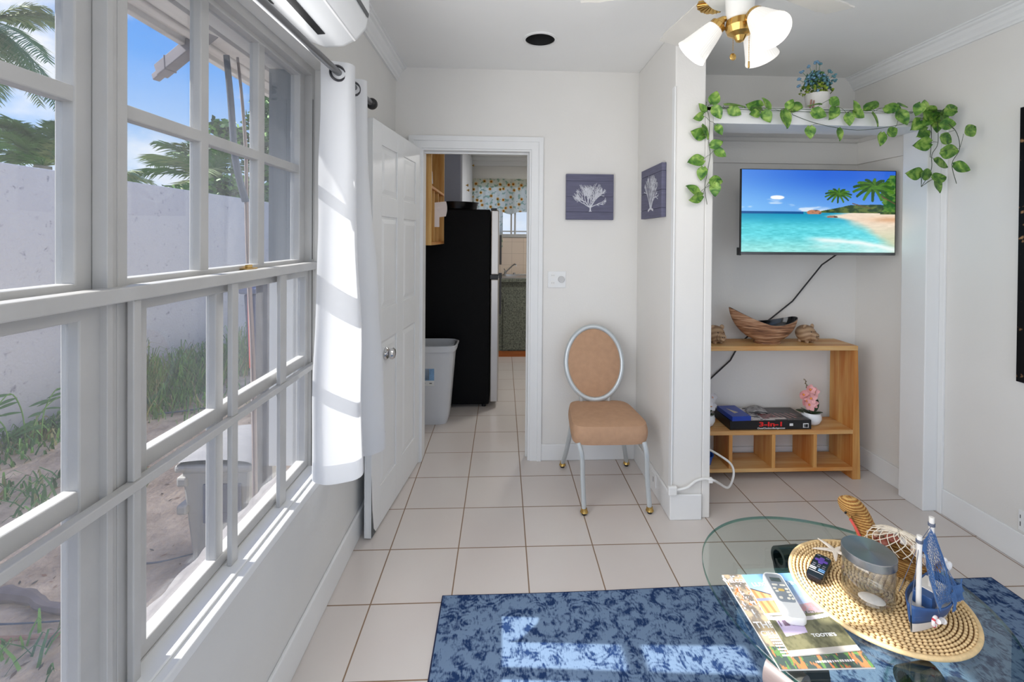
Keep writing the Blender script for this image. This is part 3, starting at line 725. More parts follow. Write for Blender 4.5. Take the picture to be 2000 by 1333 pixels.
# outlets -----------------------------------------------------------------
def slot(mb, x, z, w, h, y): mb.box(x - w / 2, x + w / 2, y - 0.0006, y, z - h / 2, z + h / 2)
ol = thing('wall_outlet', 'white double wall plate with socket and round dimmer knob beside the doorway', 'outlet', (0.348, 2.895, 1.109))
MB().box(0.290, 0.406, 2.893, 2.8998, 1.109, 1.214).build('plate', trim_m, ol, smooth=0, bevel=0.002)
mb = MB()
for z in (1.186, 1.138):
    mb = MB(); mb.lathe([(0.016, 0), (0.016, 0.002), (0, 0.002)], (0.322, 2.893, z), 20, R=R_FRONT); mb.build('socket', white_pl, ol)
mb = MB()
for z in (1.186, 1.138):
    for dx in (-0.006, 0.006): mb = MB(); slot(mb, 0.322 + dx, z + .002, 0.0016, 0.007, 2.8908); mb.build('socket_slot', MATS.get('slot grey') or mat('slot grey', (120, 120, 120), 0.8), ol, smooth=0)
mb = MB(); mb.lathe([(0.021, 0), (0.020, 0.012), (0.017, 0.014), (0, 0.014)], (0.376, 2.893, 1.163), 28, R=R_FRONT); mb.build('dimmer_knob', mat('pale grey knob', (196, 196, 196), 0.4), ol)
ol = thing('wall_outlet', 'small white outlet low on the right wall at the picture edge', 'outlet', (2.306, 1.885, 0.12))
MB().box(2.304, 2.3098, 1.83, 1.915, 0.145, 0.235).build('plate', trim_m, ol, smooth=0, bevel=0.002)
mb = MB()
dsl = mat('dark slot', (70, 70, 70), 0.8)
for y in (1.888, 1.905):
    for za, zb in ((0.165, 0.185), (0.20, 0.215)): MB().box(2.3034, 2.304, y, y + .003, za, zb).build('socket_slot', dsl, ol, smooth=0)
ol = thing('wall_outlet', 'small socket with dark slot low on the pier baseboard behind the chair', 'outlet', (0.852, 2.49, 0.05))
MB().box(0.850, 0.8548, 2.46, 2.53, 0.05, 0.12).build('plate', trim_m, ol, smooth=0, bevel=0.001)
MB().box(0.8494, 0.850, 2.492, 2.498, 0.070, 0.098).build('socket_slot', MATS['dark slot'], ol, smooth=0)

# big black picture at right edge -----------------------------------------
bp = thing('wall_picture', 'tall glossy black picture on the right wall, cut off by the photo edge', 'picture', (2.295, 1.45, 0.807))
MB().box(2.283, 2.3095, 1.02, 1.915, 0.807, 2.021).build('canvas', mat('picture edge grey', (112, 108, 122), 0.5), bp, smooth=0, bevel=0.001)
pm, t, p = newmat('black picture with gold specks')
tcn = N(t, 'ShaderNodeTexCoord'); vn = N(t, 'ShaderNodeTexNoise'); vn.inputs['Scale'].default_value = 26; t.links.new(tcn.outputs['Object'], vn.inputs['Vector'])
r = N(t, 'ShaderNodeValToRGB'); r.color_ramp.elements[0].position = 0.66; r.color_ramp.elements[0].color = (0.004, 0.004, 0.005, 1); r.color_ramp.elements[1].position = 0.74; r.color_ramp.elements[1].color = (0.35, 0.2, 0.1, 1)
t.links.new(vn.outputs[0], r.inputs[0]); t.links.new(r.outputs[0], p.inputs['Base Color']); p.inputs['Roughness'].default_value = 0.5; p.inputs['Specular IOR Level'].default_value = 0.15
MB().box(2.2815, 2.283, 1.022, 1.913, 0.809, 2.019).build('picture_face', pm, bp, smooth=0)

# ================================================================== TV
def painted(mb_fn, nu, nv, colfn):
    """grid with colours painted per vertex; u right, v up"""
    mb = MB(); mb.grid(lambda u, v: mb_fn(u, v), nu, nv)
    U, V = np.meshgrid(np.linspace(0, 1, nu), np.linspace(0, 1, nv), indexing='ij')
    rgb = np.clip(colfn(U, V), 0, 255) / 255.0
    l_ = np.where(rgb <= 0.04045, rgb / 12.92, ((rgb + 0.055) / 1.055) ** 2.4)
    mb.c = np.concatenate([l_, np.ones(l_.shape[:2] + (1,))], -1).reshape(-1, 4)
    return mb
def fbm(U, V, s, seed=0, oct_=4):
    rs = np.random.RandomState(seed); o = np.zeros_like(U); a = 0.5
    for k in range(oct_):
        n_ = int(max(2, s * 2 ** k)) + 2; g = rs.rand(n_ + 2, n_ + 2)
        x = (U % 1.0001) * (n_ - 1); y = (V % 1.0001) * (n_ - 1); xi = np.clip(x.astype(int), 0, n_ - 1); yi = np.clip(y.astype(int), 0, n_ - 1); fx = x - xi; fy = y - yi
        fx = fx * fx * (3 - 2 * fx); fy = fy * fy * (3 - 2 * fy)
        o += a * (g[xi, yi] * (1 - fx) * (1 - fy) + g[xi + 1, yi] * fx * (1 - fy) + g[xi, yi + 1] * (1 - fx) * fy + g[xi + 1, yi + 1] * fx * fy); a *= 0.5
    return o / 0.94
def mixc(a, b, w): w = np.clip(w, 0, 1)[..., None]; return a * (1 - w) + b * w
def C3(*c): return np.array(c, float)
def sst(x, a, b): t_ = np.clip((x - a) / (b - a), 0, 1); return t_ * t_ * (3 - 2 * t_)
def beach(U, V):
    Y = 1 - V; asp = 1.77
    img = mixc(np.ones(U.shape + (3,)) * C3(40, 100, 214), C3(128, 190, 248), sst(Y, 0, 0.52) * (1.0 - 0.45 * U))
    img = mixc(img, C3(120, 190, 250), np.clip(0.9 - U * 1.7, 0, 1) * 0.45)
    cl = fbm(U * 1.2, Y * 2.4, 7, 3)
    img = mixc(img, C3(250, 252, 255), sst(cl, 0.60, 0.75) * sst(Y, 0.30, 0.45) * (U < 0.6) * 0.7)
    img = mixc(img, C3(250, 252, 255), sst(1.3 - ((U - 0.23) / 0.045) ** 2 - ((Y - 0.335) / 0.024) ** 2 - 0.9 * (fbm(U, Y, 30, 9) - 0.4), 0.0, 0.6))
    img = mixc(img, C3(246, 250, 255), sst(cl, 0.4, 0.6) * np.exp(-((U - 0.66) / 0.2) ** 2) * sst(Y, 0.42, 0.5))
    hz = 0.505
    sea = mixc(np.ones(U.shape + (3,)) * C3(20, 150, 190), C3(96, 214, 226), sst(Y, 0.52, 0.72))
    sea = mixc(sea, C3(168, 232, 224), sst(Y, 0.75, 1.0) * 0.8)
    rp = fbm(U, Y * 2.5, 26, 8); sea = sea + (rp[..., None] - 0.5) * 60 * sst(Y, 0.5, 0.8)[..., None]
    sea = mixc(sea, C3(14, 84, 150), (Y < 0.535) * (U < 0.40) * 1.0)
    img = np.where((Y > hz)[..., None], sea, img)
    # sand
    sand = mixc(np.ones(U.shape + (3,)) * C3(242, 222, 200), C3(206, 212, 180), sst(Y, 0.6, 0.9))
    sand = mixc(sand, C3(222, 176, 138), np.exp(-((U - 0.97) / 0.14) ** 2 - ((Y - 0.595) / 0.035) ** 2))
    sand = sand + (rp[..., None] - 0.5) * 26
    edge = 0.62 + 0.30 * sst(Y, 0.53, 0.99) - 0.12 * np.exp(-((Y - 0.56) / 0.03) ** 2)
    img = mixc(img, sand, sst(U - edge + 0.06 * (fbm(U, Y, 10, 5) - 0.5), 0, 0.14) * (Y > 0.517))
    wv = 0.845 + 0.10 * (U - 0.45) ** 2 * 4 + 0.03 * (fbm(U, Y, 12, 15) - 0.5)
    fo = np.exp(-((Y - wv) / 0.03) ** 2) + 0.8 * np.exp(-((Y - wv - 0.07) / 0.05) ** 2) * fbm(U, Y, 14, 2)
    img = mixc(img, C3(240, 252, 250), fo * sst(U, 0.38, 0.55) * 0.9)
    # hills
    hl = hz + 0.01 - 0.11 * sst(U, 0.40, 0.80) * (0.8 + 0.3 * fbm(U, Y * 0, 9, 6)) + 0.02 * sst(U, 0.86, 1)
    gm = (Y > hl) & (Y < 0.518 + 0.012 * (U > 0.9)) & (U > 0.37)
    gr_ = mixc(np.ones(U.shape + (3,)) * C3(32, 62, 34), C3(92, 112, 52), sst(fbm(U, Y, 30, 12), 0.35, 0.65))
    img = np.where(gm[..., None], gr_, img)
    tr_ = (U > 0.94 - 0.05 * fbm(U * 0, Y, 10, 4) + 0.5 * np.clip(0.17 - Y, 0, 1)) & (Y > 0.05) & (Y < 0.5)
    img = np.where(tr_[..., None], gr_ * 1.05 + C3(0, 22, 0), img)
    for (cx, cy, rx, ry, c) in ((0.47, 0.515, 0.048, 0.034, C3(192, 132, 100)), (0.588, 0.568, 0.036, 0.017, C3(168, 118, 96))):
        mk = (((U - cx) / rx) ** 2 + ((Y - cy) / ry) ** 2 < 1) & (Y < cy + ry * 0.6)
        img = np.where(mk[..., None], mixc(np.ones(U.shape + (3,)) * c, C3(80, 60, 50), sst(fbm(U, Y, 40, 7), 0.5, 0.7) * 0.8), img)
    # palms: trunks and feather fronds
    def line(x0, y0, x1, y1, w, c, sag=0.0, taper=0.4):
        nonlocal img
        for k in range(40):
            s_ = k / 39; px = x0 + (x1 - x0) * s_; py = y0 + (y1 - y0) * s_ + sag * 4 * s_ * (1 - s_) * -1 + sag * s_ * s_ * 2.6
            ww = w * (1 - taper * s_)
            mk = ((U - px) * asp) ** 2 + (Y - py) ** 2 < ww * ww
            img = np.where(mk[..., None], c * (0.8 + 0.5 * fbm(U, Y, 46, 3))[..., None], img)
    line(0.72, 0.40, 0.84, 0.46, 0.007, C3(96, 74, 52)); line(0.90, 0.30, 1.0, 0.40, 0.009, C3(96, 74, 52))
    rr_ = np.random.RandomState(4)
    for (cx, cy, s_) in ((0.625, 0.285, 0.10), (0.855, 0.20, 0.155)):
        for a_ in range(0, 360, 26):
            q = rad(a_ + 8); dx, dy = math.cos(q), -math.sin(q)
            line(cx, cy, cx + dx * s_ / asp * 1.5, cy + dy * s_ * 0.85, 0.020 * s_ / 0.12, C3(*((66, 112, 26) if a_ % 52 else (38, 78, 22))), sag=0.008 * s_ / 0.1)
    return img
tvx0, tvx1, tvz0, tvz1, tvy = 1.334, 2.243, 1.342, 1.826, 2.50
tv = thing('television', 'wide flat television showing a tropical beach with palms, mounted in the niche', 'television', (1.79, 2.53, 1.342))
mb = MB(); mb.box(tvx0, tvx1, tvy, tvy + 0.012, tvz0, tvz1); mb.box(tvx0 + 0.06, tvx1 - 0.06, tvy + 0.012, tvy + 0.055, tvz0 + 0.03, tvz1 - 0.13)
mb.box(tvx0 - 0.004, tvx0 + 0.006, tvy - 0.002, tvy + 0.03, tvz0 - 0.004, tvz0 + 0.04)
mb.build('housing', black_m, tv, smooth=0, bevel=0.002)
sx0, sx1, sz0, sz1 = tvx0 + 0.006, tvx1 - 0.006, tvz0 + 0.016, tvz1 - 0.004
scr_m = vcol('television screen', 0.25, emit=1.0)
painted(lambda u, v: (sx0 + (sx1 - sx0) * u, tvy - 0.0008, sz0 + (sz1 - sz0) * v), 420, 236, beach).build('screen', scr_m, tv, smooth=0)
MB().box(tvx0 + 0.004, tvx1 - 0.004, tvy - 0.003, tvy, tvz0 + 0.001, tvz0 + 0.014).build('lower_bezel', mat('grey bezel', (110, 112, 116), 0.25, metal=0.6), tv, smooth=0, bevel=0.001)
mb = MB(); mb.box(1.70, 1.88, 2.555, 2.575, 1.45, 1.72); mb.box(1.76, 1.82, 2.575, 2.839, 1.55, 1.62); mb.box(1.70, 1.88, 2.825, 2.8395, 1.48, 1.70)
mb.build('wall_mount', black_m, tv, smooth=0, bevel=0.002)
mb = MB(); mb.tube([(2.035, 2.56, 1.42), (2.056, 2.70, 1.345), (2.02, 2.79, 1.27), (1.925, 2.815, 1.13), (1.85, 2.818, 1.035), (1.712, 2.818, 0.926), (1.60, 2.818, 0.845), (1.52, 2.825, 0.77), (1.485, 2.828, 0.711), (1.455, 2.83, 0.655), (1.331, 2.83, 0.542), (1.20, 2.83, 0.42), (1.12, 2.83, 0.30)], 0.0045, 8)
tag(mb.build('power_cable', mat('black cable', (40, 40, 42), 0.5), None), 'black cable running diagonally down the niche wall below the television', 'cable')

# ================================================================== TV STAND
sh = thing('shelf_unit', 'light pine media shelf standing on the floor inside the niche', 'shelf unit', (1.62, 2.71, 0.0))
bx = lambda *a: MB().box(*a)
bx(1.092, 2.118, 2.607, 2.806, 0.771, 0.799).build('top_board', pine_x, sh, smooth=0, bevel=0.003)
bx(1.140, 2.093, 2.607, 2.806, 0.273, 0.298).build('middle_shelf', pine_x, sh, smooth=0, bevel=0.002)
bx(1.140, 2.093, 2.607, 2.806, 0.053, 0.075).build('bottom_shelf', pine_x, sh, smooth=0, bevel=0.002)
for x0, sg in ((2.093, 1), (1.140, -1)):
    mb = MB(); poly = []
    a0, a1 = (x0, x0 + sg * 0.024), (x0, x0 + sg * 0.050)
    vs = []
    for y in (2.607, 2.806): vs += [(a0[0], y, 0.771), (a0[1], y, 0.771), (a1[1], y, 0.0), (a1[0], y, 0.0)]
    mb.add(vs, [(0, 1, 2, 3), (4, 5, 6, 7), (0, 1, 5, 4), (1, 2, 6, 5), (2, 3, 7, 6), (3, 0, 4, 7)])
    mb.build('side_panel', pine_z, sh, smooth=0, bevel=0.002)
for xa in (1.340, 1.600, 1.853): bx(xa, xa + 0.021, 2.610, 2.806, 0.075, 0.273).build('divider', pine_z, sh, smooth=0, bevel=0.001)

# boat shaped bowl
ZT = 0.7995
bwm, t, p = newmat('streaked rattan brown')
tcn = N(t, 'ShaderNodeTexCoord'); mpn = N(t, 'ShaderNodeMapping'); mpn.inputs['Scale'].default_value = (6, 6, 75); mpn.inputs['Rotation'].default_value = (0, 0.12, 0)
nn = N(t, 'ShaderNodeTexNoise'); nn.inputs['Scale'].default_value = 1.6; nn.inputs['Detail'].default_value = 4; nn.inputs['Distortion'].default_value = 0.3
t.links.new(tcn.outputs['Object'], mpn.inputs[0]); t.links.new(mpn.outputs[0], nn.inputs['Vector'])
r = N(t, 'ShaderNodeValToRGB'); r.color_ramp.elements[0].position = 0.32; r.color_ramp.elements[0].color = lin((84, 52, 34)); r.color_ramp.elements[1].position = 0.66; r.color_ramp.elements[1].color = lin((196, 156, 122))
e = r.color_ramp.elements.new(0.5); e.color = lin((150, 104, 72))
t.links.new(nn.outputs[0], r.inputs[0]); t.links.new(r.outputs[0], p.inputs['Base Color']); p.inputs['Roughness'].default_value = 0.55
def bowlpt(u, v, inner=0.0):
    th = 2 * PI * u; c, s_ = math.cos(th), math.sin(th)
    bx_, by_ = 1.612 + 0.080 * c, 2.695 + 0.055 * s_
    rx = 1.605 + (0.190 if c > 0 else 0.232) * c; ry = 2.695 + 0.092 * s_ * (1 - 0.55 * max(0, -c) ** 2)
    rz = 0.918 + 0.040 * max(0, c) ** 2 + 0.098 * max(0, -c) ** 1.35
    vv = v; e_ = math.sin(vv * PI / 2)
    x = bx_ + (rx - bx_) * (0.2 * vv + 0.8 * e_) ; y = by_ + (ry - by_) * (0.3 * vv + 0.7 * e_); z = ZT + 0.022 + (rz - ZT - 0.022) * (vv ** 1.4)
    if inner: x = 1.605 + (x - 1.605) * (1 - inner); y = 2.695 + (y - 2.695) * (1 - inner * 2); z += 0.004 * (1 - v)
    return (x, y, z)
bo = thing('decorative_bowl', 'brown streaked boat-shaped bowl with black inside, on top of the pine shelf', 'bowl', (1.6, 2.695, ZT))
mb = MB(); mb.grid(lambda u, v: bowlpt(u, v), 72, 16, cu=True)
mb.lathe([(0.0, 0), (0.078, 0), (0.080, 0.008), (0.074, 0.012), (0.078, 0.018), (0.076, 0.024), (0, 0.024)], (1.612, 2.695, ZT), 40, sy=0.7)
mb.build('outer_shell', bwm, bo, smooth=60)
mb = MB(); mb.grid(lambda u, v: bowlpt(u, v, 0.03), 72, 14, cu=True)
a_ = [bowlpt(i / 72, 0, 0.03) for i in range(72)]; mb.add(a_, [tuple(range(72))])
mb.grid(lambda u, v: tuple(Vector(bowlpt(u, 1)) * (1 - v) + Vector(bowlpt(u, 1, 0.03)) * v), 72, 2, cu=True)
o = mb.build('inner_glaze', mat('black glaze', (14, 14, 16), 0.12), bo, smooth=60)
# carved pigs
pigm, t, p = newmat('carved banded wood')
tcn = N(t, 'ShaderNodeTexCoord'); wv = N(t, 'ShaderNodeTexWave', wave_type='RINGS', rings_direction='Y'); wv.inputs['Scale'].default_value = 13; wv.inputs['Distortion'].default_value = 2.0; wv.inputs['Detail'].default_value = 2
t.links.new(tcn.outputs['Object'], wv.inputs['Vector']); r = N(t, 'ShaderNodeValToRGB'); r.color_ramp.elements[0].color = lin((142, 110, 82)); r.color_ramp.elements[1].color = lin((182, 152, 120))
t.links.new(wv.outputs[0], r.inputs[0]); t.links.new(r.outputs[0], p.inputs['Base Color']); p.inputs['Roughness'].default_value = 0.6
eye_m = mat('dark pig eye', (20, 16, 14), 0.2)
def pig(x, y, rot, label, sc=1.0):
    g = thing('pig_figurine', label, 'figurine', (x, y, ZT), 'carved wooden pigs on the shelf top')
    R = Rz(rot); c = Vector((x, y, ZT + 0.0525 * sc))
    P = lambda a, b, d: c + R @ Vector((a, b, d)) * sc
    mb = MB(); mb.ell(c, (0.054 * sc, 0.058 * sc, 0.052 * sc), n=24, k=16, R=R)
    for dx in (-0.022, 0.022):
        for dy in (-0.022, 0.022): mb.cyl(P(dx, dy, -0.052), P(dx, dy, -0.035), 0.012 * sc, 10)
    mb.build('body', pigm, g, smooth=60)
    mb = MB(); mb.lathe([(0.029, 0), (0.029, 0.010), (0.024, 0.012), (0.022, 0.024), (0.018, 0.028), (0, 0.026)], P(0, -0.046, -0.008), 20, R=R @ Matrix(((sc, 0, 0), (0, 0, -sc), (0, sc, 0))))
    mb.build('snout', pigm, g, smooth=40)
    mb = MB()
    for dx in (-0.007, 0.007): mb.ell(P(dx, -0.0735, -0.006), (0.003 * sc,) * 3, n=8, k=6)
    mb.build('nostril', eye_m, g)
    for s_ in (-1, 1):
        mb = MB(); mb.ell(P(0.034 * s_, -0.018, 0.044), (0.017 * sc, 0.006 * sc, 0.015 * sc), R=R @ Ry(rad(35 * s_)), n=12, k=8); mb.build('ear', pigm, g)
        mb = MB(); mb.ell(P(0.019 * s_, -0.047, 0.018), (0.0045 * sc,) * 3, n=10, k=6); mb.build('eye', eye_m, g)
pig(1.292, 2.700, rad(14), 'carved wooden pig figurine left of the boat-shaped bowl, half hidden by the pier', 1.0)
pig(1.868, 2.715, rad(22), 'carved wooden pig figurine right of the boat-shaped bowl', 1.0)

# board game
ZM = 0.2983
game_side = mat('black box card', (18, 17, 20), 0.3)
bg_ = thing('board_game_box', 'black 3-in-1 board game box lying on the middle shelf', 'board game', (1.60, 2.71, ZM))
MB().box(1.350, 1.846, 2.621, 2.822, ZM, ZM + 0.055).build('box', game_side, bg_, smooth=0, bevel=0.002)
def gamelid(U, V):
    n_ = fbm(U, V, 12, 3); img = np.ones(U.shape + (3,)) * C3(30, 30, 34)
    img = mixc(img, C3(120, 118, 122), sst(n_, 0.5, 0.62) * (U > 0.55) * 0.5)
    ch = ((np.floor(U * 22) + np.floor(V * 9)) % 2)
    a = (U > 0.24) & (U < 0.56); img = np.where(a[..., None], mixc(np.ones(U.shape + (3,)) * C3(196, 194, 196), C3(60, 58, 62), (n_ > 0.52) * 0.8), img)
    b = (U > 0.44) & (U < 0.62) & (V < 0.5) & (V > 0.12); img = np.where(b[..., None], mixc(np.ones(U.shape + (3,)) * C3(86, 20, 24), C3(150, 120, 120), ch * 0.5), img)
    d = (U > 0.62) & (U < 0.9) & (V > 0.15) & (V < 0.55) & (((U * 30 + V * 4) % 2) < 0.8); img = np.where(d[..., None], np.ones(U.shape + (3,)) * C3(150, 112, 110), img)
    e_ = (U > 0.52) & (U < 0.72) & (V > 0.08) & (V < 0.2); img = np.where(e_[..., None], np.ones(U.shape + (3,)) * C3(200, 190, 186), img)
    return img
painted(lambda u, v: (1.352 + 0.492 * u, 2.623 + 0.197 * v, ZM + 0.0556), 110, 50, gamelid).build('lid_print', vcol('printed box lid', 0.25), bg_, smooth=0)
red_m = mat('red lettering', (226, 34, 32), 0.4); wht_m = mat('white print', (232, 232, 232), 0.5)
text('title_print', '3-In-1', 0.036, (1.600, 2.6200, ZM + 0.032), R_FRONT, red_m, bg_, sx=1.75, bold=0.0012)
text('subtitle_print', 'Chess/Checkers/Backgammon', 0.0120, (1.600, 2.6200, ZM + 0.009), R_FRONT, wht_m, bg_, bold=0.0003, sx=1.15)
mb = MB(); mb.box(1.712, 1.733, 2.6196, 2.6206, ZM + 0.022, ZM + 0.036); mb.build('sticker', wht_m, bg_, smooth=0)
mb = MB(); mb.box(1.795, 1.828, 2.6196, 2.6206, ZM + 0.010, ZM + 0.036); mb.build('sticker', wht_m, bg_, smooth=0)
mb = MB()
for i in range(9): mb.box(1.799 + i * 0.003, 1.8004 + i * 0.003, 2.6190, 2.6197, ZM + 0.013, ZM + 0.031)
mb.build('barcode', black_m, bg_, smooth=0)
blu = mat('blue card', (26, 62, 160), 0.35)
bb_ = thing('card_box', 'small blue box lying on the black board game box', 'box', (1.40, 2.70, ZM + 0.0562))
mb = MB(); mb.obox((1.412, 2.700, ZM + 0.0562 + 0.014), (0.118, 0.176, 0.028), Rz(rad(3))); mb.build('box', blu, bb_, smooth=0, bevel=0.003)
mb = MB(); z_ = ZM + 0.0562 + 0.0284; mb.add([(1.385, 2.74, z_), (1.398, 2.66, z_), (1.428, 2.675, z_)], [(0, 1, 2)]); mb.build('emblem', mat('tan emblem', (190, 182, 160), 0.5), bb_, smooth=0, solid=0.0004)
# loose printed papers behind the blue box on the game
pp = MB(); pp.grid(lambda u, v: (1.515 + 0.13 * u + 0.02 * v, 2.73 + 0.07 * v, ZM + 0.0570 + 0.022 * math.sin(u * PI) * (0.5 + 0.5 * v)), 12, 6)
tag(pp.build('instruction_leaflet', mat('grey printed paper', (150, 150, 152), 0.6, var=0.55, vscale=50), None, smooth=60, solid=0.0006), 'crumpled grey printed leaflet lying on the black board game box', 'leaflet')

# orchids
leafd = mat('dark orchid leaf', (36, 62, 34), 0.4, var=0.15, vscale=20); pet_m = mat('pink orchid petal', (238, 176, 176), 0.5, var=0.12, vscale=40); lip_m = mat('orange orchid lip', (232, 150, 60), 0.5)
pot_m = mat('white ceramic', (234, 236, 238), 0.15)
def petal(mb, c, d, up, L_, W_, m=0, cup=0.2):
    R = frame(d, up)
    n_ = 6; vs = []
    for i in range(n_ + 1):
        u = i / n_; w = W_ * math.sin(PI * min(1, u * 0.92 + 0.06)) ** 0.8
        for j in (-1, -0.5, 0, 0.5, 1): vs.append(Vector(c) + R @ Vector((L_ * u, w * j, cup * L_ * (u * u) - cup * 0.5 * W_ * (1 - j * j))))
    fs = [(i * 5 + j, (i + 1) * 5 + j, (i + 1) * 5 + j + 1, i * 5 + j + 1) for i in range(n_) for j in range(4)]
    mb.add(vs, fs, m)
def orchid(x, y, label, flowers, petc=pet_m):
    g = thing('potted_orchid', label, 'potted plant', (x, y, ZM), 'small orchids on the middle shelf')
    mb = MB(); mb.lathe([(0, 0), (0.030, 0), (0.046, 0.014), (0.056, 0.038), (0.055, 0.058), (0.049, 0.074), (0.045, 0.072), (0.046, 0.06), (0, 0.06)], (x, y, ZM), 32); mb.build('pot', pot_m, g, smooth=50)
    mb = MB()
    for (a, l_, w_, up_) in ((20, 0.10, 0.022, 1.5), (60, 0.095, 0.022, 2.2), (170, 0.09, 0.020, 0.35), (200, 0.10, 0.016, 0.7), (300, 0.07, 0.02, 0.6)):
        q = rad(a); petal(mb, (x, y, ZM + 0.062), (math.cos(q), math.sin(q), up_), (0, -0.3, 1), l_, w_, cup=-0.15)
    mb.build('leaves', leafd, g, smooth=60)
    mb = MB(); mb.tube([(x, y, ZM + 0.06), (x - 0.01, y, ZM + 0.14), (x - 0.03, y, ZM + 0.22), (x - 0.045, y - 0.005, ZM + 0.275)], 0.002, 6)
    for i in range(5): mb.ell((x - 0.03 - i * 0.0035 + (0.006 if i % 2 else -0.004), y, ZM + 0.225 + i * 0.012), (0.003, 0.003, 0.005), n=6, k=4)
    mb.build('stem', mat('brown stem', (120, 108, 84), 0.6), g)
    rr = random.Random(7)
    for (fx, fy, fz, s_) in flowers:
        mb = MB(); c = Vector((x + fx, y + fy, ZM + fz)); tilt = Vector((rr.uniform(-0.3, 0.3), -1, rr.uniform(-0.1, 0.4)))
        for k in range(5):
            a = 2 * PI * k / 5 + rr.uniform(0, 0.3); R = frame((1, 0, 0), tilt); d = R @ Vector((math.cos(a), math.sin(a), 0.2)); petal(mb, c, d, tilt, 0.033 * s_, 0.015 * s_, cup=0.25)
        mb.ell(c + tilt.normalized() * 0.007, (0.006, 0.006, 0.007), 1, n=8, k=6)
        mb.build('flower', [petc, lip_m], g, smooth=60)
orchid(1.900, 2.700, 'pink orchid in a round white pot at the right end of the middle shelf',
       [(-0.060, -0.01, 0.185, 1.1), (-0.045, -0.015, 0.150, 1.2), (-0.020, -0.02, 0.165, 1.1), (-0.010, 0, 0.210, 1.0), (0.015, 0, 0.195, 1.0), (-0.03, -0.02, 0.125, 1.2), (0.0, -0.01, 0.130, 1.0)])
orchid(1.232, 2.690, 'white orchid in a white pot at the left shelf end, mostly hidden by the pier',
       [(0.035, -0.01, 0.175, 1.0), (0.01, -0.02, 0.16, 1.1), (0.03, -0.01, 0.125, 1.0), (-0.02, 0, 0.2, 1)], mat('white petal', (232, 232, 236), 0.5))
# blue tub in cubby
mb = MB(); mb.lathe([(0, 0), (0.050, 0), (0.062, 0.05), (0.066, 0.052), (0.066, 0.056), (0.060, 0.056), (0.052, 0.01), (0, 0.008)], (1.215, 2.690, 0.0755), 28)
tag(mb.build('plastic_tub', mat('bright blue plastic', (24, 92, 196), 0.35), None), 'bright blue plastic tub in the lower left cubby of the pine shelf', 'tub')
# white extension cord
mb = MB(); mb.tube([(1.10, 2.60, 0.235), (1.16, 2.56, 0.215), (1.235, 2.52, 0.195), (1.275, 2.49, 0.168), (1.272, 2.46, 0.12), (1.225, 2.42, 0.075), (1.150, 2.36, 0.070), (1.11, 2.30, 0.15), (1.085, 2.262, 0.198), (1.05, 2.2575, 0.205), (1.01, 2.2575, 0.200), (0.96, 2.2478, 0.175), (0.925, 2.2478, 0.158), (0.885, 2.2478, 0.158)], 0.0068, 10)
cd = thing('extension_cord', 'white extension cord looping out of the shelf and around the front of the pier', 'cord', (1.0, 2.4, 0.07))
# smooth the path
def smooth_path(pts, k=6):
    P = [Vector(p) for p in pts]; o = []
    for i in range(len(P) - 1):
        a, b, c, d = P[max(0, i - 1)], P[i], P[i + 1], P[min(len(P) - 1, i + 2)]
        for j in range(k):
            f = j / k; o.append(0.5 * ((2 * b) + (-a + c) * f + (2 * a - 5 * b + 4 * c - d) * f * f + (-a + 3 * b - 3 * c + d) * f ** 3))
    o.append(P[-1]); return o
cordp = [(1.10, 2.60, 0.255), (1.16, 2.56, 0.235), (1.235, 2.50, 0.205), (1.285, 2.475, 0.168), (1.285, 2.45, 0.12), (1.225, 2.39, 0.088), (1.140, 2.32, 0.15), (1.085, 2.258, 0.198), (1.04, 2.2595, 0.208), (0.99, 2.2555, 0.200), (0.94, 2.2460, 0.172), (0.885, 2.2460, 0.160)]
mb = MB(); mb.tube(smooth_path(cordp), 0.0062, 10); mb.build('cable', white_pl, cd)
mb = MB(); mb.box(0.840, 0.884, 2.232, 2.2535, 0.138, 0.182); mb.build('plug', white_pl, cd, smooth=0, bevel=0.005)
mb = MB(); mb.box(1.055, 1.075, 2.250, 2.2695, 0.188, 0.212); mb.build('cord_clip', white_pl, cd, smooth=0, bevel=0.003)

# ================================================================== PLANT + IVY
pl_ = thing('potted_flowers', 'small pale pot of green and blue flowers on the ledge above the niche', 'potted plant', (1.712, 2.42, 2.1055))
mb = MB(); mb.lathe([(0, 0), (0.040, 0), (0.050, 0.02), (0.058, 0.10), (0.060, 0.118), (0.055, 0.118), (0.050, 0.10), (0, 0.09)], (1.712, 2.42, 2.1055), 30); mb.build('pot', mat('pale pot', (226, 224, 220), 0.5), pl_)
mb = MB(); mb.tube([(1.655, 2.40, 2.12), (1.648, 2.38, 2.15), (1.66, 2.39, 2.185)], 0.004, 8); mb.tube([(1.668, 2.395, 2.12), (1.660, 2.375, 2.14), (1.672, 2.385, 2.18)], 0.004, 8)
mb.build('twine_bow', mat('pink brown twine', (172, 132, 118), 0.8), pl_)
rr = random.Random(11)
lf = [mat('lime foliage', (128, 150, 40), 0.6), mat('green foliage', (66, 108, 52), 0.6), mat('teal blossom', (92, 138, 150), 0.6), mat('blue blossom', (110, 148, 178), 0.6)]
mb = MB(); ms_ = MB()
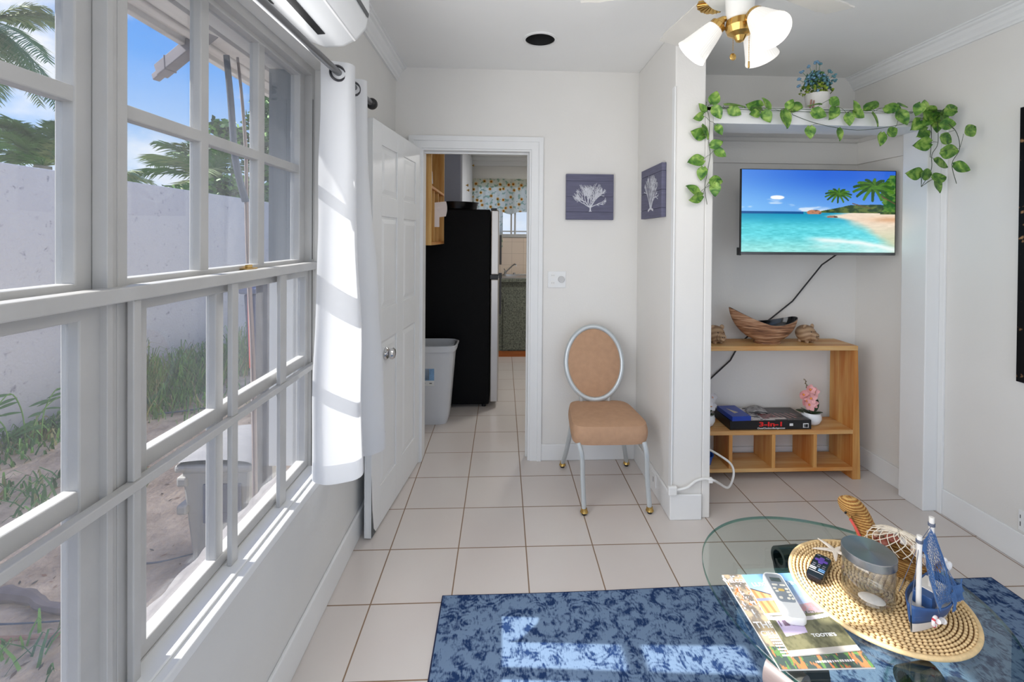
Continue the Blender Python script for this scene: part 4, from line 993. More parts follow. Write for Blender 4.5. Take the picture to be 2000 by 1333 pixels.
for i in range(420):
    a = rr.uniform(0, 2 * PI); el = rr.uniform(-0.1, 1.45); rad_ = rr.uniform(0.35, 1) ** 0.6
    d = Vector((math.cos(a) * math.cos(el), math.sin(a) * math.cos(el) * 0.7, math.sin(el)))
    c = Vector((1.708, 2.42, 2.232)) + Vector((d.x * 0.085, d.y * 0.085, d.z * 0.120)) * rad_
    hgt = (c.z - 2.22) / 0.12
    k = 0 if hgt < 0.45 and rr.random() < 0.85 else (1 if rr.random() < 0.62 else (2 if rr.random() < .6 else 3))
    if c.x > 1.73 and hgt > .3: k = 1 if rr.random() < .7 else 2
    R = frame((rr.uniform(-1, 1), rr.uniform(-1, 1), rr.uniform(-1, 1)), d)
    if k >= 2: mb.ell(c, (0.009, 0.009, 0.006), k, n=6, k=4, R=R)
    else: petal(mb, c, R @ Vector((1, 0, 0)), d, 0.016, 0.006, k)
for (x, z) in ((1.60, 2.30), (1.600, 2.265), (1.618, 2.345), (1.66, 2.375), (1.80, 2.325), (1.802, 2.30), (1.72, 2.385), (1.775, 2.345), (1.70, 2.395)):
    c = Vector((x, 2.41, z)); ms_.tube([(1.71, 2.42, 2.23), (c + Vector((1.71, 2.42, 2.26))) / 2, c], 0.0011, 5)
    for i in range(4): mb.ell(c + Vector((rr.uniform(-.008, .008), rr.uniform(-.008, .008), rr.uniform(-.006, .008))), (0.008, 0.008, 0.006), 2 if x > 1.7 else 3, n=6, k=4)
mb.build('blossoms', lf, pl_, smooth=60)
ms_.build('stems', lf[1], pl_)

LEAVES = [(1.058, 2.14, 0.072, -70), (0.991, 2.086, 0.053, -130), (0.969, 2.036, 0.057, 160), (1.065, 2.06, 0.072, 60), (0.976, 1.958, 0.083, 190), (1.011, 1.963, 0.076, 60), (1.079, 1.975, 0.057, 60), (1.068, 1.906, 0.064, -20), (1.088, 1.86, 0.064, 30), (0.961, 1.82, 0.083, 170), (0.996, 1.755, 0.068, 100), (1.071, 1.718, 0.076, 0), (1.063, 1.675, 0.068, 90), (0.951, 1.678, 0.076, -150), (0.963, 1.632, 0.076, 160), (1.158, 2.1, 0.098, 5), (1.163, 2.071, 0.068, 30), (1.261, 2.102, 0.083, 185), (1.32, 2.115, 0.068, -120), (1.265, 2.064, 0.06, 170), (1.329, 2.049, 0.068, 60), (1.439, 2.113, 0.053, -60), (1.423, 2.036, 0.094, 75), (1.479, 2.099, 0.076, 5), (1.553, 1.972, 0.064, 85), (1.579, 2.116, 0.068, -10), (1.592, 2.066, 0.076, 20), (1.672, 2.072, 0.076, 120), (1.675, 2.126, 0.06, 30), (1.706, 1.964, 0.064, 80), (1.757, 2.042, 0.064, 80), (1.784, 2.109, 0.06, -110), (1.805, 2.07, 0.068, 30), (1.873, 2.111, 0.083, 5), (1.898, 2.045, 0.076, 60), (1.928, 1.944, 0.068, 95), (1.98, 1.984, 0.068, -30), (1.979, 2.101, 0.076, 10), (2.041, 2.056, 0.083, 60), (2.031, 2.114, 0.064, 3), (2.109, 2.096, 0.068, 110), (2.15, 2.128, 0.045, -90), (2.216, 2.098, 0.113, 0), (2.29, 2.1, 0.076, -20), (2.175, 2.066, 0.076, 30), (2.241, 2.059, 0.076, 20), (2.102, 2.018, 0.083, 140), (2.287, 2.029, 0.072, 0), (2.217, 2.012, 0.06, 90), (2.144, 1.979, 0.083, 150), (2.132, 1.92, 0.091, 170), (2.276, 1.95, 0.076, 20), (2.293, 1.887, 0.091, 0), (2.399, 2.0, 0.076, -30), (2.249, 1.824, 0.083, 20), (2.098, 1.771, 0.083, 180), (2.172, 1.768, 0.076, 0), (2.238, 1.753, 0.076, -10), (2.222, 1.709, 0.079, 60), (2.355, 1.806, 0.076, 20), (2.298, 2.088, 0.06, 0)]
ivm, t, p = newmat('variegated ivy leaf')
tcn = N(t, 'ShaderNodeTexCoord'); nn = N(t, 'ShaderNodeTexNoise'); nn.inputs['Scale'].default_value = 26; nn.inputs['Detail'].default_value = 3; nn.inputs['Distortion'].default_value = 0.8; t.links.new(tcn.outputs['Object'], nn.inputs['Vector'])
r = N(t, 'ShaderNodeValToRGB'); r.color_ramp.elements[0].position = 0.36; r.color_ramp.elements[0].color = lin((46, 96, 34)); r.color_ramp.elements[1].position = 0.68; r.color_ramp.elements[1].color = lin((156, 186, 92))
e = r.color_ramp.elements.new(0.5); e.color = lin((98, 142, 52))
t.links.new(nn.outputs[0], r.inputs[0]); t.links.new(r.outputs[0], p.inputs['Base Color']); p.inputs['Roughness'].default_value = 0.5
ivs = mat('ivy stem', (62, 76, 52), 0.6)
def ivy_leaf(mb, c, L_, ang, face, twist):
    # heart shaped leaf, tip towards ang (image degrees, 90 = down), lying roughly in the plane facing `face`
    q = rad(ang); f = Vector(face).normalized(); hx = Vector((0, 0, 1)).cross(f).normalized() * -1; hx = hx if hx.x > 0 or abs(hx.x) < 1e-6 else -hx
    d = hx * math.cos(q) + Vector((0, 0, -1)) * math.sin(q)
    R = frame(d, f) @ Rx(twist)
    n_ = 8; vs = []; W_ = L_ * 0.40
    for i in range(n_ + 1):
        u = i / n_; w = W_ * (math.sin(PI * (u ** 0.62)) ** 0.75 if 0 < u < 1 else (0.28 if u == 0 else 0))
        for j in (-1, -0.5, 0, 0.5, 1): vs.append(Vector(c) + R @ Vector((L_ * (u - 0.5) - (0.10 * L_ * abs(j) if i == 0 else 0), w * j, -0.10 * W_ + 0.20 * W_ * abs(j) - 0.22 * L_ * (u - .4) ** 2)))
    fs = [(i * 5 + j, (i + 1) * 5 + j, (i + 1) * 5 + j + 1, i * 5 + j + 1) for i in range(n_) for j in range(4)]
    mb.add(vs, fs)
def place_r(x, z, y=2.238):
    # leaves past the casing hang on the right wall, nearer to the room
    if x > 2.215:
        k_ = 2.272 / (x + 0.06); k_ = min(1.0, k_)
        return Vector((x * k_, y * k_, 1.42985 + (z - 1.42985) * k_)), k_
    return Vector((x, y, z)), 1.0
def garland(name, label, sel, stems, seed):
    g = thing(name, label, 'garland', sel_loc, 'ivy garlands around the niche')
    rr = random.Random(seed); mb = MB()
    for (x, z, L_, ang) in sel:
        for rep in range(1):
            c, k_ = place_r(x, z)
            flat = ang in (5, 3, 185, 0, 10, -10) and 2.085 < z < 2.13
            tw = rad(rr.uniform(50, 72)) * rr.choice((-1, 1)) if flat else rad(rr.uniform(-30, 30))
            ivy_leaf(mb, c + Vector((0, rr.uniform(-0.012, 0.006), 0)), L_ * 1.02, ang, (rr.uniform(-0.3, 0.25), -1, rr.uniform(-0.15, 0.35)), tw)
            tp = c - Vector((math.cos(rad(ang)), 0, -math.sin(rad(ang)))) * L_ * 0.5
    mb.build('leaves', ivm, g, smooth=60)
    mb = MB()
    for st in stems:
        P = []
        for x, z in st:
            q, k_ = place_r(x, z, 2.252); P.append(q)
        mb.tube(smooth_path(P, 5), 0.0014, 6)
    for (x, z, L_, ang) in sel:
        c, k_ = place_r(x, z); b0 = c - Vector((math.cos(rad(ang)), 0, -math.sin(rad(ang)))) * L_ * 0.5
        best = None
        for st in stems:
            for sx, sz in st:
                q, _ = place_r(sx, sz, 2.252); dd = (q - b0).length
                if best is None or dd < best[0]: best = (dd, q)
        if best[0] < 0.09: mb.tube([b0, (b0 + best[1]) / 2 + Vector((0, -0.003, 0.004)), best[1]], 0.0010, 5)
    mb.build('stems', ivs, g)
sel_loc = (1.02, 2.24, 1.60)
garland('ivy_garland', 'artificial ivy strand hanging down the front of the pier at the niche left', LEAVES[:15], [[(1.02, 2.12), (1.02, 2.094), (1.037, 2.024), (1.034, 1.916), (1.042, 1.855), (1.028, 1.762), (1.017, 1.684), (1.029, 1.603)], [(1.00, 1.95), (1.03, 1.97)]], 1)
sel_loc = (1.6, 2.24, 1.95)
garland('ivy_garland', 'artificial ivy strand draped along the header above the niche', LEAVES[15:41], [[(1.02, 2.094), (1.258, 2.095), (1.578, 2.093), (1.902, 2.092), (2.165, 2.09)], [(1.1, 2.088), (1.4, 2.082), (1.75, 2.08), (2.1, 2.085)], [(1.466, 2.064), (1.603, 2.02), (1.806, 1.992), (2.018, 2.02), (2.165, 2.062)]], 2)
sel_loc = (2.2, 2.2, 1.68)
dense = LEAVES[41:] + [(2.19, 2.085, 0.07, 40), (2.25, 2.075, 0.07, 140), (2.20, 2.045, 0.06, 100), (2.165, 2.04, 0.07, 130), (2.26, 2.045, 0.07, 60)]
garland('ivy_garland', 'thick artificial ivy bunch hanging at the upper right corner of the niche', dense, [[(2.231, 2.083), (2.241, 1.937), (2.209, 1.873), (2.206, 1.794), (2.154, 1.706)], [(2.248, 2.064), (2.332, 2.002), (2.358, 1.907), (2.318, 1.827), (2.344, 1.725)], [(2.20, 2.06), (2.205, 1.96), (2.20, 1.86)]], 3)
# ================================================================== CHAIR
fab = mat('tan upholstery', (186, 148, 118), 0.85, var=0.06, vscale=30, bump=0.5, bscale=500)
ch = thing('banquet_chair', 'tan upholstered banquet chair with oval back and silver metal legs', 'chair', (0.59, 2.56, 0.0))
def seat_pt(u, v, top_):
    # u around outline, v radial
    th = 2 * PI * u; c, s_ = math.cos(th), math.sin(th); e_ = 0.36
    cx_ = math.copysign(abs(c) ** e_, c); sy_ = math.copysign(abs(s_) ** e_, s_)
    y = 2.52 + 0.20 * sy_; hw = 0.214 - 0.035 * (sy_ + 1) / 2
    return 0.575 + hw * cx_ * v, 2.52 + 0.20 * sy_ * v
mb = MB()
def seat(u, v):
    if v < 0.5:
        r_ = v * 2; x, y = seat_pt(u, min(1, r_) * 0.96 if r_ < 0.999 else 0.96, 1); z = 0.461 - 0.012 * r_ ** 4
    else:
        k_ = (v - 0.5) * 2; r_ = 0.96 + 0.04 * math.sin(k_ * PI) * 1.0; x, y = seat_pt(u, r_, 1); z = 0.449 - 0.095 * k_
    return (x, y, z)
mb.grid(seat, 72, 21, cu=True); mb.add([seat(i / 72, 1.0) for i in range(72)], [tuple(range(72))])
mb.build('seat', fab, ch, smooth=60)
bc = Vector((0.560, 2.735, 0.672)); RB = frame((1, 0, 0), (0, -1, 0.20))      # local x right, y up along back, z facing camera
def oval(a, b, z, u): return bc + RB @ Vector((a * math.cos(2 * PI * u), b * math.sin(2 * PI * u), z))
mb = MB()
mb.grid(lambda u, v: oval(0.158 * min(1, v * 1.0), 0.200 * min(1, v), 0.018 * (1 - v ** 4) + 0.006, u), 56, 12, cu=True)
mb.grid(lambda u, v: oval(0.158 * (1 - v * 0.99), 0.200 * (1 - v * .99), -0.012, u), 56, 4, cu=True)
mb.build('backrest', fab, ch, smooth=60)
mb = MB(); mb.tube([oval(0.171, 0.214, 0.0, i / 64) for i in range(64)], 0.0150, 10, closed=True)
mb.build('back_frame', alu_m, ch, smooth=60)
mb = MB()
for s_ in (-1, 1): mb.tube([bc + RB @ Vector((0.085 * s_, -0.195, -0.004)), (0.560 + 0.080 * s_, 2.700, 0.42), (0.560 + 0.080 * s_, 2.69, 0.37)], 0.012, 10)
mb.obox((0.560, 2.703, 0.452), (0.15, 0.010, 0.028), None)
mb.build('back_support', alu_m, ch, smooth=40, bevel=0.001)
legs = [((0.402, 2.345, 0.362), (0.418, 2.330, 0.30), (0.424, 2.335, 0.18), (0.430, 2.320, 0.022)),
        ((0.748, 2.345, 0.362), (0.758, 2.330, 0.30), (0.764, 2.335, 0.18), (0.774, 2.322, 0.022)),
        ((0.430, 2.690, 0.385), (0.415, 2.720, 0.25), (0.398, 2.760, 0.12), (0.382, 2.805, 0.022)),
        ((0.690, 2.690, 0.385), (0.715, 2.730, 0.25), (0.742, 2.775, 0.12), (0.786, 2.815, 0.022))]
legs[3] = ((0.690, 2.690, 0.385), (0.730, 2.720, 0.25), (0.762, 2.765, 0.12), (0.786, 2.812, 0.022))
for k_, lp in enumerate(legs):
    mb = MB(); mb.tube(smooth_path(lp, 6), 0.0145, 12, flat=0.8); lg = mb.build('leg', alu_m, ch)
    mb = MB(); e_ = lp[3]; mb.lathe([(0.0, 0), (0.012, 0.0), (0.016, 0.010)], (e_[0], e_[1], 0.0), 16, 1); mb.lathe([(0.014, 0.010), (0.021, 0.014), (0.017, 0.024), (0.015, 0.034), (0.012, 0.034)], (e_[0], e_[1], 0), 16, 0)
    mb.build('foot_glide', [brass_m, black_m], lg)

# ================================================================== RUG
rg, t, p = newmat('navy damask rug pile')
tcn = N(t, 'ShaderNodeTexCoord')
n0 = N(t, 'ShaderNodeTexNoise'); n0.inputs['Scale'].default_value = 7; n0.inputs['Detail'].default_value = 2; t.links.new(tcn.outputs['Object'], n0.inputs['Vector'])
vm = N(t, 'ShaderNodeVectorMath', operation='MULTIPLY_ADD'); vm.inputs[1].default_value = (0.10, 0.10, 0.10); t.links.new(n0.outputs['Color'], vm.inputs[0]); t.links.new(tcn.outputs['Object'], vm.inputs[2])
vo = N(t, 'ShaderNodeTexVoronoi'); vo.inputs['Scale'].default_value = 13.0; t.links.new(vm.outputs[0], vo.inputs['Vector'])
sn = N(t, 'ShaderNodeMath', operation='MULTIPLY'); sn.inputs[1].default_value = 32; t.links.new(vo.outputs['Distance'], sn.inputs[0])
s2 = N(t, 'ShaderNodeMath', operation='SINE'); t.links.new(sn.outputs[0], s2.inputs[0])
n2 = N(t, 'ShaderNodeTexNoise'); n2.inputs['Scale'].default_value = 24; n2.inputs['Detail'].default_value = 5; n2.inputs['Roughness'].default_value = 0.6; t.links.new(tcn.outputs['Object'], n2.inputs['Vector'])
ad = N(t, 'ShaderNodeMath', operation='MULTIPLY_ADD'); ad.inputs[1].default_value = 0.05; t.links.new(s2.outputs[0], ad.inputs[0]); t.links.new(n2.outputs[0], ad.inputs[2])
mp2 = N(t, 'ShaderNodeMapping'); mp2.inputs['Scale'].default_value = (240, 60, 1); t.links.new(tcn.outputs['Object'], mp2.inputs[0])
n3 = N(t, 'ShaderNodeTexNoise'); n3.inputs['Scale'].default_value = 1.0; n3.inputs['Detail'].default_value = 1; t.links.new(mp2.outputs[0], n3.inputs['Vector'])
a2 = N(t, 'ShaderNodeMath', operation='MULTIPLY_ADD'); a2.inputs[1].default_value = 0.30; t.links.new(n3.outputs[0], a2.inputs[0]); t.links.new(ad.outputs[0], a2.inputs[2])
r = N(t, 'ShaderNodeValToRGB'); r.color_ramp.elements[0].position = 0.53; r.color_ramp.elements[0].color = lin((34, 56, 96)); r.color_ramp.elements[1].position = 0.70; r.color_ramp.elements[1].color = lin((112, 134, 162))
t.links.new(a2.outputs[0], r.inputs[0]); t.links.new(r.outputs[0], p.inputs['Base Color']); p.inputs['Roughness'].default_value = 0.95; p.inputs['Specular IOR Level'].default_value = 0.1
bm_ = N(t, 'ShaderNodeBump'); bm_.inputs['Strength'].default_value = 0.5; bm_.inputs['Distance'].default_value = 0.003; t.links.new(a2.outputs[0], bm_.inputs['Height']); t.links.new(bm_.outputs[0], p.inputs['Normal'])
ru = thing('area_rug', 'navy blue damask patterned rug on the tiled floor', 'rug', (0.92, 1.02, 0.0))
mb = MB()
def rugp(u, v, z=0.009):
    x = -0.226 + 2.296 * u; y = 0.25 + 1.550 * v + 0.018 * u * v - 0.004 * math.sin(u * 9) * v
    return (x, y, z)
mb.grid(lambda u, v: rugp(u, v), 40, 30); mb.grid(lambda u, v: rugp(u, v, 0.001), 2, 2)
mb.build('pile', rg, ru, smooth=0)
mb = MB(); edge = [rugp(i / 40, 1, 0.005) for i in range(41)] + [rugp(1, 1 - i / 20, 0.005) for i in range(1, 21)] + [rugp(1 - i / 40, 0, 0.005) for i in range(1, 41)] + [rugp(0, i / 20, 0.005) for i in range(1, 20)]
mb.tube(edge, 0.0045, 8, closed=True); mb.build('bound_edge', mat('dark rug binding', (22, 32, 66), 0.9), ru)

# ================================================================== COFFEE TABLE
TZ = 0.46
def tr_out(th):
    k_ = (0.3612, -0.0041, -0.0026, -0.0041, 0.001, 0.0081, 0.0064)
    return k_[0] + k_[1] * math.cos(th) + k_[2] * math.sin(th) + k_[3] * math.cos(2 * th) + k_[4] * math.sin(2 * th) + k_[5] * math.cos(3 * th) + k_[6] * math.sin(3 * th)
TC = Vector((0.94, 1.187, 0))
ct = thing('coffee_table', 'round clear glass coffee table on dark curled bentwood legs', 'coffee table', (0.94, 1.187, 0.009))
tg = clear('clear table glass', (0.90, 0.945, 0.925), 0.05, rough=0.01); tge = mat('green glass edge', (96, 168, 148), 0.1)
tge2 = clear('green tinted glass edge', (0.25, 0.52, 0.44), 0.12, rough=0.05)
n_ = 128; mb = MB()
def ringp(r0, z): return [(TC.x + (tr_out(2 * PI * i / n_) + r0) * math.cos(2 * PI * i / n_), TC.y + (tr_out(2 * PI * i / n_) + r0) * math.sin(2 * PI * i / n_), z) for i in range(n_)]
rings = [ringp(-0.020, TZ), ringp(-0.0015, TZ), ringp(0, TZ - 0.0015), ringp(0, TZ - 0.0085), ringp(-0.0015, TZ - 0.010), ringp(-0.020, TZ - 0.010)]
vs = sum(rings, []); fs = []; mm = []
mb.add(vs, [])
for k_ in range(5):
    for i in range(n_):
        mb.f.append((k_ * n_ + i, k_ * n_ + (i + 1) % n_, (k_ + 1) * n_ + (i + 1) % n_, (k_ + 1) * n_ + i)); mb.m.append(1 if 1 <= k_ <= 3 else 0)
mb.f.append(tuple(range(n_))); mb.m.append(0); mb.f.append(tuple(5 * n_ + i for i in range(n_))); mb.m.append(0)
mb.build('glass_top', [tg, tge2], ct, smooth=30)
bw = mat('black green lacquered bentwood', (26, 34, 34), 0.2, var=0.2, vscale=8); bwi = mat('grey brown bentwood', (112, 100, 98), 0.4, var=0.1, vscale=14, stretch=(1, 1, 6))
def bent_leg(ang, tang, name_m, rtop):
    # ribbon in a vertical plane through the table centre: scroll on top, sweep down, curled foot
    a = rad(ang); d = Vector((math.cos(a), math.sin(a), 0)); w = Vector((-math.sin(a), math.cos(a), 0)); pts = []
    R_ = 0.036
    for i in range(22):       # top scroll, spirals from inside out
        q = rad(-150 + i * 18); rr_ = R_ * (0.45 + 0.55 * i / 21); pts.append((rtop + rr_ * math.cos(q) * -1, TZ - 0.0105 - R_ + rr_ * math.sin(q)))
    # sweep inwards then out to foot
    p0 = pts[-1]
    for s_ in np.linspace(0.06, 1, 22):
        z = p0[1] + (0.075 - p0[1]) * s_; r_ = rtop + R_ * 0.95 - (0.16) * math.sin(s_ * PI * 0.52) ; pts.append((r_, z))
    p1 = pts[-1]; Rf = 0.058
    base_r = p1[0] + 0.0
    for i in range(1, 24):
        q = rad(180 - i * -16.5) ; rr_ = Rf * (1 - 0.35 * i / 23); pts.append((base_r + Rf + rr_ * math.cos(q), 0.0105 + Rf + rr_ * math.sin(q)))
    T = 0.0105; W2 = 0.037
    mbl = MB(); n__ = len(pts); vs = []
    for i, (r_, z) in enumerate(pts):
        a0 = pts[max(0, i - 1)]; b0 = pts[min(n__ - 1, i + 1)]; tx, tz = b0[0] - a0[0], b0[1] - a0[1]; l_ = math.hypot(tx, tz) or 1; nx, nz_ = -tz / l_, tx / l_
        for (sw, sn_) in ((-1, -1), (1, -1), (1, 1), (-1, 1)):
            q = TC + d * (r_ + nx * sn_ * T / 2) + w * (sw * W2); vs.append((q.x, q.y, z + nz_ * sn_ * T / 2))
    fs = []
    for i in range(n__ - 1):
        for j in range(4): fs.append((i * 4 + j, i * 4 + (j + 1) % 4, (i + 1) * 4 + (j + 1) % 4, (i + 1) * 4 + j))
    fs += [(0, 1, 2, 3), ((n__ - 1) * 4, (n__ - 1) * 4 + 1, (n__ - 1) * 4 + 2, (n__ - 1) * 4 + 3)]
    mbl.add(vs, fs)
    zs = min(v[2] for v in mbl.v)
    mbl.v = [(x, y, z + (0.0102 - zs) * max(0, 1 - z / 0.3)) for x, y, z in mbl.v]
    return mbl.build('leg', name_m, ct, smooth=35)
bent_leg(95, 0, bw, 0.215); bent_leg(-82, 0, bw, 0.19); bent_leg(212, 0, bwi, 0.325)
# ---- placemat
straw = mat('pale woven rattan', (226, 196, 146), 0.7, var=0.14, vscale=60); strawd = mat('dark woven rattan base', (150, 110, 68), 0.8, var=0.2, vscale=50)
PC = Vector((1.032, 1.196)); PR = 0.203
pmx = thing('placemat', 'round woven rattan placemat on the glass table', 'placemat', (PC.x, PC.y, TZ + 0.0002))
mb = MB(); mb.lathe([(0, 0), (PR - 0.004, 0), (PR - 0.004, 0.0035), (0, 0.0035)], (PC.x, PC.y, TZ + 0.0003), 80); mb.build('base', strawd, pmx, smooth=0)
mb = MB(); nr = 21
for k_ in range(nr):
    r_ = 0.012 + (PR - 0.018) * k_ / (nr - 1) * 0.985; cnt = max(8, int(2 * PI * r_ / 0.0125)); pts = []
    steps = cnt * 6
    for i in range(steps):
        th = 2 * PI * i / steps; wv_ = math.sin(th * cnt + (k_ % 2) * PI)
        pts.append((PC.x + (r_ + 0.0012 * wv_) * math.cos(th), PC.y + (r_ + 0.0012 * wv_) * math.sin(th), TZ + 0.0068 + 0.0022 * wv_))
    rads = [0.0030 * (1.0 + 0.30 * math.sin(2 * PI * i / steps * cnt + (k_ % 2) * PI)) for i in range(steps)]
    mb.tube(pts, rads, 6, closed=True)
mb.build('weave', straw, pmx, smooth=60)
mb = MB(); mb.tube([(PC.x + PR * math.cos(2 * PI * i / 96), PC.y + PR * math.sin(2 * PI * i / 96), TZ + 0.0062) for i in range(96)], 0.0058, 10, closed=True)
mb.tube([(PC.x + (PR + 0.0004) * math.cos(2 * PI * i / 288), PC.y + (PR + 0.0004) * math.sin(2 * PI * i / 288), TZ + 0.0062 + 0.0045 * math.sin(i * 0.9)) for i in range(288)], 0.0022, 5, closed=True)
mb.build('rim', straw, pmx, smooth=60)
PZ_ = TZ + 0.0122       # top of the woven mat

# ---- jar
jc = Vector((0.985, 1.168, PZ_))
jg = clear('clear jar glass', (0.95, 0.96, 0.96), 0.09, rough=0.03)
jr = thing('glass_jar', 'clear glass jar with brushed steel lid on the woven placemat', 'jar', (jc.x, jc.y, PZ_))
mb = MB(); mb.lathe([(0, 0.001), (0.050, 0.0), (0.057, 0.004), (0.059, 0.012), (0.059, 0.095), (0.055, 0.104), (0.0525, 0.104), (0.0565, 0.093), (0.0565, 0.016), (0.052, 0.009), (0, 0.008)], jc, 56); mb.build('glass_body', jg, jr, smooth=60)
lm, t, p = newmat('radially brushed steel lid')
p.inputs['Metallic'].default_value = 1; p.inputs['Base Color'].default_value = lin((158, 158, 160)); p.inputs['Roughness'].default_value = 0.26; p.inputs['Anisotropic'].default_value = 0.85
tg_ = N(t, 'ShaderNodeTangent'); tg_.direction_type = 'RADIAL'; tg_.axis = 'Z'; t.links.new(tg_.outputs[0], p.inputs['Tangent'])
mb = MB(); mb.lathe([(0.0, 0.1045), (0.060, 0.1045), (0.0615, 0.106), (0.0615, 0.125), (0.0600, 0.1268), (0.0, 0.1268)], (0, 0, 0), 72)
mb.v = [(x + jc.x, y + jc.y, z + jc.z) for x, y, z in mb.v]
o = mb.build('lid', lm, jr, smooth=30); me = o.data
# keep the lid's own origin at its axis so that the brushing stays radial
off = Vector((0, 0, 0)); 
mb = MB(); mb.ell((jc.x + 0.014, jc.y - 0.0475, PZ_ + 0.030), (0.024, 0.0018, 0.012), n=18, k=8, R=Rz(rad(16)) @ Ry(rad(28))); 
shl = mat('white shell', (236, 232, 228), 0.4, var=0.05, vscale=60)
mb = MB(); mb.ell((jc.x - 0.008, jc.y - 0.022, PZ_ + 0.0125), (0.030, 0.016, 0.006), n=18, k=8, R=Rz(rad(-35)) @ Rx(rad(15)))
tag(mb.build('seashell', shl, None), 'white oval shell lying inside the glass jar', 'seashell')

# ---- starfish
sf = MB(); sc_ = Vector((1.022, 1.338, PZ_ + 0.004)); vs = []; npt = 5
for k_, (ln, an) in enumerate(((0.062, 100), (0.062, 165), (0.050, 235), (0.046, 305), (0.05, 25))):
    q = rad(an); d = Vector((math.cos(q), math.sin(q), 0)); sf.tube([sc_ - d * 0.004, sc_ + d * ln * 0.4 + Vector((0, 0, 0.003)), sc_ + d * ln * 0.8 + Vector((0, 0, 0.0015)), sc_ + d * ln + Vector((0, 0, 0.000))], [0.0085, 0.0065, 0.004, 0.0018], 8, flat=0.55)
tag(sf.build('starfish', mat('white starfish', (238, 228, 214), 0.8, var=0.06, vscale=80, bump=0.4, bscale=300), None), 'pale slender starfish lying beside the jar on the placemat', 'starfish')

# ---- streaming remote
def rbox(mb, w, l, h, rc, seg=6, z0=0.0, shrink=0.0, m=0):
    pts = []
    for cx_, cy_, a0 in ((w / 2 - rc, l / 2 - rc, 0), (-w / 2 + rc, l / 2 - rc, 90), (-w / 2 + rc, -l / 2 + rc, 180), (w / 2 - rc, -l / 2 + rc, 270)):
        for i in range(seg + 1): q = rad(a0 + 90 * i / seg); pts.append((cx_ + rc * math.cos(q), cy_ + rc * math.sin(q)))
    n__ = len(pts); e_ = min(h * 0.3, 0.004); lay = [(z0, 0.92), (z0 + e_, 1), (z0 + h - e_, 1), (z0 + h, 0.93)]
    vs = [(x * (1 - (1 - s_) * 1.0), y * (1 - (1 - s_) * w / l), z) for z, s_ in lay for x, y in pts]
    fs = [(k * n__ + i, k * n__ + (i + 1) % n__, (k + 1) * n__ + (i + 1) % n__, (k + 1) * n__ + i) for k in range(3) for i in range(n__)] + [tuple(range(n__))[::-1], tuple(3 * n__ + i for i in range(n__))]
    mb.add(vs, fs, m)
def remote_frame(c, top_dir, tilt=(0, 0, 1)):
    y = Vector(top_dir).normalized(); z = Vector(tilt); z = (z - y * z.dot(y)).normalized(); x = y.cross(z); R = Matrix.Identity(3)
    for i in range(3): R[i][0] = x[i]; R[i][1] = y[i]; R[i][2] = z[i]
    return R
c = Vector((0.917, 1.262, PZ_ + 0.001)); R = remote_frame(c, (0.100, 0.105, 0.0))
R = remote_frame(c, (0.110, 0.098, 0.0))
rm = thing('streaming_remote', 'small black remote with purple arrow pad at the left edge of the placemat', 'remote', c)
mb = MB(); rbox(mb, 0.042, 0.118, 0.017, 0.012); mb.xf(0, R, c); mb.build('body', mat('black gloss remote', (22, 20, 26), 0.22), rm, smooth=40)
purp = mat('purple rubber', (104, 76, 176), 0.45); grk = mat('grey key', (112, 112, 124), 0.4); blk = mat('blue key', (112, 158, 214), 0.4); whk = mat('white key', (214, 212, 214), 0.4)
def key(mb, x, y, w, l, h, z, rc=0.001): 
    st = len(mb.v); rbox(mb, w, l, h, min(rc, w / 2.01, l / 2.01), 3); mb.xf(st, R, c + R @ Vector((x, y, z)))
mb = MB(); key(mb, 0, 0.027, 0.032, 0.011, 0.002, 0.0165, 0.003); key(mb, 0, 0.027, 0.012, 0.031, 0.0021, 0.0165, 0.003); mb.build('arrow_pad', purp, rm)
for x, y, w_, l_, mt in [(-0.011, 0.049, 0.009, 0.0035, grk), (0.011, 0.049, 0.009, 0.0035, grk)] + [(x, y, 0.008, 0.004, grk) for y in (0.004, -0.006) for x in (-0.012, 0, 0.012)] + [(-0.0105, -0.016, 0.016, 0.004, whk), (-0.0105, -0.024, 0.016, 0.003, whk), (0.0105, -0.016, 0.016, 0.004, blk), (0.0105, -0.024, 0.016, 0.004, blk)]:
    mb = MB(); key(mb, x, y, w_, l_, 0.0015, 0.0168); mb.build('button', mt, rm)
mb = MB(); key(mb, 0, -0.034, 0.036, 0.0010, 0.0008, 0.0168, 0.0004); mb.build('trim_line', whk, rm)

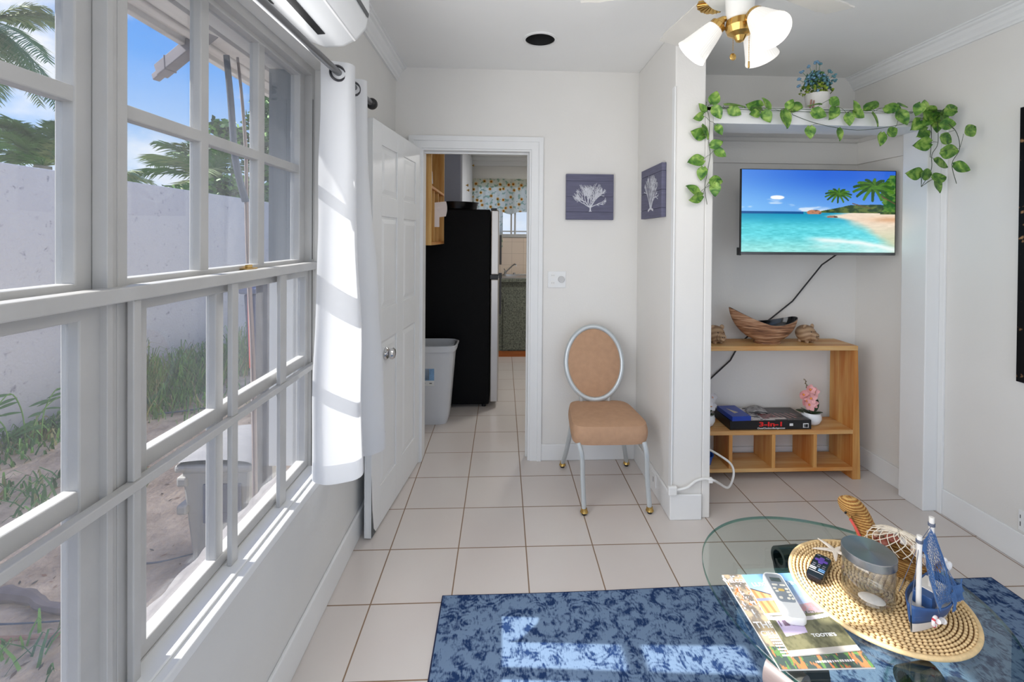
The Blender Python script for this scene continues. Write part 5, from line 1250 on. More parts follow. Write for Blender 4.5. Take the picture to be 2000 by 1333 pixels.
# ---- magazines
mag_v = vcol('glossy magazine cover', 0.22)
mz0 = TZ + 0.0004
def quadmap(c00, c10, c11, c01, z, sag=0.0):
    a, b, c_, d = [Vector(q) for q in (c00, c10, c11, c01)]
    def f(u, v):
        p_ = (a * (1 - u) + b * u) * (1 - v) + (d * (1 - u) + c_ * u) * v
        return (p_.x, p_.y, z + sag * (u * u) * (0.3 + .7 * (1 - v)))
    return f
def lower_cover(U, V):
    n1 = fbm(U, V, 16, 1); n2_ = fbm(U, V, 40, 2); img = mixc(np.ones(U.shape + (3,)) * C3(112, 104, 96), C3(176, 158, 132), sst(n1, 0.35, 0.65))
    img = mixc(img, C3(196, 104, 54), sst(n2_, 0.54, 0.62) * sst(V, 0.5, 0.7) * (1 - sst(V, 0.86, .93)))
    img = mixc(img, C3(198, 222, 246), sst(n2_, 0.56, 0.64) * (n1 < 0.52) * sst(V, 0.45, 0.6))
    img = mixc(img, C3(232, 206, 160), np.exp(-((U - 0.12) / 0.10) ** 2 - ((V - 0.34) / 0.09) ** 2) * 0.9)
    low = V < 0.2; img = np.where(low[..., None], mixc(np.ones(U.shape + (3,)) * C3(78, 92, 86), C3(206, 128, 84), sst(fbm(U * 1.5, V * 0.6, 18, 9), 0.52, 0.6)), img)
    img = np.where((low & (fbm(U * 2, V, 14, 19) > 0.6))[..., None], np.ones(U.shape + (3,)) * C3(104, 142, 84), img)
    for k in range(7):
        y = 0.285 - k * 0.028; x1 = (0.30 if k < 3 else 0.60) - (0.22 if k == 6 else 0)
        tx = (np.abs(V - y) < 0.0075) & (U > 0.09 + k * 0.004) & (U < x1) & (np.sin(U * 260 + k * 9) > -0.75); img = np.where(tx[..., None], np.ones(U.shape + (3,)) * 236.0, img)
    tx = (np.abs(V - 0.055 - 0.02 * (U - 0.4)) < 0.009) & (U > 0.42) & (U < 0.84) & (np.sin(U * 230) > -0.6); img = np.where(tx[..., None], np.ones(U.shape + (3,)) * C3(238, 226, 226), img)
    return img
f_ = quadmap((0.629, 0.985), (0.848, 0.982), (0.856, 1.266), (0.636, 1.271), mz0 + 0.004)
lm_ = thing('magazine', 'glossy magazine with autumn leaves cover, lowest on the table under the brochure', 'magazine', (0.742, 1.126, mz0), 'magazines on the glass table')
mb = MB(); g0 = quadmap((0.629, 0.985), (0.848, 0.982), (0.856, 1.266), (0.636, 1.271), mz0); g1 = quadmap((0.629, 0.985), (0.848, 0.982), (0.856, 1.266), (0.636, 1.271), mz0 + 0.0037)
c4 = [(0, 0), (1, 0), (1, 1), (0, 1)]; mb.add([g0(*q) for q in c4] + [g1(*q) for q in c4], [(3, 2, 1, 0), (4, 5, 6, 7), (0, 1, 5, 4), (1, 2, 6, 5), (2, 3, 7, 6), (3, 0, 4, 7)]); mb.build('pages', mat('paper edge', (226, 222, 214), 0.7), lm_, smooth=0)
painted(f_, 200, 260, lower_cover).build('cover', mag_v, lm_, smooth=0)
RT = frame((1, -0.01, 0), (0, 0, 1))
text('masthead_print', 'WELCOME', 0.016, (0.668, 1.246, mz0 + 0.0042), RT, mat('pink white ink', (240, 222, 224), 0.4), lm_, bold=0.0003)
text('headline_print', 'THE', 0.026, (0.660, 1.100, mz0 + 0.0042), RT, wht_m, lm_, bold=0.0004)
text('headline_print', 'CIELO', 0.019, (0.664, 1.076, mz0 + 0.0042), RT, wht_m, lm_, bold=0.0003)
def upper_cover(U, V):
    n1 = fbm(U, V, 14, 21); n2_ = fbm(U, V, 40, 22)
    img = mixc(np.ones(U.shape + (3,)) * C3(176, 192, 224), C3(128, 172, 220), sst(V, 0.55, 1.0))
    img = mixc(img, C3(200, 196, 222), sst(n1, 0.4, 0.7) * (1 - sst(V, 0.6, 0.72)))
    # timber house left
    hs = (V < 0.80 - 0.35 * U) & (V > 0.47) & (U < 0.42); img = np.where(hs[..., None], mixc(np.ones(U.shape + (3,)) * C3(220, 164, 112), C3(158, 106, 70), sst(np.sin(U * 60 + V * 8), -0.2, 0.8) * 0.6), img)
    sd = hs & (np.abs(V - 0.645) < 0.02); img = np.where(sd[..., None], np.ones(U.shape + (3,)) * C3(138, 140, 160), img)
    rl = (np.abs(V - (0.80 - 0.35 * U)) < 0.008) & (U < 0.42); img = np.where(rl[..., None], np.ones(U.shape + (3,)) * C3(64, 56, 66), img)
    # garden band
    gb = (V < 0.60 - 0.12 * (1 - U)) & (V > 0.44) & (U > 0.36); img = np.where(gb[..., None], mixc(np.ones(U.shape + (3,)) * C3(178, 160, 168), C3(96, 104, 84), sst(n2_, 0.52, 0.64)), img)
    img = np.where((gb & (np.abs(U - 0.72) < 0.16) & (V > 0.47) & (n2_ > 0.5))[..., None], np.ones(U.shape + (3,)) * C3(196, 150, 152), img)
    # curb and green pool
    pool = V < 0.44; img = np.where(pool[..., None], mixc(np.ones(U.shape + (3,)) * C3(132, 128, 96), C3(104, 102, 76), sst(n1, 0.4, 0.7)), img)
    cb = 0.44 - 0.035 * np.sin(np.clip(U, 0, 1) * PI); cbm = (V < cb) & (V > cb - 0.045); img = np.where(cbm[..., None], np.ones(U.shape + (3,)) * C3(226, 220, 222), img)
    # violet terrace with window
    te = (V < 0.43) & (V > 0.19 + 0.02 * U * 4) & (U < 0.50 - 0.28 * (0.43 - V) * 1.0) & (U > 0.10 - 0.0 * V); img = np.where(te[..., None], np.ones(U.shape + (3,)) * C3(198, 184, 214), img)
    wn = te & (np.abs(V - 0.345) < 0.035) & (U > 0.12) & (U < 0.40); img = np.where(wn[..., None], mixc(np.ones(U.shape + (3,)) * C3(110, 88, 108), C3(196, 184, 208), sst(np.sin(U * 50), 0.2, 0.8)), img)
    bt = V < 0.055; img = np.where(bt[..., None], np.ones(U.shape + (3,)) * C3(196, 190, 182), img)
    return img
um = thing('magazine', 'blue sky brochure with timber house cover, lying on the autumn magazine', 'magazine', (0.77, 1.14, mz0 + 0.0045), 'magazines on the glass table')
q4 = ((0.672, 1.012), (0.846, 1.022), (0.862, 1.268), (0.690, 1.265))
mb = MB(); g0 = quadmap(*q4, mz0 + 0.0046); g1 = quadmap(*q4, mz0 + 0.0068)
mb.add([g0(*q) for q in c4] + [g1(*q) for q in c4], [(3, 2, 1, 0), (4, 5, 6, 7), (0, 1, 5, 4), (1, 2, 6, 5), (2, 3, 7, 6), (3, 0, 4, 7)]); mb.build('pages', MATS['paper edge'], um, smooth=0)
painted(quadmap(*q4, mz0 + 0.0071), 180, 240, upper_cover).build('cover', mag_v, um, smooth=0)
RU = frame((0.98, 0.02, 0), (0, 0, 1))
text('title_print', 'LUXURY LIVING', 0.019, (0.772, 1.228, mz0 + 0.0073), RU, mat('pale blue ink', (206, 222, 242), 0.4), um, bold=0.0003, sx=1.05)
text('logo_print', 'TOOTIE\'S', 0.012, (0.788, 1.064, mz0 + 0.0073), RU, wht_m, um, sx=1.2, bold=0.0004)

# ---- AC remote
c = Vector((0.752, 1.168, mz0 + 0.0078)); R = remote_frame(c, (0.024, 0.150, 0.0))
ar_ = thing('air_conditioner_remote', 'white air conditioner remote with grey keypad lying on the brochure', 'remote', c)
mb = MB(); rbox(mb, 0.052, 0.158, 0.019, 0.014); mb.xf(0, R, c); mb.build('body', mat('gloss white remote', (240, 240, 238), 0.25), ar_, smooth=40)
mb = MB(); key(mb, 0, 0.022, 0.043, 0.100, 0.0012, 0.0185, 0.008); mb.build('keypad_panel', mat('grey panel', (150, 158, 166), 0.4), ar_)
mb = MB(); key(mb, 0, 0.050, 0.027, 0.014, 0.0008, 0.0196, 0.001); mb.build('display', mat('lcd green grey', (92, 102, 98), 0.15), ar_)
ck_ = mat('cream key', (244, 240, 226), 0.4)
for (x, y, w_, l_) in ((-0.010, 0.030, 0.015, 0.0055), (0.010, 0.030, 0.015, 0.0055), (-0.015, 0.017, 0.009, 0.006), (0.015, 0.017, 0.009, 0.006), (-0.013, 0.007, 0.009, 0.006), (0.015, 0.006, 0.009, 0.006), (0.015, -0.005, 0.008, 0.007), (-0.012, -0.015, 0.009, 0.008), (0.007, -0.016, 0.008, 0.007), (0.017, -0.016, 0.007, 0.007)): mb = MB(); key(mb, x, y, w_, l_, 0.0016, 0.0195, 0.0028); mb.build('button', ck_, ar_)
mb = MB(); key(mb, 0, 0.012, 0.015, 0.008, 0.0018, 0.0195, 0.003); mb.build('power_button', mat('yellow key', (238, 206, 120), 0.4), ar_)

# ---- wicker duck basket
wk, t, p = newmat('orange brown wicker')
tcn = N(t, 'ShaderNodeTexCoord'); wv = N(t, 'ShaderNodeTexWave', wave_type='BANDS', bands_direction='Z'); wv.inputs['Scale'].default_value = 42; wv.inputs['Distortion'].default_value = 2.2; wv.inputs['Detail'].default_value = 1; wv.inputs['Detail Scale'].default_value = 60; t.links.new(tcn.outputs['Object'], wv.inputs['Vector'])
b = N(t, 'ShaderNodeBump'); b.inputs['Strength'].default_value = 0.8; b.inputs['Distance'].default_value = 0.003; t.links.new(wv.outputs[0], b.inputs['Height']); t.links.new(b.outputs[0], p.inputs['Normal'])
r = N(t, 'ShaderNodeValToRGB'); r.color_ramp.elements[0].position = .15; r.color_ramp.elements[0].color = lin((176, 108, 44)); r.color_ramp.elements[1].position = .6; r.color_ramp.elements[1].color = lin((246, 198, 118))
t.links.new(wv.outputs[0], r.inputs[0]); t.links.new(r.outputs[0], p.inputs['Base Color']); p.inputs['Roughness'].default_value = 0.6
dk_ = thing('wicker_duck_basket', 'woven wicker basket shaped like a duck, behind the glass jar', 'basket', (1.145, 1.27, PZ_))
neckp = smooth_path([(1.118, 1.322, PZ_ + 0.045), (1.112, 1.340, PZ_ + 0.085), (1.098, 1.350, PZ_ + 0.118), (1.078, 1.352, PZ_ + 0.134), (1.056, 1.350, PZ_ + 0.128)], 7)
rn = [0.021 + 0.002 * math.sin(i / len(neckp) * PI) + 0.0012 * math.sin(i * 2.4) for i in range(len(neckp))]; rn[-1] = 0.012; rn[-2] = 0.017; rn[-3] = .020
mb = MB(); nk = smooth_path(neckp, 3)
def ridged(path, rfun, n=28, am=0.0012, per=3):
    k_ = len(path); rs = [rfun(i / (k_ - 1)) for i in range(k_)]
    m2 = MB(); m2.tube(path, rs, n)
    # weave relief
    vs = []; 
    for i in range(k_):
        cpt = Vector(path[i])
        for j in range(n):
            v_ = Vector(m2.v[i * n + j]); d = v_ - cpt; l_ = d.length; s_ = am * math.sin(i * PI / 1.5) * (1 if (j // 3) % 2 else -1) + am * 0.6 * math.sin(j * 2 * PI / 6)
            vs.append(tuple(cpt + d * ((l_ + s_) / l_)))
    m2.v[:k_ * n] = vs
    return m2
def rneck(s_): return 0.029 if s_ < 0.85 else 0.029 - 0.014 * ((s_ - 0.85) / 0.15) ** 1.5
ridged(nk, rneck).build('neck', wk, dk_, smooth=60)
mb = MB(); mb.ell((1.052, 1.336, PZ_ + 0.124), (0.004, 0.003, 0.004), n=10, k=6); mb.build('eye', eye_m, dk_)
mb = MB(); mb.tube([(1.066, 1.335, PZ_ + 0.105), (1.075, 1.325, PZ_ + 0.085), (1.084, 1.318, PZ_ + 0.062)], 0.004, 8); mb.build('ribbon', mat('coral red ribbon', (226, 92, 82), 0.5), dk_)
def body(u, v):
    th = 2 * PI * u; ph = v
    rx, ry = 0.092, 0.060; prof_r = 0.62 + 0.38 * math.sin(min(1, v * 1.1) * PI / 2); z = PZ_ + 0.0005 + 0.062 * v
    rel = 0.0016 * math.sin(v * 34) * (1 if int(u * 40) % 2 else -1)
    R = Rz(rad(-52)); q = R @ Vector(((rx * prof_r + rel) * math.cos(th), (ry * prof_r + rel) * math.sin(th), 0)); return (1.155 + q.x, 1.262 + q.y, z)
mb = MB(); mb.grid(body, 80, 26, cu=True); mb.add([body(i / 80, 0) for i in range(80)], [tuple(range(80))]); mb.build('basket_body', wk, dk_, smooth=60)
# net bag with shells inside the basket
nt_ = thing('net_of_shells', 'cream net bag full of seashells resting in the wicker duck basket', 'net bag', (1.15, 1.27, PZ_ + 0.05))
rr = random.Random(3); shc = [shl, mat('tan shell', (214, 186, 160), 0.4), mat('rust shell', (150, 82, 66), 0.4)]
cs = []
for i in range(20):
    a = rr.uniform(0, 2 * PI); r_ = rr.uniform(0, 1) ** .5; q = Rz(rad(-52)) @ Vector((0.070 * r_ * math.cos(a), 0.042 * r_ * math.sin(a), 0)); c = Vector((1.155 + q.x, 1.262 + q.y, PZ_ + 0.060 + 0.032 * (1 - r_ * r_) + rr.uniform(-.004, .006))); cs.append(c)
    mb = MB(); R = Rz(rr.uniform(0, 6)) @ Rx(rr.uniform(-.6, .6)); sz = rr.uniform(0.013, 0.020)
    mb.ell(c, (sz, sz * 0.75, sz * 0.5), 0, n=16, k=8, R=R, fn=lambda p_: 1 + 0.06 * math.cos(math.atan2(p_.y, p_.x) * 12))
    mb.build('shell', shc[rr.choice((0, 0, 0, 1, 1, 2))], nt_, smooth=60)
mb = MB()
def dome(u, v):
    q = Rz(rad(-52)) @ Vector((0.084 * math.cos(2 * PI * u) * math.sin(v), 0.055 * math.sin(2 * PI * u) * math.sin(v), 0)); return Vector((1.155 + q.x, 1.262 + q.y, PZ_ + 0.062 + 0.050 * math.cos(v) + 0.003 * mnoise.noise(Vector((u * 9, v * 6, 1)))))
for k_ in range(18):
    for s_ in (-1, 1): mb.tube([dome((k_ / 18 + s_ * 0.16 * v / 1.5), v) for v in np.linspace(0.05, 1.5, 12)], 0.0012, 5)
mb.build('net', mat('cream cotton net', (232, 222, 204), 0.8), nt_)
for (x, y, z) in ((1.195, 1.215, PZ_ + 0.055), (1.175, 1.205, PZ_ + 0.035)):
    mb = MB(); mb.tube([Vector((x, y, z)) + Vector((0.016 * math.cos(q), 0.003 * math.sin(q), 0.016 * math.sin(q))) for q in np.linspace(0, 2 * PI, 20)[:-1]], 0.0012, 5, closed=True); mb.build('net_loop', MATS['cream cotton net'], nt_)

# ---- model sailboat
sbt = thing('model_sailboat', 'blue and white model sailboat with net rigging and gull at the placemat right side', 'model boat', (1.10, 1.10, PZ_))
bow = Vector((0.998, 1.056, 0)); stn = Vector((1.182, 1.150, 0)); ax_ = (stn - bow).normalized(); sd_ = Vector((-ax_.y, ax_.x, 0)); LB = (stn - bow).length
navy_b = mat('navy blue boat paint', (48, 86, 140), 0.45, var=0.08, vscale=30); wh_b = mat('white boat paint', (226, 222, 216), 0.5, var=0.05, vscale=40)
def hw(s_): return 0.040 * (math.sin(min(1, s_ * 1.7 + 0.02) * PI / 2) ** 0.8) * (1 - 0.28 * max(0, s_ - 0.6) / 0.4)
def sheer(s_): return 0.050 + 0.020 * (1 - s_) ** 3 + 0.030 * max(0, s_ - 0.45) ** 1.2
def hull(s_, w_, z): q = bow + ax_ * (LB * s_) + sd_ * w_; return (q.x, q.y, PZ_ + z)
def hullgrid(z0f, z1f, k0, k1, m_):
    m3 = MB(); NS = 30
    for sd in (-1, 1):
        m3.grid(lambda u, v: hull(0.04 * (1 - (k0 + (k1 - k0) * v)) + u * (1 - 0.04 * (1 - (k0 + (k1 - k0) * v)) * 2), sd * hw(u) * (0.62 + 0.38 * (k0 + (k1 - k0) * v)), z0f(u) + (z1f(u) - z0f(u)) * v), NS, 6)
    return m3
m3 = hullgrid(lambda s_: 0.0005, lambda s_: 0.024, 0, 0.45, None)
m3.add([hull(s_ * 0.96 + 0.04 * .9, sd * hw(s_) * 0.62, 0.0005) for sd in (-1, 1) for s_ in (np.linspace(0, 1, 20) if sd < 0 else np.linspace(1, 0, 20))], [tuple(range(40))])
m3.add([hull(1 - 0.03, -hw(1) * .62, 0.0005), hull(1 - .03, hw(1) * .62, .0005), hull(0.99, hw(1) * 0.8, 0.024), hull(0.99, -hw(1) * .8, 0.024)], [(0, 1, 2, 3)])
m3.build('lower_hull', wh_b, sbt, smooth=50)
m3 = hullgrid(lambda s_: 0.024, lambda s_: sheer(s_), 0.45, 1.0, None)
m3.add([hull(0.985, -hw(1) * .8, 0.024), hull(0.985, hw(1) * .8, .024), hull(1.0, hw(1), sheer(1)), hull(1.0, -hw(1), sheer(1))], [(0, 1, 2, 3)])
m3.build('upper_hull', navy_b, sbt, smooth=50, solid=0.003)
m3 = MB(); m3.grid(lambda u, v: hull(0.03 + u * 0.95, (v * 2 - 1) * hw(0.03 + u * 0.95) * 0.92, 0.040), 24, 4); m3.build('deck', wh_b, sbt, smooth=0)
m3 = MB(); q = bow + ax_ * LB * 0.60
m3.obox((q.x, q.y, PZ_ + 0.057), (0.060, 0.046, 0.032), Rz(math.atan2(ax_.y, ax_.x))); m3.build('cabin', wh_b, sbt, smooth=0, bevel=0.002)
m3 = MB(); q = bow + ax_ * LB * 0.42
m3.obox((q.x, q.y, PZ_ + 0.056), (0.045, 0.040, 0.030), Rz(math.atan2(ax_.y, ax_.x))); m3.build('cabin_roof', navy_b, sbt, smooth=0, bevel=0.002)
m1 = bow + ax_ * LB * 0.22; m2_ = bow + ax_ * LB * 0.56
for (mq, zt, nm) in ((m1, 0.697, 'mast'), (m2_, 0.722, 'mast')):
    m3 = MB(); m3.cyl((mq.x, mq.y, PZ_ + 0.038), (mq.x, mq.y, zt), 0.0056, 14); m3.build(nm, wh_b, sbt)
m3 = MB(); q = bow + ax_ * LB * 0.62
m3.cyl((m2_.x + 0.004, m2_.y, 0.60), (q.x, q.y, PZ_ + 0.045), 0.0036, 10); m3.build('boom', wh_b, sbt)
rope = mat('grey blue string', (92, 100, 120), 0.8)
m3 = MB()
T1 = Vector((m1.x, m1.y, 0.680)); T2 = Vector((m2_.x, m2_.y, 0.700))
for (a, b) in ((T1, hull(0.02, 0, 0.068)), (T1, hull(0.22, 0.040, 0.058)), (T1, hull(0.22, -0.040, 0.058)), (T2, hull(0.97, 0, 0.080)), (T2, hull(0.60, -0.040, 0.056)), (T2, hull(0.60, 0.040, 0.056)), (T1, T2), (T2, hull(0.75, -0.038, 0.06))):
    m3.tube([a, b], 0.0007, 5)
for T in (T1, T2):
    for dz in (0, 0.003, 0.006): m3.tube([T + Vector((0.0066 * math.cos(q_), 0.0066 * math.sin(q_), dz)) for q_ in np.linspace(0, 2 * PI, 12)[:-1]], 0.0012, 5, closed=True)
m3.build('rigging', rope, sbt)
netm = mat('blue fishing net', (74, 112, 164), 0.8)
m3 = MB()
def netp(u, v):
    # from between the masts down over the port side to the stern rail
    a = T1 * (1 - u) + T2 * u; a = a + Vector((0, 0, -0.012 * math.sin(u * PI)))
    b = Vector(hull(0.26 + 0.58 * u, -0.040 + 0.008 * math.sin(u * 5), 0.060 - 0.010 * u)); q = a * (1 - v) + b * v
    bl_ = math.sin(v * PI) * 0.010; q += Vector((sd_.x, sd_.y, 0)) * (-bl_ * math.sin(u * 9 + v * 4)); return q
for k_ in range(30):
    for s_ in (-1, 1):
        pts = []
        for v in np.linspace(0, 1, 20):
            u = k_ / 29 + s_ * v * 0.42; u = abs(u) if u < 0 else (2 - u if u > 1 else u); pts.append(netp(u, v) + Vector((mnoise.noise(Vector((u * 30, v * 20, s_))) * 0.003,) * 3))
        m3.tube(pts, 0.00062, 4)
m3.build('fishing_net', netm, sbt)
m3 = MB()
def net2(u, v):     # bunched net draped over the stern rail
    b = Vector(hull(0.58 + 0.36 * u, -0.038 - 0.006 * v - 0.003 * math.sin(u * 12), 0.078 + 0.010 * u - 0.050 * v)); return b + Vector((sd_.x, sd_.y, 0)) * (0.002 * math.sin(v * 9 + u * 5))
for k_ in range(24):
    for s_ in (-1, 1):
        pts = []
        for v in np.linspace(0, 1, 10):
            u = k_ / 23 + s_ * v * 0.35; u = abs(u) if u < 0 else (2 - u if u > 1 else u); pts.append(net2(u, v * (0.9 - .3 * u)))
        m3.tube(pts, 0.0009, 4)
m3.build('draped_net', netm, sbt)
gl = MB(); gq = Vector(hull(0.90, -0.010, 0.095)); gl.ell(gq + Vector((0, 0, 0.010)), (0.015, 0.008, 0.010), n=14, k=10, R=Rz(rad(190)) @ Ry(rad(35))); gl.tube([gq + Vector((-0.006, -0.002, 0.014)), gq + Vector((-0.011, -0.004, 0.026))], [0.006, 0.0055], 10); gl.ell(gq + Vector((-0.012, -0.0045, 0.030)), (0.0065, 0.0055, 0.006), n=12, k=8)
gl.cyl(gq + Vector((0, 0, -0.014)), gq + Vector((0, 0, 0.004)), 0.0015, 6)
gg = gl.build('seagull', mat('white gull', (238, 236, 236), 0.6), sbt)
m3 = MB(); m3.cyl(gq + Vector((-0.017, -0.006, 0.030)), gq + Vector((-0.025, -0.009, 0.028)), 0.0018, 8, r2=0.0004); m3.build('beak', mat('orange beak', (230, 150, 80), 0.5), gg)
lb = Vector(hull(0.13, -0.034, 0.046)); R = frame(sd_ * -1 + Vector((0, 0, .2)), ax_)
m3 = MB(); m3.tube([lb + Vector((ax_.x * 0.010 * math.cos(q_), ax_.y * 0.010 * math.cos(q_), 0.010 * math.sin(q_))) - sd_ * 0.004 for q_ in np.linspace(0, 2 * PI, 24)[:-1]], 0.0035, 8, closed=True); m3.build('lifebuoy', mat('white lifebuoy', (236, 230, 228), 0.5), sbt)
m3 = MB()
for q0 in (0.6, 2.2, 3.8, 5.3): m3.tube([lb + Vector((ax_.x * 0.010 * math.cos(q_), ax_.y * 0.010 * math.cos(q_), 0.010 * math.sin(q_))) - sd_ * 0.004 for q_ in np.linspace(q0, q0 + 0.4, 4)], 0.0038, 8)
m3.build('lifebuoy_band', mat('red band', (206, 60, 70), 0.5), sbt)
m3 = MB(); m3.cyl(lb - sd_ * 0.010 + Vector((0, 0, 0.004)), lb - sd_ * 0.008 + ax_ * 0.03 + Vector((0, 0, -0.008)), 0.0055, 12); m3.ell(lb - sd_ * 0.008 + ax_ * 0.034 + Vector((0, 0, -0.010)), (0.008, 0.008, 0.007), n=12, k=8); m3.build('buoy', MATS['white lifebuoy'], sbt)

# ================================================================== KITCHEN THINGS
fr = thing('refrigerator', 'tall black-sided refrigerator with stainless doors in the kitchen', 'refrigerator', (-0.42, 4.12, 0))
frb = mat('black textured side', (2, 2, 4), 0.5, bump=0.5, bscale=240, spec=0.15)
mb = MB(); mb.box(-0.785, -0.105, 3.80, 4.44, 0.03, 1.66); mb.build('cabinet', frb, fr, smooth=0, bevel=0.01)
mb = MB()
for x in (-0.72, -0.15):
    for y in (3.85, 4.40): mb.cyl((x, y, 0), (x, y, 0.035), 0.018, 12)
mb.build('foot', black_m, fr)
fst = mat('satin stainless door', (196, 192, 188), 0.32, metal=0.75)
mb = MB(); mb.box(-0.098, -0.032, 3.81, 4.43, 0.045, 1.075); mb.build('lower_door', fst, fr, smooth=0, bevel=0.008)
mb = MB(); mb.box(-0.098, -0.032, 3.81, 4.43, 1.115, 1.655); mb.build('freezer_door', fst, fr, smooth=0, bevel=0.008)
mb = MB(); mb.box(-0.104, -0.036, 3.815, 4.42, 1.076, 1.114); mb.box(-0.032, -0.005, 3.83, 3.88, 1.085, 1.125); mb.box(-0.10, -0.05, 3.815, 3.87, 1.6555, 1.672); mb.build('hinge', black_m, fr, smooth=0, bevel=0.002)
mb = MB(); mb.box(-0.030, -0.010, 4.30, 4.33, 0.70, 1.05); mb.box(-0.030, -0.010, 4.30, 4.33, 1.17, 1.45); mb.build('handle', mat('dark grey handle', (84, 84, 88), 0.4), fr, smooth=0, bevel=0.003)
mb = MB(); mb.lathe([(0.10, 0), (0.17, 0.006), (0.185, 0.060), (0.19, 0.066), (0.18, 0.066), (0.165, 0.012), (0, 0.01)], (-0.40, 4.00, 1.6605), 36)
tag(mb.build('roasting_pan', mat('black enamel', (16, 16, 18), 0.25), None), 'black pan lying on top of the refrigerator', 'pan')
# bin
bn = thing('trash_bin', 'white plastic waste bin with clear liner standing by the kitchen doorway', 'bin', (-0.565, 3.56, 0))
def se(a, b, th, e_=0.42): c, s_ = math.cos(th), math.sin(th); return math.copysign(abs(c) ** e_, c) * a, math.copysign(abs(s_) ** e_, s_) * b
def binp(u, v, ins=0.0):
    a = 0.158 + 0.048 * v - ins; b = 0.105 + 0.030 * v - ins; x, y = se(a, b, 2 * PI * u); k_ = min(1, v * 12); x *= 0.93 + 0.07 * k_; y *= .93 + .07 * k_; return (-0.565 + x, 3.565 + y, 0.001 + 0.595 * v)
mb = MB(); mb.grid(lambda u, v: binp(u, v), 80, 30, cu=True); mb.add([binp(i / 80, 0) for i in range(80)], [tuple(range(80))]); mb.grid(lambda u, v: binp(u, 1 - v * 0.95, 0.004), 80, 10, cu=True)
binm = mat('white bin plastic', (206, 208, 212), 0.35)
mb.build('body', binm, bn, smooth=50)
def rimp(u, v): a, b = se(0.214, 0.143, 2 * PI * u); q = [(0, 0.560), (0.004, 0.590), (0.0, 0.604), (-0.012, 0.600)][int(round(v * 3))]; return (-0.565 + a + math.copysign(q[0], a) * (1), 3.565 + b, q[1])
mb = MB(); mb.grid(rimp, 80, 4, cu=True); mb.build('rim', binm, bn, smooth=50)
mb = MB(); mb.grid(lambda u, v: (binp(u, 1.0 - 0.25 * v, 0.010)[0], binp(u, 1.0 - .25 * v, 0.010)[1], 0.606 - 0.16 * v + 0.006 * math.sin(u * 60) * v), 80, 6, cu=True)
mb.build('liner', mat('translucent liner', (196, 200, 206), 0.3), bn, smooth=60)
fy = 3.565 - 0.122
mb = MB(); yb = lambda z: 3.565 - (0.105 + 0.030 * z / 0.595) - 0.0012
def lab(x0, x1, z0, z1, m): 
    q = MB(); q.quad((x0, yb(z0), z0), (x1, yb(z0), z0), (x1, yb(z1), z1), (x0, yb(z1), z1)); return q.build('label', m, bn, smooth=0, solid=0.0006)
lab(-0.612, -0.508, 0.345, 0.435, mat('blue label', (120, 158, 196), 0.4, var=0.3, vscale=30)); lab(-0.582, -0.545, 0.350, 0.433, MATS['white print']); lab(-0.612, -0.508, 0.305, 0.345, mat('white label', (222, 222, 220), 0.5)); lab(-0.606, -0.572, 0.322, 0.331, black_m); lab(-0.544, -0.525, 0.320, 0.328, black_m)
# pine wall shelf
ks = thing('wall_shelf', 'tall pine wall shelf with cubbies on the kitchen left wall beside the doorway', 'shelf', (-0.64, 3.37, 1.37))
bx(-0.799, -0.475, 3.04, 3.064, 1.372, 2.25).build('side_panel', kpine_z, ks, smooth=0, bevel=0.001)
bx(-0.799, -0.475, 3.685, 3.709, 1.372, 2.25).build('side_panel', kpine_z, ks, smooth=0, bevel=0.001)
bx(-0.799, -0.788, 3.064, 3.685, 1.372, 2.25).build('back_panel', kpine_z, ks, smooth=0)
bx(-0.788, -0.475, 3.064, 3.685, 1.372, 1.392).build('bottom_shelf', pine_y, ks, smooth=0, bevel=0.001)
bx(-0.788, -0.475, 3.064, 3.685, 1.755, 1.773).build('middle_shelf', pine_y, ks, smooth=0, bevel=0.001)
for y in (3.24, 3.44): bx(-0.788, -0.485, y, y + 0.018, 1.392, 1.755).build('divider', kpine_z, ks, smooth=0, bevel=0.001)
mb = MB(); mb.lathe([(0, 0), (0.028, 0), (0.030, 0.01), (0.028, 0.09), (0.012, 0.12), (0.011, 0.145), (0.016, 0.15), (0.016, 0.165), (0, 0.165)], (-0.530, 3.20, 1.7735), 20); mb.tube([(-0.512, 3.20, 1.92), (-0.498, 3.205, 1.88), (-0.494, 3.21, 1.80)], 0.004, 8)
tag(mb.build('spray_bottle', white_pl, None), 'white bottle standing on the middle board of the pine wall shelf', 'bottle')
mb = MB(); mb.grid(lambda u, v: (-0.52 + 0.10 * u + 0.01 * math.sin(v * 3), 3.27 + 0.10 * u, 1.56 + 0.11 * v + 0.02 * u), 6, 6); mb.grid(lambda u, v: (-0.53 + 0.07 * u, 3.275 + 0.05 * u - 0.01 * v, 1.50 + 0.13 * v), 5, 5)
tag(mb.build('papers', mat('pale pink paper', (224, 212, 208), 0.7), None, smooth=0, solid=0.0008), 'pale papers sticking out of a cubby of the pine wall shelf', 'papers')
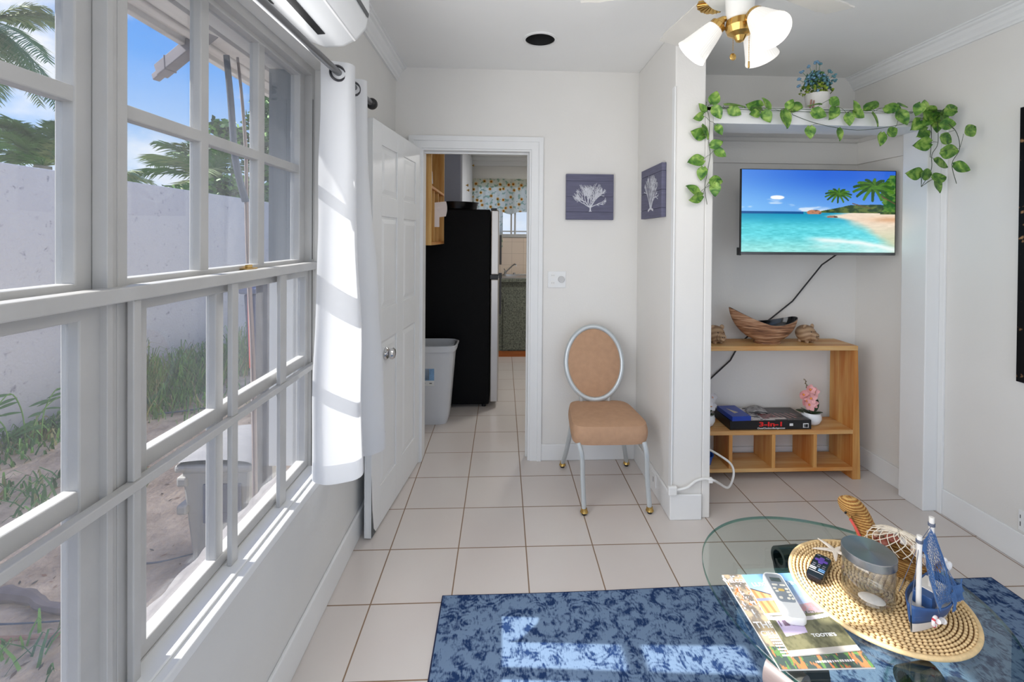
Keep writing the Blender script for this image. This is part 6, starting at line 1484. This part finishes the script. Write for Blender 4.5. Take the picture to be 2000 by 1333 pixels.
# upper cabinet
uc = thing('upper_cabinet', 'white kitchen wall cabinet with brass knobs above the refrigerator', 'cabinet', (-0.6, 4.95, 1.76))
cabm = mat('pale grey blue cabinet side', (160, 166, 184), 0.5); cabd = mat('white cabinet door', (222, 226, 234), 0.4)
bx(-0.799, -0.415, 4.45, 5.88, 1.76, 2.44).build('body', cabm, uc, smooth=0, bevel=0.002)
for y0, y1 in ((4.455, 4.925), (4.935, 5.405), (5.415, 5.875)):
    d_ = bx(-0.414, -0.396, y0, y1, 1.765, 2.435).build('door', cabd, uc, smooth=0, bevel=0.003)
    mb = MB(); ky = y1 - 0.06 if y0 < 4.5 or y0 > 5.4 else y0 + 0.06; mb.lathe([(0.006, 0), (0.006, 0.012), (0.015, 0.018), (0.013, 0.026), (0, 0.028)], (-0.396, ky, 1.98 if y0 < 4.5 else 1.94), 16, R=frame((0, 1, 0), (1, 0, 0))); mb.lathe([(0.006, 0), (0.006, 0.012), (0.015, 0.018), (0.013, 0.026), (0, 0.028)], (-0.396, ky, 2.34), 16, R=frame((0, 1, 0), (1, 0, 0)))
    mb.build('knob', brass_m, d_)
# side cabinet piece between pine shelf and cabinet (grey side seen behind)
# counter
gran, t, p = newmat('speckled grey green laminate')
tcn = N(t, 'ShaderNodeTexCoord'); nn = N(t, 'ShaderNodeTexNoise'); nn.inputs['Scale'].default_value = 55; nn.inputs['Detail'].default_value = 6; nn.inputs['Roughness'].default_value = 0.75; t.links.new(tcn.outputs['Object'], nn.inputs['Vector'])
r = N(t, 'ShaderNodeValToRGB'); r.color_ramp.elements[0].position = 0.36; r.color_ramp.elements[0].color = lin((58, 62, 56)); r.color_ramp.elements[1].position = 0.62; r.color_ramp.elements[1].color = lin((134, 138, 122))
t.links.new(nn.outputs[0], r.inputs[0]); t.links.new(r.outputs[0], p.inputs['Base Color']); p.inputs['Roughness'].default_value = 0.45
kc = thing('base_cabinet', 'grey green speckled kitchen base cabinet with orange wooden plinth', 'cabinet', (0.6, 5.7, 0))
bx(-0.795, 1.6, 5.43, 5.985, 0.07, 0.895).build('body', gran, kc, smooth=0, bevel=0.002)
bx(0.012, 0.50, 5.412, 5.429, 0.09, 0.70).build('door', gran, kc, smooth=0, bevel=0.002)
bx(-0.795, 1.6, 5.425, 5.985, 0.0, 0.07).build('plinth', wood('orange varnished plinth', (190, 112, 50), (156, 80, 28), 0), kc, smooth=0)
wt = bx(-0.795, 1.6, 5.395, 5.985, 0.8955, 0.935).build('worktop', gran, None, smooth=0, bevel=0.004); tag(wt, 'grey green speckled kitchen worktop under the kitchen window', 'worktop')
sk = thing('kitchen_sink', 'stainless steel drop-in sink rim on the kitchen worktop', 'sink', (0.25, 5.65, 0.9355))
mb = MB(); mb.box(-0.05, 0.62, 5.42, 5.88, 0.9355, 0.941); mb.box(0.0, 0.57, 5.86, 5.88, 0.941, 0.955); mb.box(-0.05, 0.62, 5.42, 5.432, 0.941, 0.947); mb.build('rim', steel_m, sk, smooth=0, bevel=0.002)
fc = thing('kitchen_faucet', 'chrome faucet with angled spout behind the kitchen sink', 'faucet', (0.05, 5.80, 0.9412))
mb = MB(); mb.lathe([(0.026, 0), (0.026, 0.012), (0.018, 0.02), (0.018, 0.06), (0, 0.065)], (0.035, 5.80, 0.9412), 18); mb.box(0.02, 0.19, 5.78, 5.82, 0.9412, 0.958); mb.build('base', chrome_m, fc, smooth=40)
mb = MB(); mb.tube([(0.040, 5.79, 0.985), (0.12, 5.76, 1.065), (0.155, 5.75, 1.090), (0.168, 5.745, 1.085), (0.170, 5.745, 1.065)], 0.009, 12); mb.build('spout', chrome_m, fc)
mb = MB(); mb.tube([(0.035, 5.80, 1.0), (0.02, 5.78, 1.03)], 0.006, 8); mb.lathe([(0.016, 0), (0.016, 0.02), (0, 0.022)], (0.15, 5.80, 0.957), 14); mb.build('handle', chrome_m, fc)
# sunflower curtain
sf_, t, p = newmat('sunflower print cotton')
tcn = N(t, 'ShaderNodeTexCoord'); sx_ = N(t, 'ShaderNodeSeparateXYZ'); cb_ = N(t, 'ShaderNodeCombineXYZ'); t.links.new(tcn.outputs['Object'], sx_.inputs[0]); t.links.new(sx_.outputs['X'], cb_.inputs[0]); t.links.new(sx_.outputs['Z'], cb_.inputs[1])
vo = N(t, 'ShaderNodeTexVoronoi'); vo.inputs['Scale'].default_value = 10; vo.inputs['Randomness'].default_value = 0.75; vo.voronoi_dimensions = '2D'; t.links.new(cb_.outputs[0], vo.inputs['Vector'])
r = N(t, 'ShaderNodeValToRGB'); cr2 = r.color_ramp; cr2.interpolation = 'CONSTANT'
cr2.elements[0].position = 0; cr2.elements[0].color = lin((86, 48, 20)); cr2.elements[1].position = 0.24; cr2.elements[1].color = lin((236, 236, 226))
e = cr2.elements.new(0.07); e.color = lin((222, 150, 52)); e = cr2.elements.new(0.15); e.color = lin((238, 216, 176))
t.links.new(vo.outputs['Distance'], r.inputs[0])
n4 = N(t, 'ShaderNodeTexNoise'); n4.inputs['Scale'].default_value = 22; t.links.new(cb_.outputs[0], n4.inputs['Vector']); r4 = N(t, 'ShaderNodeValToRGB'); r4.color_ramp.elements[0].position = 0.56; r4.color_ramp.elements[0].color = (1, 1, 1, 1); r4.color_ramp.elements[1].position = 0.62; r4.color_ramp.elements[1].color = lin((178, 206, 196))
t.links.new(n4.outputs[0], r4.inputs[0]); mu = N(t, 'ShaderNodeMixRGB', blend_type='MULTIPLY'); mu.inputs[0].default_value = 1; t.links.new(r.outputs[0], mu.inputs[1]); t.links.new(r4.outputs[0], mu.inputs[2]); t.links.new(mu.outputs[0], p.inputs['Base Color']); p.inputs['Roughness'].default_value = .85
tl = N(t, 'ShaderNodeBsdfTranslucent'); t.links.new(mu.outputs[0], tl.inputs[0]); ms = N(t, 'ShaderNodeMixShader'); ms.inputs[0].default_value = 0.8; om = t.nodes['Material Output']; t.links.new(p.outputs[0], ms.inputs[1]); t.links.new(tl.outputs[0], ms.inputs[2]); t.links.new(ms.outputs[0], om.inputs[0])
kcu = thing('kitchen_curtain', 'sunflower print curtain and valance over the kitchen window', 'curtain', (0.1, 5.95, 1.3))
mb = MB(); mb.grid(lambda u, v: (-0.42 + 1.07 * u, 5.925 + 0.012 * math.sin(u * 70), 2.19 - 0.11 * v), 90, 4); mb.build('valance', sf_, kcu, smooth=60)
mb = MB(); mb.grid(lambda u, v: (-0.42 + 0.42 * u, 5.955 + 0.010 * math.sin(u * 30), 2.185 - 0.885 * v), 50, 8); mb.build('left_panel', sf_, kcu, smooth=60)
mb = MB(); mb.grid(lambda u, v: (0.0 + 0.62 * u, 5.945 + 0.014 * math.sin(u * 40 * (1 - 0.4 * u)), 2.185 - 0.425 * v - 0.03 * math.exp(-((u - 0.15) / 0.12) ** 2) * v), 70, 8); mb.build('right_panel', sf_, kcu, smooth=60)
# made-up kitchen ceiling lamp (out of view, gives the kitchen its light)
kl = thing('added_kitchen_lamp', 'round white ceiling lamp added out of view to light the kitchen', 'lamp', (0.75, 4.6, 2.38))
mb = MB(); mb.lathe([(0.19, 2.47), (0.19, 2.45), (0.18, 2.43), (0.0, 2.395)], (0.75, 4.6, 0), 32); mb.build('lamp_shade', mat('opal lamp glass', (250, 250, 246), 0.4, emit=(255, 250, 240), estr=1.0), kl)
# ================================================================== OUTDOORS
GZ = -0.15
sand, t, p = newmat('grey beige sandy soil')
tcn = N(t, 'ShaderNodeTexCoord'); nn = N(t, 'ShaderNodeTexNoise'); nn.inputs['Scale'].default_value = 3.2; nn.inputs['Detail'].default_value = 10; nn.inputs['Roughness'].default_value = 0.68; t.links.new(tcn.outputs['Object'], nn.inputs['Vector'])
r = N(t, 'ShaderNodeValToRGB'); r.color_ramp.elements[0].position = 0.34; r.color_ramp.elements[0].color = lin((160, 138, 116)); r.color_ramp.elements[1].position = 0.62; r.color_ramp.elements[1].color = lin((226, 200, 170))
t.links.new(nn.outputs[0], r.inputs[0]); t.links.new(r.outputs[0], p.inputs['Base Color']); p.inputs['Roughness'].default_value = 0.95
n5 = N(t, 'ShaderNodeTexNoise'); n5.inputs['Scale'].default_value = 30; n5.inputs['Detail'].default_value = 6; t.links.new(tcn.outputs['Object'], n5.inputs['Vector']); b = N(t, 'ShaderNodeBump'); b.inputs['Strength'].default_value = 0.8; b.inputs['Distance'].default_value = 0.02; t.links.new(n5.outputs[0], b.inputs['Height']); t.links.new(b.outputs[0], p.inputs['Normal'])
def gz(x, y): return GZ + 0.03 * mnoise.noise(Vector((x * 1.3, y * 1.3, 0))) + 0.010 * mnoise.noise(Vector((x * 5, y * 5, 2))) + 0.10 * max(0, (-3.0 - x)) * 0.6
mb = MB(); mb.grid(lambda u, v: (-3.75 + 2.85 * u, -2 + 16 * v, gz(-3.75 + 2.85 * u, -2 + 16 * v)), 60, 200)
tag(mb.build('yard_ground', sand, None, smooth=60), None, None, kind='structure')
MB_ = MB(); MB_.box(-40, -3.75, -20, 60, GZ - 0.1, GZ); 
tag(MB_.build('far_ground', mat('far grass', (96, 112, 70), 0.95, var=0.2, vscale=2), None, smooth=0), None, None, kind='structure')
stuc, t, p = newmat('weathered lavender white stucco')
tcn = N(t, 'ShaderNodeTexCoord'); nn = N(t, 'ShaderNodeTexNoise'); nn.inputs['Scale'].default_value = 14; nn.inputs['Detail'].default_value = 8; nn.inputs['Roughness'].default_value = 0.75; t.links.new(tcn.outputs['Object'], nn.inputs['Vector'])
r = N(t, 'ShaderNodeValToRGB'); r.color_ramp.elements[0].position = 0.28; r.color_ramp.elements[0].color = lin((104, 104, 112)); r.color_ramp.elements[1].position = 0.42; r.color_ramp.elements[1].color = lin((194, 192, 192))
t.links.new(nn.outputs[0], r.inputs[0]); t.links.new(r.outputs[0], p.inputs['Base Color']); p.inputs['Roughness'].default_value = 0.95
n5 = N(t, 'ShaderNodeTexNoise'); n5.inputs['Scale'].default_value = 45; n5.inputs['Detail'].default_value = 5; t.links.new(tcn.outputs['Object'], n5.inputs['Vector']); b = N(t, 'ShaderNodeBump'); b.inputs['Strength'].default_value = 0.7; b.inputs['Distance'].default_value = 0.012; t.links.new(n5.outputs[0], b.inputs['Height']); t.links.new(b.outputs[0], p.inputs['Normal'])
mb = MB(); mb.box(-3.90, -3.70, -2, 12, GZ - 0.2, 1.955); mb.box(-3.70, 0, 12, 12.2, GZ - 0.2, 1.955)
tag(mb.build('garden_wall', stuc, None, smooth=0, bevel=0.01), 'tall weathered off-white stucco wall closing the sandy yard', 'wall')
# eave, fascia and soffit of the house
eav = mat('weathered white eave boards', (206, 200, 196), 0.8, var=0.14, vscale=8, stretch=(3, 0.4, 3)); eavd = mat('grey eave beam', (150, 148, 148), 0.8, var=0.1, vscale=8)
mb = MB(); mb.box(-1.165, -0.90, -2.5, 7, 2.14, 2.16); struct('trim_11', mb, eav, smooth=0)
mb = MB(); mb.box(-1.175, -1.150, -2.5, 7, 2.117, 2.33); mb.box(-1.125, -1.085, -2.5, 7, 2.128, 2.14); struct('trim_12', mb, eav, smooth=0, bevel=0.004)
mb = MB(); mb.box(-0.965, -0.90, -2.5, 7, 2.10, 2.14); struct('trim_13', mb, eavd, smooth=0, bevel=0.004)
mb = MB(); mb.box(-1.2, 2.6, -2.6, 7, 2.62, 2.70); mb.box(-1.16, -0.902, -2.5, 7, 2.33, 2.62); struct('roof', mb, eavd, smooth=0)
rt = MB(); st = 0; rt.obox((0, 0, 0), (0.46, 0.055, 0.065), None); rt.obox((-0.25, 0, -0.01), (0.06, 0.035, 0.035), None); rt.obox((-0.15, 0, 0.0), (0.008, 0.06, 0.080), Ry(0.3)); rt.v = [tuple(0.71 * q_ for q_ in p_) for p_ in rt.v]; rt.xf(0, frame((0.38, -0.16, 0.175), (0, 0, 1)), (-1.155, 1.722, 2.108))
tag(rt.build('rafter_tail', mat('grey split timber', (122, 116, 122), 0.9, var=0.15, vscale=12), None, smooth=0, bevel=0.005), 'broken grey rafter end sticking out below the eave', 'timber')
# grey render of the upper window reveal, shade painted into its colour
revm = mat('grey blue shaded reveal render', (122, 128, 136), 0.9, var=0.08, vscale=7, bump=0.4, bscale=30)
struct('trim_14', MB().box(-0.901, -0.802, 1.794, 1.7995, 1.31, 2.069), revm, smooth=0)
mb = MB(); mb.box(-1.355, -1.288, 2.57, 2.66, GZ, 2.37)
dp = bx(-1.035, -0.985, 1.955, 2.0, GZ, 1.289); tag(dp.build('timber_post', mat('peeling dark grey paint', (92, 92, 98), 0.8, var=0.5, vscale=22, stretch=(1, 1, 0.2)), None, smooth=0, bevel=0.003), 'dark grey peeling post just outside the far end of the window', 'post')
# leaning bare trunks
bark = mat('grey brown bark', (122, 110, 108), 0.9, var=0.25, vscale=10, stretch=(1, 1, 0.3), bump=0.6, bscale=30); barkd = mat('blue grey bark', (86, 94, 108), 0.9, var=0.2, vscale=12, stretch=(1, 1, 0.3))
tk = thing('dead_palm_frond', 'dead grey split palm frond stalk leaning up against the eave outside the window', 'palm frond', (-1.01, 1.92, GZ))
mb = MB(); mb.tube(smooth_path([(-1.01, 1.92, GZ + 0.01), (-1.02, 1.915, 0.80), (-1.04, 1.91, 1.31), (-1.04, 1.896, 1.53), (-1.04, 1.89, 1.766), (-1.04, 1.856, 2.00), (-1.04, 1.83, 2.125)], 6), [0.0185 - 0.0003 * i for i in range(37)], 10, flat=0.6); mb.build('stalk', bark, tk)
mb = MB(); mb.tube(smooth_path([(-1.04, 1.888, 1.566), (-1.048, 1.832, 1.726), (-1.048, 1.80, 1.95), (-1.048, 1.772, 2.11)], 6), [0.0155 - 0.0002 * i for i in range(19)], 10, flat=0.6); mb.build('split_strand', barkd, tk)

# plants ---------------------------------------------------------------
gm1 = mat('fresh grass green', (112, 156, 70), 0.7, var=0.2, vscale=4); gm2 = mat('dark weed green', (70, 112, 52), 0.7, var=0.2, vscale=6); gm3 = mat('straw blade', (150, 148, 96), 0.8)
def blades(mb, cx, cy, rx, ry, n_, hmin, hmax, rr, zf=None, wd=0.006, lean=0.5):
    for i in range(n_):
        a = rr.uniform(0, 2 * PI); q = rr.uniform(0, 1) ** 0.6; x = max(-3.64, cx + rx * q * math.cos(a)); y = cy + ry * q * math.sin(a); z = gz(x, y) - 0.01
        h = rr.uniform(hmin, hmax) * (1.15 - 0.5 * q); b_ = rr.uniform(0, 2 * PI); ln = rr.uniform(0.1, lean) * h; d = Vector((math.cos(b_), math.sin(b_), 0)); w = Vector((-d.y, d.x, 0)) * wd
        d = d if x + d.x * ln > -3.66 else Vector((abs(d.x), d.y, 0)); P = [Vector((x, y, z)), Vector((x, y, z + h * 0.5)) + d * ln * 0.25, Vector((x, y, z + h * 0.88)) + d * ln * 0.65, Vector((x, y, z + h * (1 - 0.35 * lean))) + d * ln]
        ws = [1, 0.9, 0.55, 0.08]; vs = []
        for k_ in range(4): vs += [P[k_] - w * ws[k_], P[k_] + w * ws[k_]]
        mb.add(vs, [(0, 1, 3, 2), (2, 3, 5, 4), (4, 5, 7, 6)], rr.choice((0, 0, 0, 1, 1, 2)))
rr = random.Random(21); mb = MB()
blades(mb, -3.25, 4.75, 0.42, 1.05, 900, 0.20, 0.50, rr, lean=0.9); blades(mb, -3.4, 4.35, 0.22, 0.35, 220, 0.35, 0.68, rr, lean=0.5); blades(mb, -3.1, 5.8, 0.5, 0.9, 600, 0.2, 0.55, rr, lean=0.9); blades(mb, -2.75, 4.4, 0.5, 0.5, 160, 0.08, 0.2, rr, lean=1.2)
tag(mb.build('tall_grass', [gm1, gm2, gm3], None, smooth=0), 'clump of tall green grass growing against the yard wall', 'grass', kind='stuff')
mb = MB(); rr = random.Random(5); blades(mb, -3.45, 3.55, 0.28, 0.65, 500, 0.05, 0.16, rr, wd=0.009, lean=1.4); blades(mb, -2.7, 2.85, 0.5, 0.4, 150, 0.06, 0.16, rr, wd=0.008, lean=1.6); blades(mb, -1.75, 1.75, 0.3, 0.2, 50, 0.04, 0.12, rr, wd=0.006, lean=1.4)
tag(mb.build('ground_weeds', [gm2, gm1, gm3], None, smooth=0), 'low creeping weeds along the foot of the wall and sand', 'weeds', kind='stuff')
wp = thing('weed_plant', 'leafy weed with drooping stems growing at the wall foot', 'weed', (-3.42, 3.42, GZ))
mb = MB(); ms_ = MB(); rr = random.Random(8)
for (dx, dy, h, dr) in ((0.0, 0.0, 0.42, -0.25), (0.05, 0.06, 0.36, 0.2), (-0.03, -0.08, 0.30, -0.3), (0.02, 0.02, 0.28, 0.35)):
    b0 = Vector((-3.42 + dx, 3.42 + dy, gz(-3.42, 3.42))); P = smooth_path([b0, b0 + Vector((0, dr * 0.1, h * 0.6)), b0 + Vector((0.02, dr * 0.5, h)), b0 + Vector((0.03, dr, h * 0.75))], 5); ms_.tube(P, 0.004, 5)
    for i in range(3, len(P), 2): petal(mb, P[i], (rr.uniform(-.4, .4), rr.choice((-1, 1)), rr.uniform(-.2, .5)), (0.5, 0, 1), rr.uniform(0.09, 0.17), 0.014, cup=-0.3)
mb.build('leaves', gm2, wp, smooth=60); ms_.build('stems', gm1, wp)
# palms -------------------------------------------------------------------
pgreen = [mat('palm frond green', (108, 140, 84), 0.65, var=0.18, vscale=3), mat('palm frond olive', (150, 162, 108), 0.7, var=0.18, vscale=3)]
def frond(mb, base, az, el, L_, rr, droop=0.9, m=0, leaf=0.30, n_=26):
    d = Vector((math.cos(az) * math.cos(el), math.sin(az) * math.cos(el), math.sin(el))); P = []
    for i in range(n_):
        s_ = i / (n_ - 1); P.append(base + d * (L_ * s_) + Vector((0, 0, -droop * L_ * s_ * s_ * 0.5)))
    mb.tube(P, [0.014 * (1 - 0.8 * i / n_) for i in range(n_)], 5, m)
    for i in range(3, n_):
        t_ = (P[i] - P[i - 1]).normalized(); side_ = t_.cross(Vector((0, 0, 1)))
        if side_.length < 0.05: side_ = Vector((1, 0, 0))
        side_.normalize(); up_ = side_.cross(t_); s_ = i / (n_ - 1); ll = leaf * L_ * (math.sin(PI * (0.12 + 0.83 * s_)) ** 0.7)
        for sg in (-1, 1):
            for sub in (0, 0.5):
                b0 = P[i] - (P[i] - P[i - 1]) * sub; dd = (side_ * sg * 0.8 + t_ * 0.75 + Vector((0, 0, rr.uniform(-0.45, 0.05)))).normalized(); e0 = b0 + dd * ll * rr.uniform(0.85, 1.1) + Vector((0, 0, -0.12 * ll)); w_ = t_ * 0.011 * L_ / 1.2
                mid = b0 + dd * ll * 0.5
                mb.add([b0 - w_, b0 + w_, mid + w_ * 1.1, e0, mid - w_ * 1.1], [(0, 1, 2, 3, 4)], m)
def palm(label, x, y, h, nf, L_, seed, trunk_r=0.09, elr=(-0.3, 1.35), lean=0.2, group='palms beyond the yard wall', cat='palm tree', leaf=.3):
    g = thing('palm_tree', label, cat, (x, y, GZ), group); rr = random.Random(seed); top_ = Vector((x + lean, y, h))
    mb = MB(); P = smooth_path([(x, y, GZ), (x + lean * 0.1, y, h * 0.4), (x + lean * 0.55, y, h * 0.75), tuple(top_)], 8); mb.tube(P, [trunk_r * (1 - 0.3 * i / len(P)) + 0.004 * (i % 2) for i in range(len(P))], 12); mb.build('trunk', mat('palm trunk ' + str(seed), (150, 142, 134), 0.9, var=0.15, vscale=6), g)
    mb = MB()
    for k_ in range(nf): frond(mb, top_, k_ * 2.399 + rr.uniform(-.2, .2), rr.uniform(*elr), L_ * rr.uniform(0.8, 1.1), rr, m=0 if rr.random() < 0.6 else 1, leaf=leaf)
    mb.build('fronds', pgreen, g, smooth=0)
palm('tall slender palm with curved trunk above the wall at the far left', -8.1, 7.55, 4.75, 26, 1.35, 31, 0.085, (-0.9, 1.2), 0.0)
palm('low bushy palm with upright fronds behind the wall at the left', -7.0, 7.15, 2.45, 24, 1.35, 32, 0.14, (0.25, 1.45), 0.1, leaf=.26)
palm('spreading palm behind the wall seen through the middle panes', -7.0, 10.9, 2.7, 22, 1.9, 33, 0.14, (-0.15, 1.2), 0.2)
palm('small palm behind the wall left of the spreading one', -8.3, 9.6, 2.3, 14, 1.2, 34, 0.10, (0.1, 1.1), 0.1)
# broadleaf trees and bushes -----------------------------------------------
lgm = [mat('bush leaf bright', (128, 172, 72), 0.6, var=0.15, vscale=5), mat('bush leaf mid', (90, 134, 58), 0.6, var=0.15, vscale=5), mat('bush leaf dark', (44, 74, 34), 0.6)]
def leafy(name, label, cat, c, r3, n_, seed, sz, trunk=None, group='greenery beyond the yard wall'):
    g = thing(name, label, cat, (c[0], c[1], GZ), group); rr = random.Random(seed); mb = MB()
    blobs = [(Vector((rr.uniform(-.6, .6) * r3[0], rr.uniform(-.6, .6) * r3[1], rr.uniform(-.6, .6) * r3[2])), rr.uniform(0.35, 0.6)) for _ in range(14)]
    for i in range(n_):
        bc_, br_ = rr.choice(blobs); v = Vector((rr.gauss(0, 1), rr.gauss(0, 1), rr.gauss(0, 1))).normalized() * (rr.uniform(0.5, 1) ** 0.4); q = Vector(c) + bc_ + Vector((v.x * r3[0], v.y * r3[1], v.z * r3[2])) * br_
        d = Vector((rr.gauss(0, 1), rr.gauss(0, 1), rr.gauss(0, 0.6))).normalized(); w = d.cross(Vector((rr.gauss(0, 1), rr.gauss(0, 1), rr.gauss(0, 1)))).normalized() * sz * 0.32
        mb.add([q, q + d * sz * 0.5 + w, q + d * sz, q + d * sz * 0.5 - w], [(0, 1, 2, 3)], rr.choice((0, 1, 1, 2)))
    mb.build('foliage', lgm, g, smooth=0)
    mb = MB(); mb.tube([(c[0], c[1], GZ), (c[0] + 0.05, c[1], (c[2] + GZ) / 2), (c[0], c[1], c[2])], [0.09, 0.07, 0.03], 8)
    for k_ in range(5): mb.tube([(c[0], c[1], c[2] - r3[2] * 0.6), Vector(c) + blobs[k_][0] * 0.9], [0.03, 0.01], 6)
    mb.build('trunk', bark, g)
leafy('leafy_bush', 'bright green bush showing over the wall top beneath the spreading palm', 'bush', (-6.0, 10.3, 2.25), (0.9, 1.1, 0.50), 3800, 41, 0.16)
leafy('leafy_bush', 'green bush over the wall beside the split tree trunk', 'bush', (-6.0, 11.9, 2.3), (0.8, 1.2, 0.55), 3200, 42, 0.16)
leafy('leafy_tree', 'tall leafy green tree behind the wall next to the grey window reveal', 'tree', (-5.9, 12.0, 4.1), (0.62, 0.9, 1.35), 4200, 43, 0.18)
leafy('leafy_tree', 'small pale leafy tree top left of the tall tree behind the wall', 'tree', (-6.6, 11.4, 3.75), (0.42, 0.5, 0.45), 700, 44, 0.17)
# driftwood, sticks -----------------------------------------------------------
def stick(name, label, pts, r_, m, cat='branch', group='sticks on the sand'):
    mb = MB(); P = smooth_path([(x, y, gz(x, y) + z) for x, y, z in pts], 5); n__ = len(P); mb.tube(P, [r_ * (1 - 0.55 * i / n__) * (1 + 0.12 * math.sin(i * 1.7)) for i in range(n__)], 8); tag(mb.build(name, m, None), label, cat, group)
stick('driftwood_branch', 'thick grey brown branch lying on the sand near the window', [(-2.15, 2.05, 0.02), (-2.0, 2.02, 0.035), (-1.9, 1.98, 0.03), (-1.75, 1.97, 0.015)], 0.032, bark)
stick('wooden_stick', 'long pinkish brown stick lying on the sand below the thick branch', [(-2.15, 1.78, 0.02), (-1.95, 1.83, 0.02), (-1.62, 1.85, 0.02)], 0.014, mat('pink brown stick', (164, 126, 104), 0.9))
stick('twig', 'thin dark twig curving between the branch and the pinkish stick', [(-2.2, 1.92, 0.01), (-2.0, 1.90, 0.015), (-1.72, 1.93, 0.01)], 0.005, barkd)
stick('twig', 'thin bent dark twig on the sand in front of the grey cart', [(-1.75, 2.25, 0.01), (-1.62, 2.22, 0.03), (-1.48, 2.30, 0.01)], 0.005, barkd)
stick('twig', 'short dark twig lying at the edge of the tall grass', [(-3.0, 4.1, 0.02), (-2.7, 4.2, 0.03), (-2.45, 4.35, 0.02)], 0.009, barkd)
mb = MB(); rr = random.Random(77)
for i in range(700):
    x = rr.uniform(-3.5, -1.0); y = rr.uniform(1.2, 6); z = gz(x, y) + 0.004; s_ = rr.uniform(0.006, 0.022); a = rr.uniform(0, 6.28); d = Vector((math.cos(a), math.sin(a), rr.uniform(-.1, .3))) * s_; w = Vector((-math.sin(a), math.cos(a), 0.1)) * s_ * 0.35
    c = Vector((x, y, z)); mb.add([c - d, c - w, c + d, c + w], [(0, 1, 2, 3)], rr.choice((0, 1, 2)))
tag(mb.build('leaf_litter', [mat('dry leaf brown', (112, 88, 68), 0.9), mat('dark crumb', (74, 66, 60), 0.9), mat('rust leaf', (150, 108, 82), 0.9)], None, smooth=0), 'dry leaf bits scattered over the sand', 'leaf litter', kind='stuff')
# grey plastic storage cart beside the house ------------------------------------
gc = thing('storage_cart', 'grey plastic storage cart with rounded lid standing in the yard', 'cart', (-1.315, 2.335, GZ)); gpl = mat('weathered grey plastic', (158, 156, 152), 0.6, var=0.06, vscale=6); gpd = mat('dark grey plastic', (104, 106, 118), 0.5)
def slab(x0, x1, y0, y1, z0, z1): return MB().box(x0, x1, y0, y1, z0, z1)
z0_ = GZ + 0.005
cx0, cx1, cy0, cy1 = -1.47, -1.16, 2.15, 2.52
mb = MB(); vs = []
for z, e_ in ((z0_, 0.035), (0.34, 0.0)):
    vs += [(cx0 + e_, cy0 + e_, z), (cx1 - e_, cy0 + e_, z), (cx1 - e_, cy1 - e_, z), (cx0 + e_, cy1 - e_, z)]
mb.add(vs, [(3, 2, 1, 0), (4, 5, 6, 7), (0, 1, 5, 4), (1, 2, 6, 5), (2, 3, 7, 6), (3, 0, 4, 7)]); mb.build('body', gpl, gc, smooth=0, bevel=0.012)
slab(cx0 - 0.02, cx1 + 0.02, cy0 - 0.02, cy1 + 0.02, 0.340, 0.375).build('rim', gpl, gc, smooth=0, bevel=0.012)
mb = MB(); mb.grid(lambda u, v: (cx0 - 0.02 + (cx1 - cx0 + .04) * u, cy0 - 0.02 + (cy1 - cy0 + .04) * v, 0.376 + 0.05 * math.sin(PI * u) ** 0.5 * math.sin(PI * (0.08 + 0.84 * v)) ** 0.6 + 0.004 * (1 if int(v * 14) % 3 == 0 else 0)), 20, 30); mb.build('lid', mat('pale grey lid', (128, 127, 128), 0.5), gc, smooth=50)
for z in (0.27, 0.14): slab(cx0 - 0.018, cx0 + 0.03, cy0 - 0.008, cy0 + 0.12, z, z + 0.045).build('handle_rib', gpl, gc, smooth=0, bevel=0.01)
slab(cx0 + 0.10, cx1 - 0.04, cy0 - 0.004, cy0 + 0.006, 0.10, 0.28).build('front_panel', gpd, gc, smooth=0, bevel=0.003)
bm2 = thing('garden_broom', 'red handled garden tool leaning beside the grey window reveal', 'broom', (-1.50, 2.75, GZ))
mb = MB(); mb.cyl((-1.47, 2.74, 0.65), (-1.56, 2.86, 1.45), 0.013, 10); mb.build('handle', mat('red handle', (176, 72, 62), 0.5), bm2)
mb = MB(); mb.cyl((-1.42, 2.68, GZ + 0.01), (-1.47, 2.74, 0.65), 0.009, 10); mb.box(-1.47, -1.37, 2.64, 2.72, GZ + 0.0, GZ + 0.03); mb.build('shaft', gpl, bm2)
bn2 = thing('wheeled_bin', 'dark blue grey wheeled bin standing in the yard behind the grass', 'bin', (-2.3, 4.85, GZ))
mb = MB(); vs = []
for z, e_ in ((GZ + 0.01, 0.05), (0.86, 0.0)): vs += [(-2.50 + e_, 4.50 + e_, z), (-2.02 - e_, 4.50 + e_, z), (-2.02 - e_, 4.95 - e_, z), (-2.50 + e_, 4.95 - e_, z)]
mb.add(vs, [(3, 2, 1, 0), (4, 5, 6, 7), (0, 1, 5, 4), (1, 2, 6, 5), (2, 3, 7, 6), (3, 0, 4, 7)]); mb.build('body', mat('slate blue plastic', (92, 98, 124), 0.5), bn2, smooth=0, bevel=0.02)
slab(-2.53, -1.99, 4.47, 4.98, 0.862, 0.92).build('lid', mat('slate lid', (116, 122, 146), 0.5), bn2, smooth=0, bevel=0.015)
slab(-2.36, -2.16, 4.515, 4.53, 0.40, 0.62).build('label', mat('pale label', (176, 178, 190), 0.6), bn2, smooth=0)

bpy.context.view_layer.update()
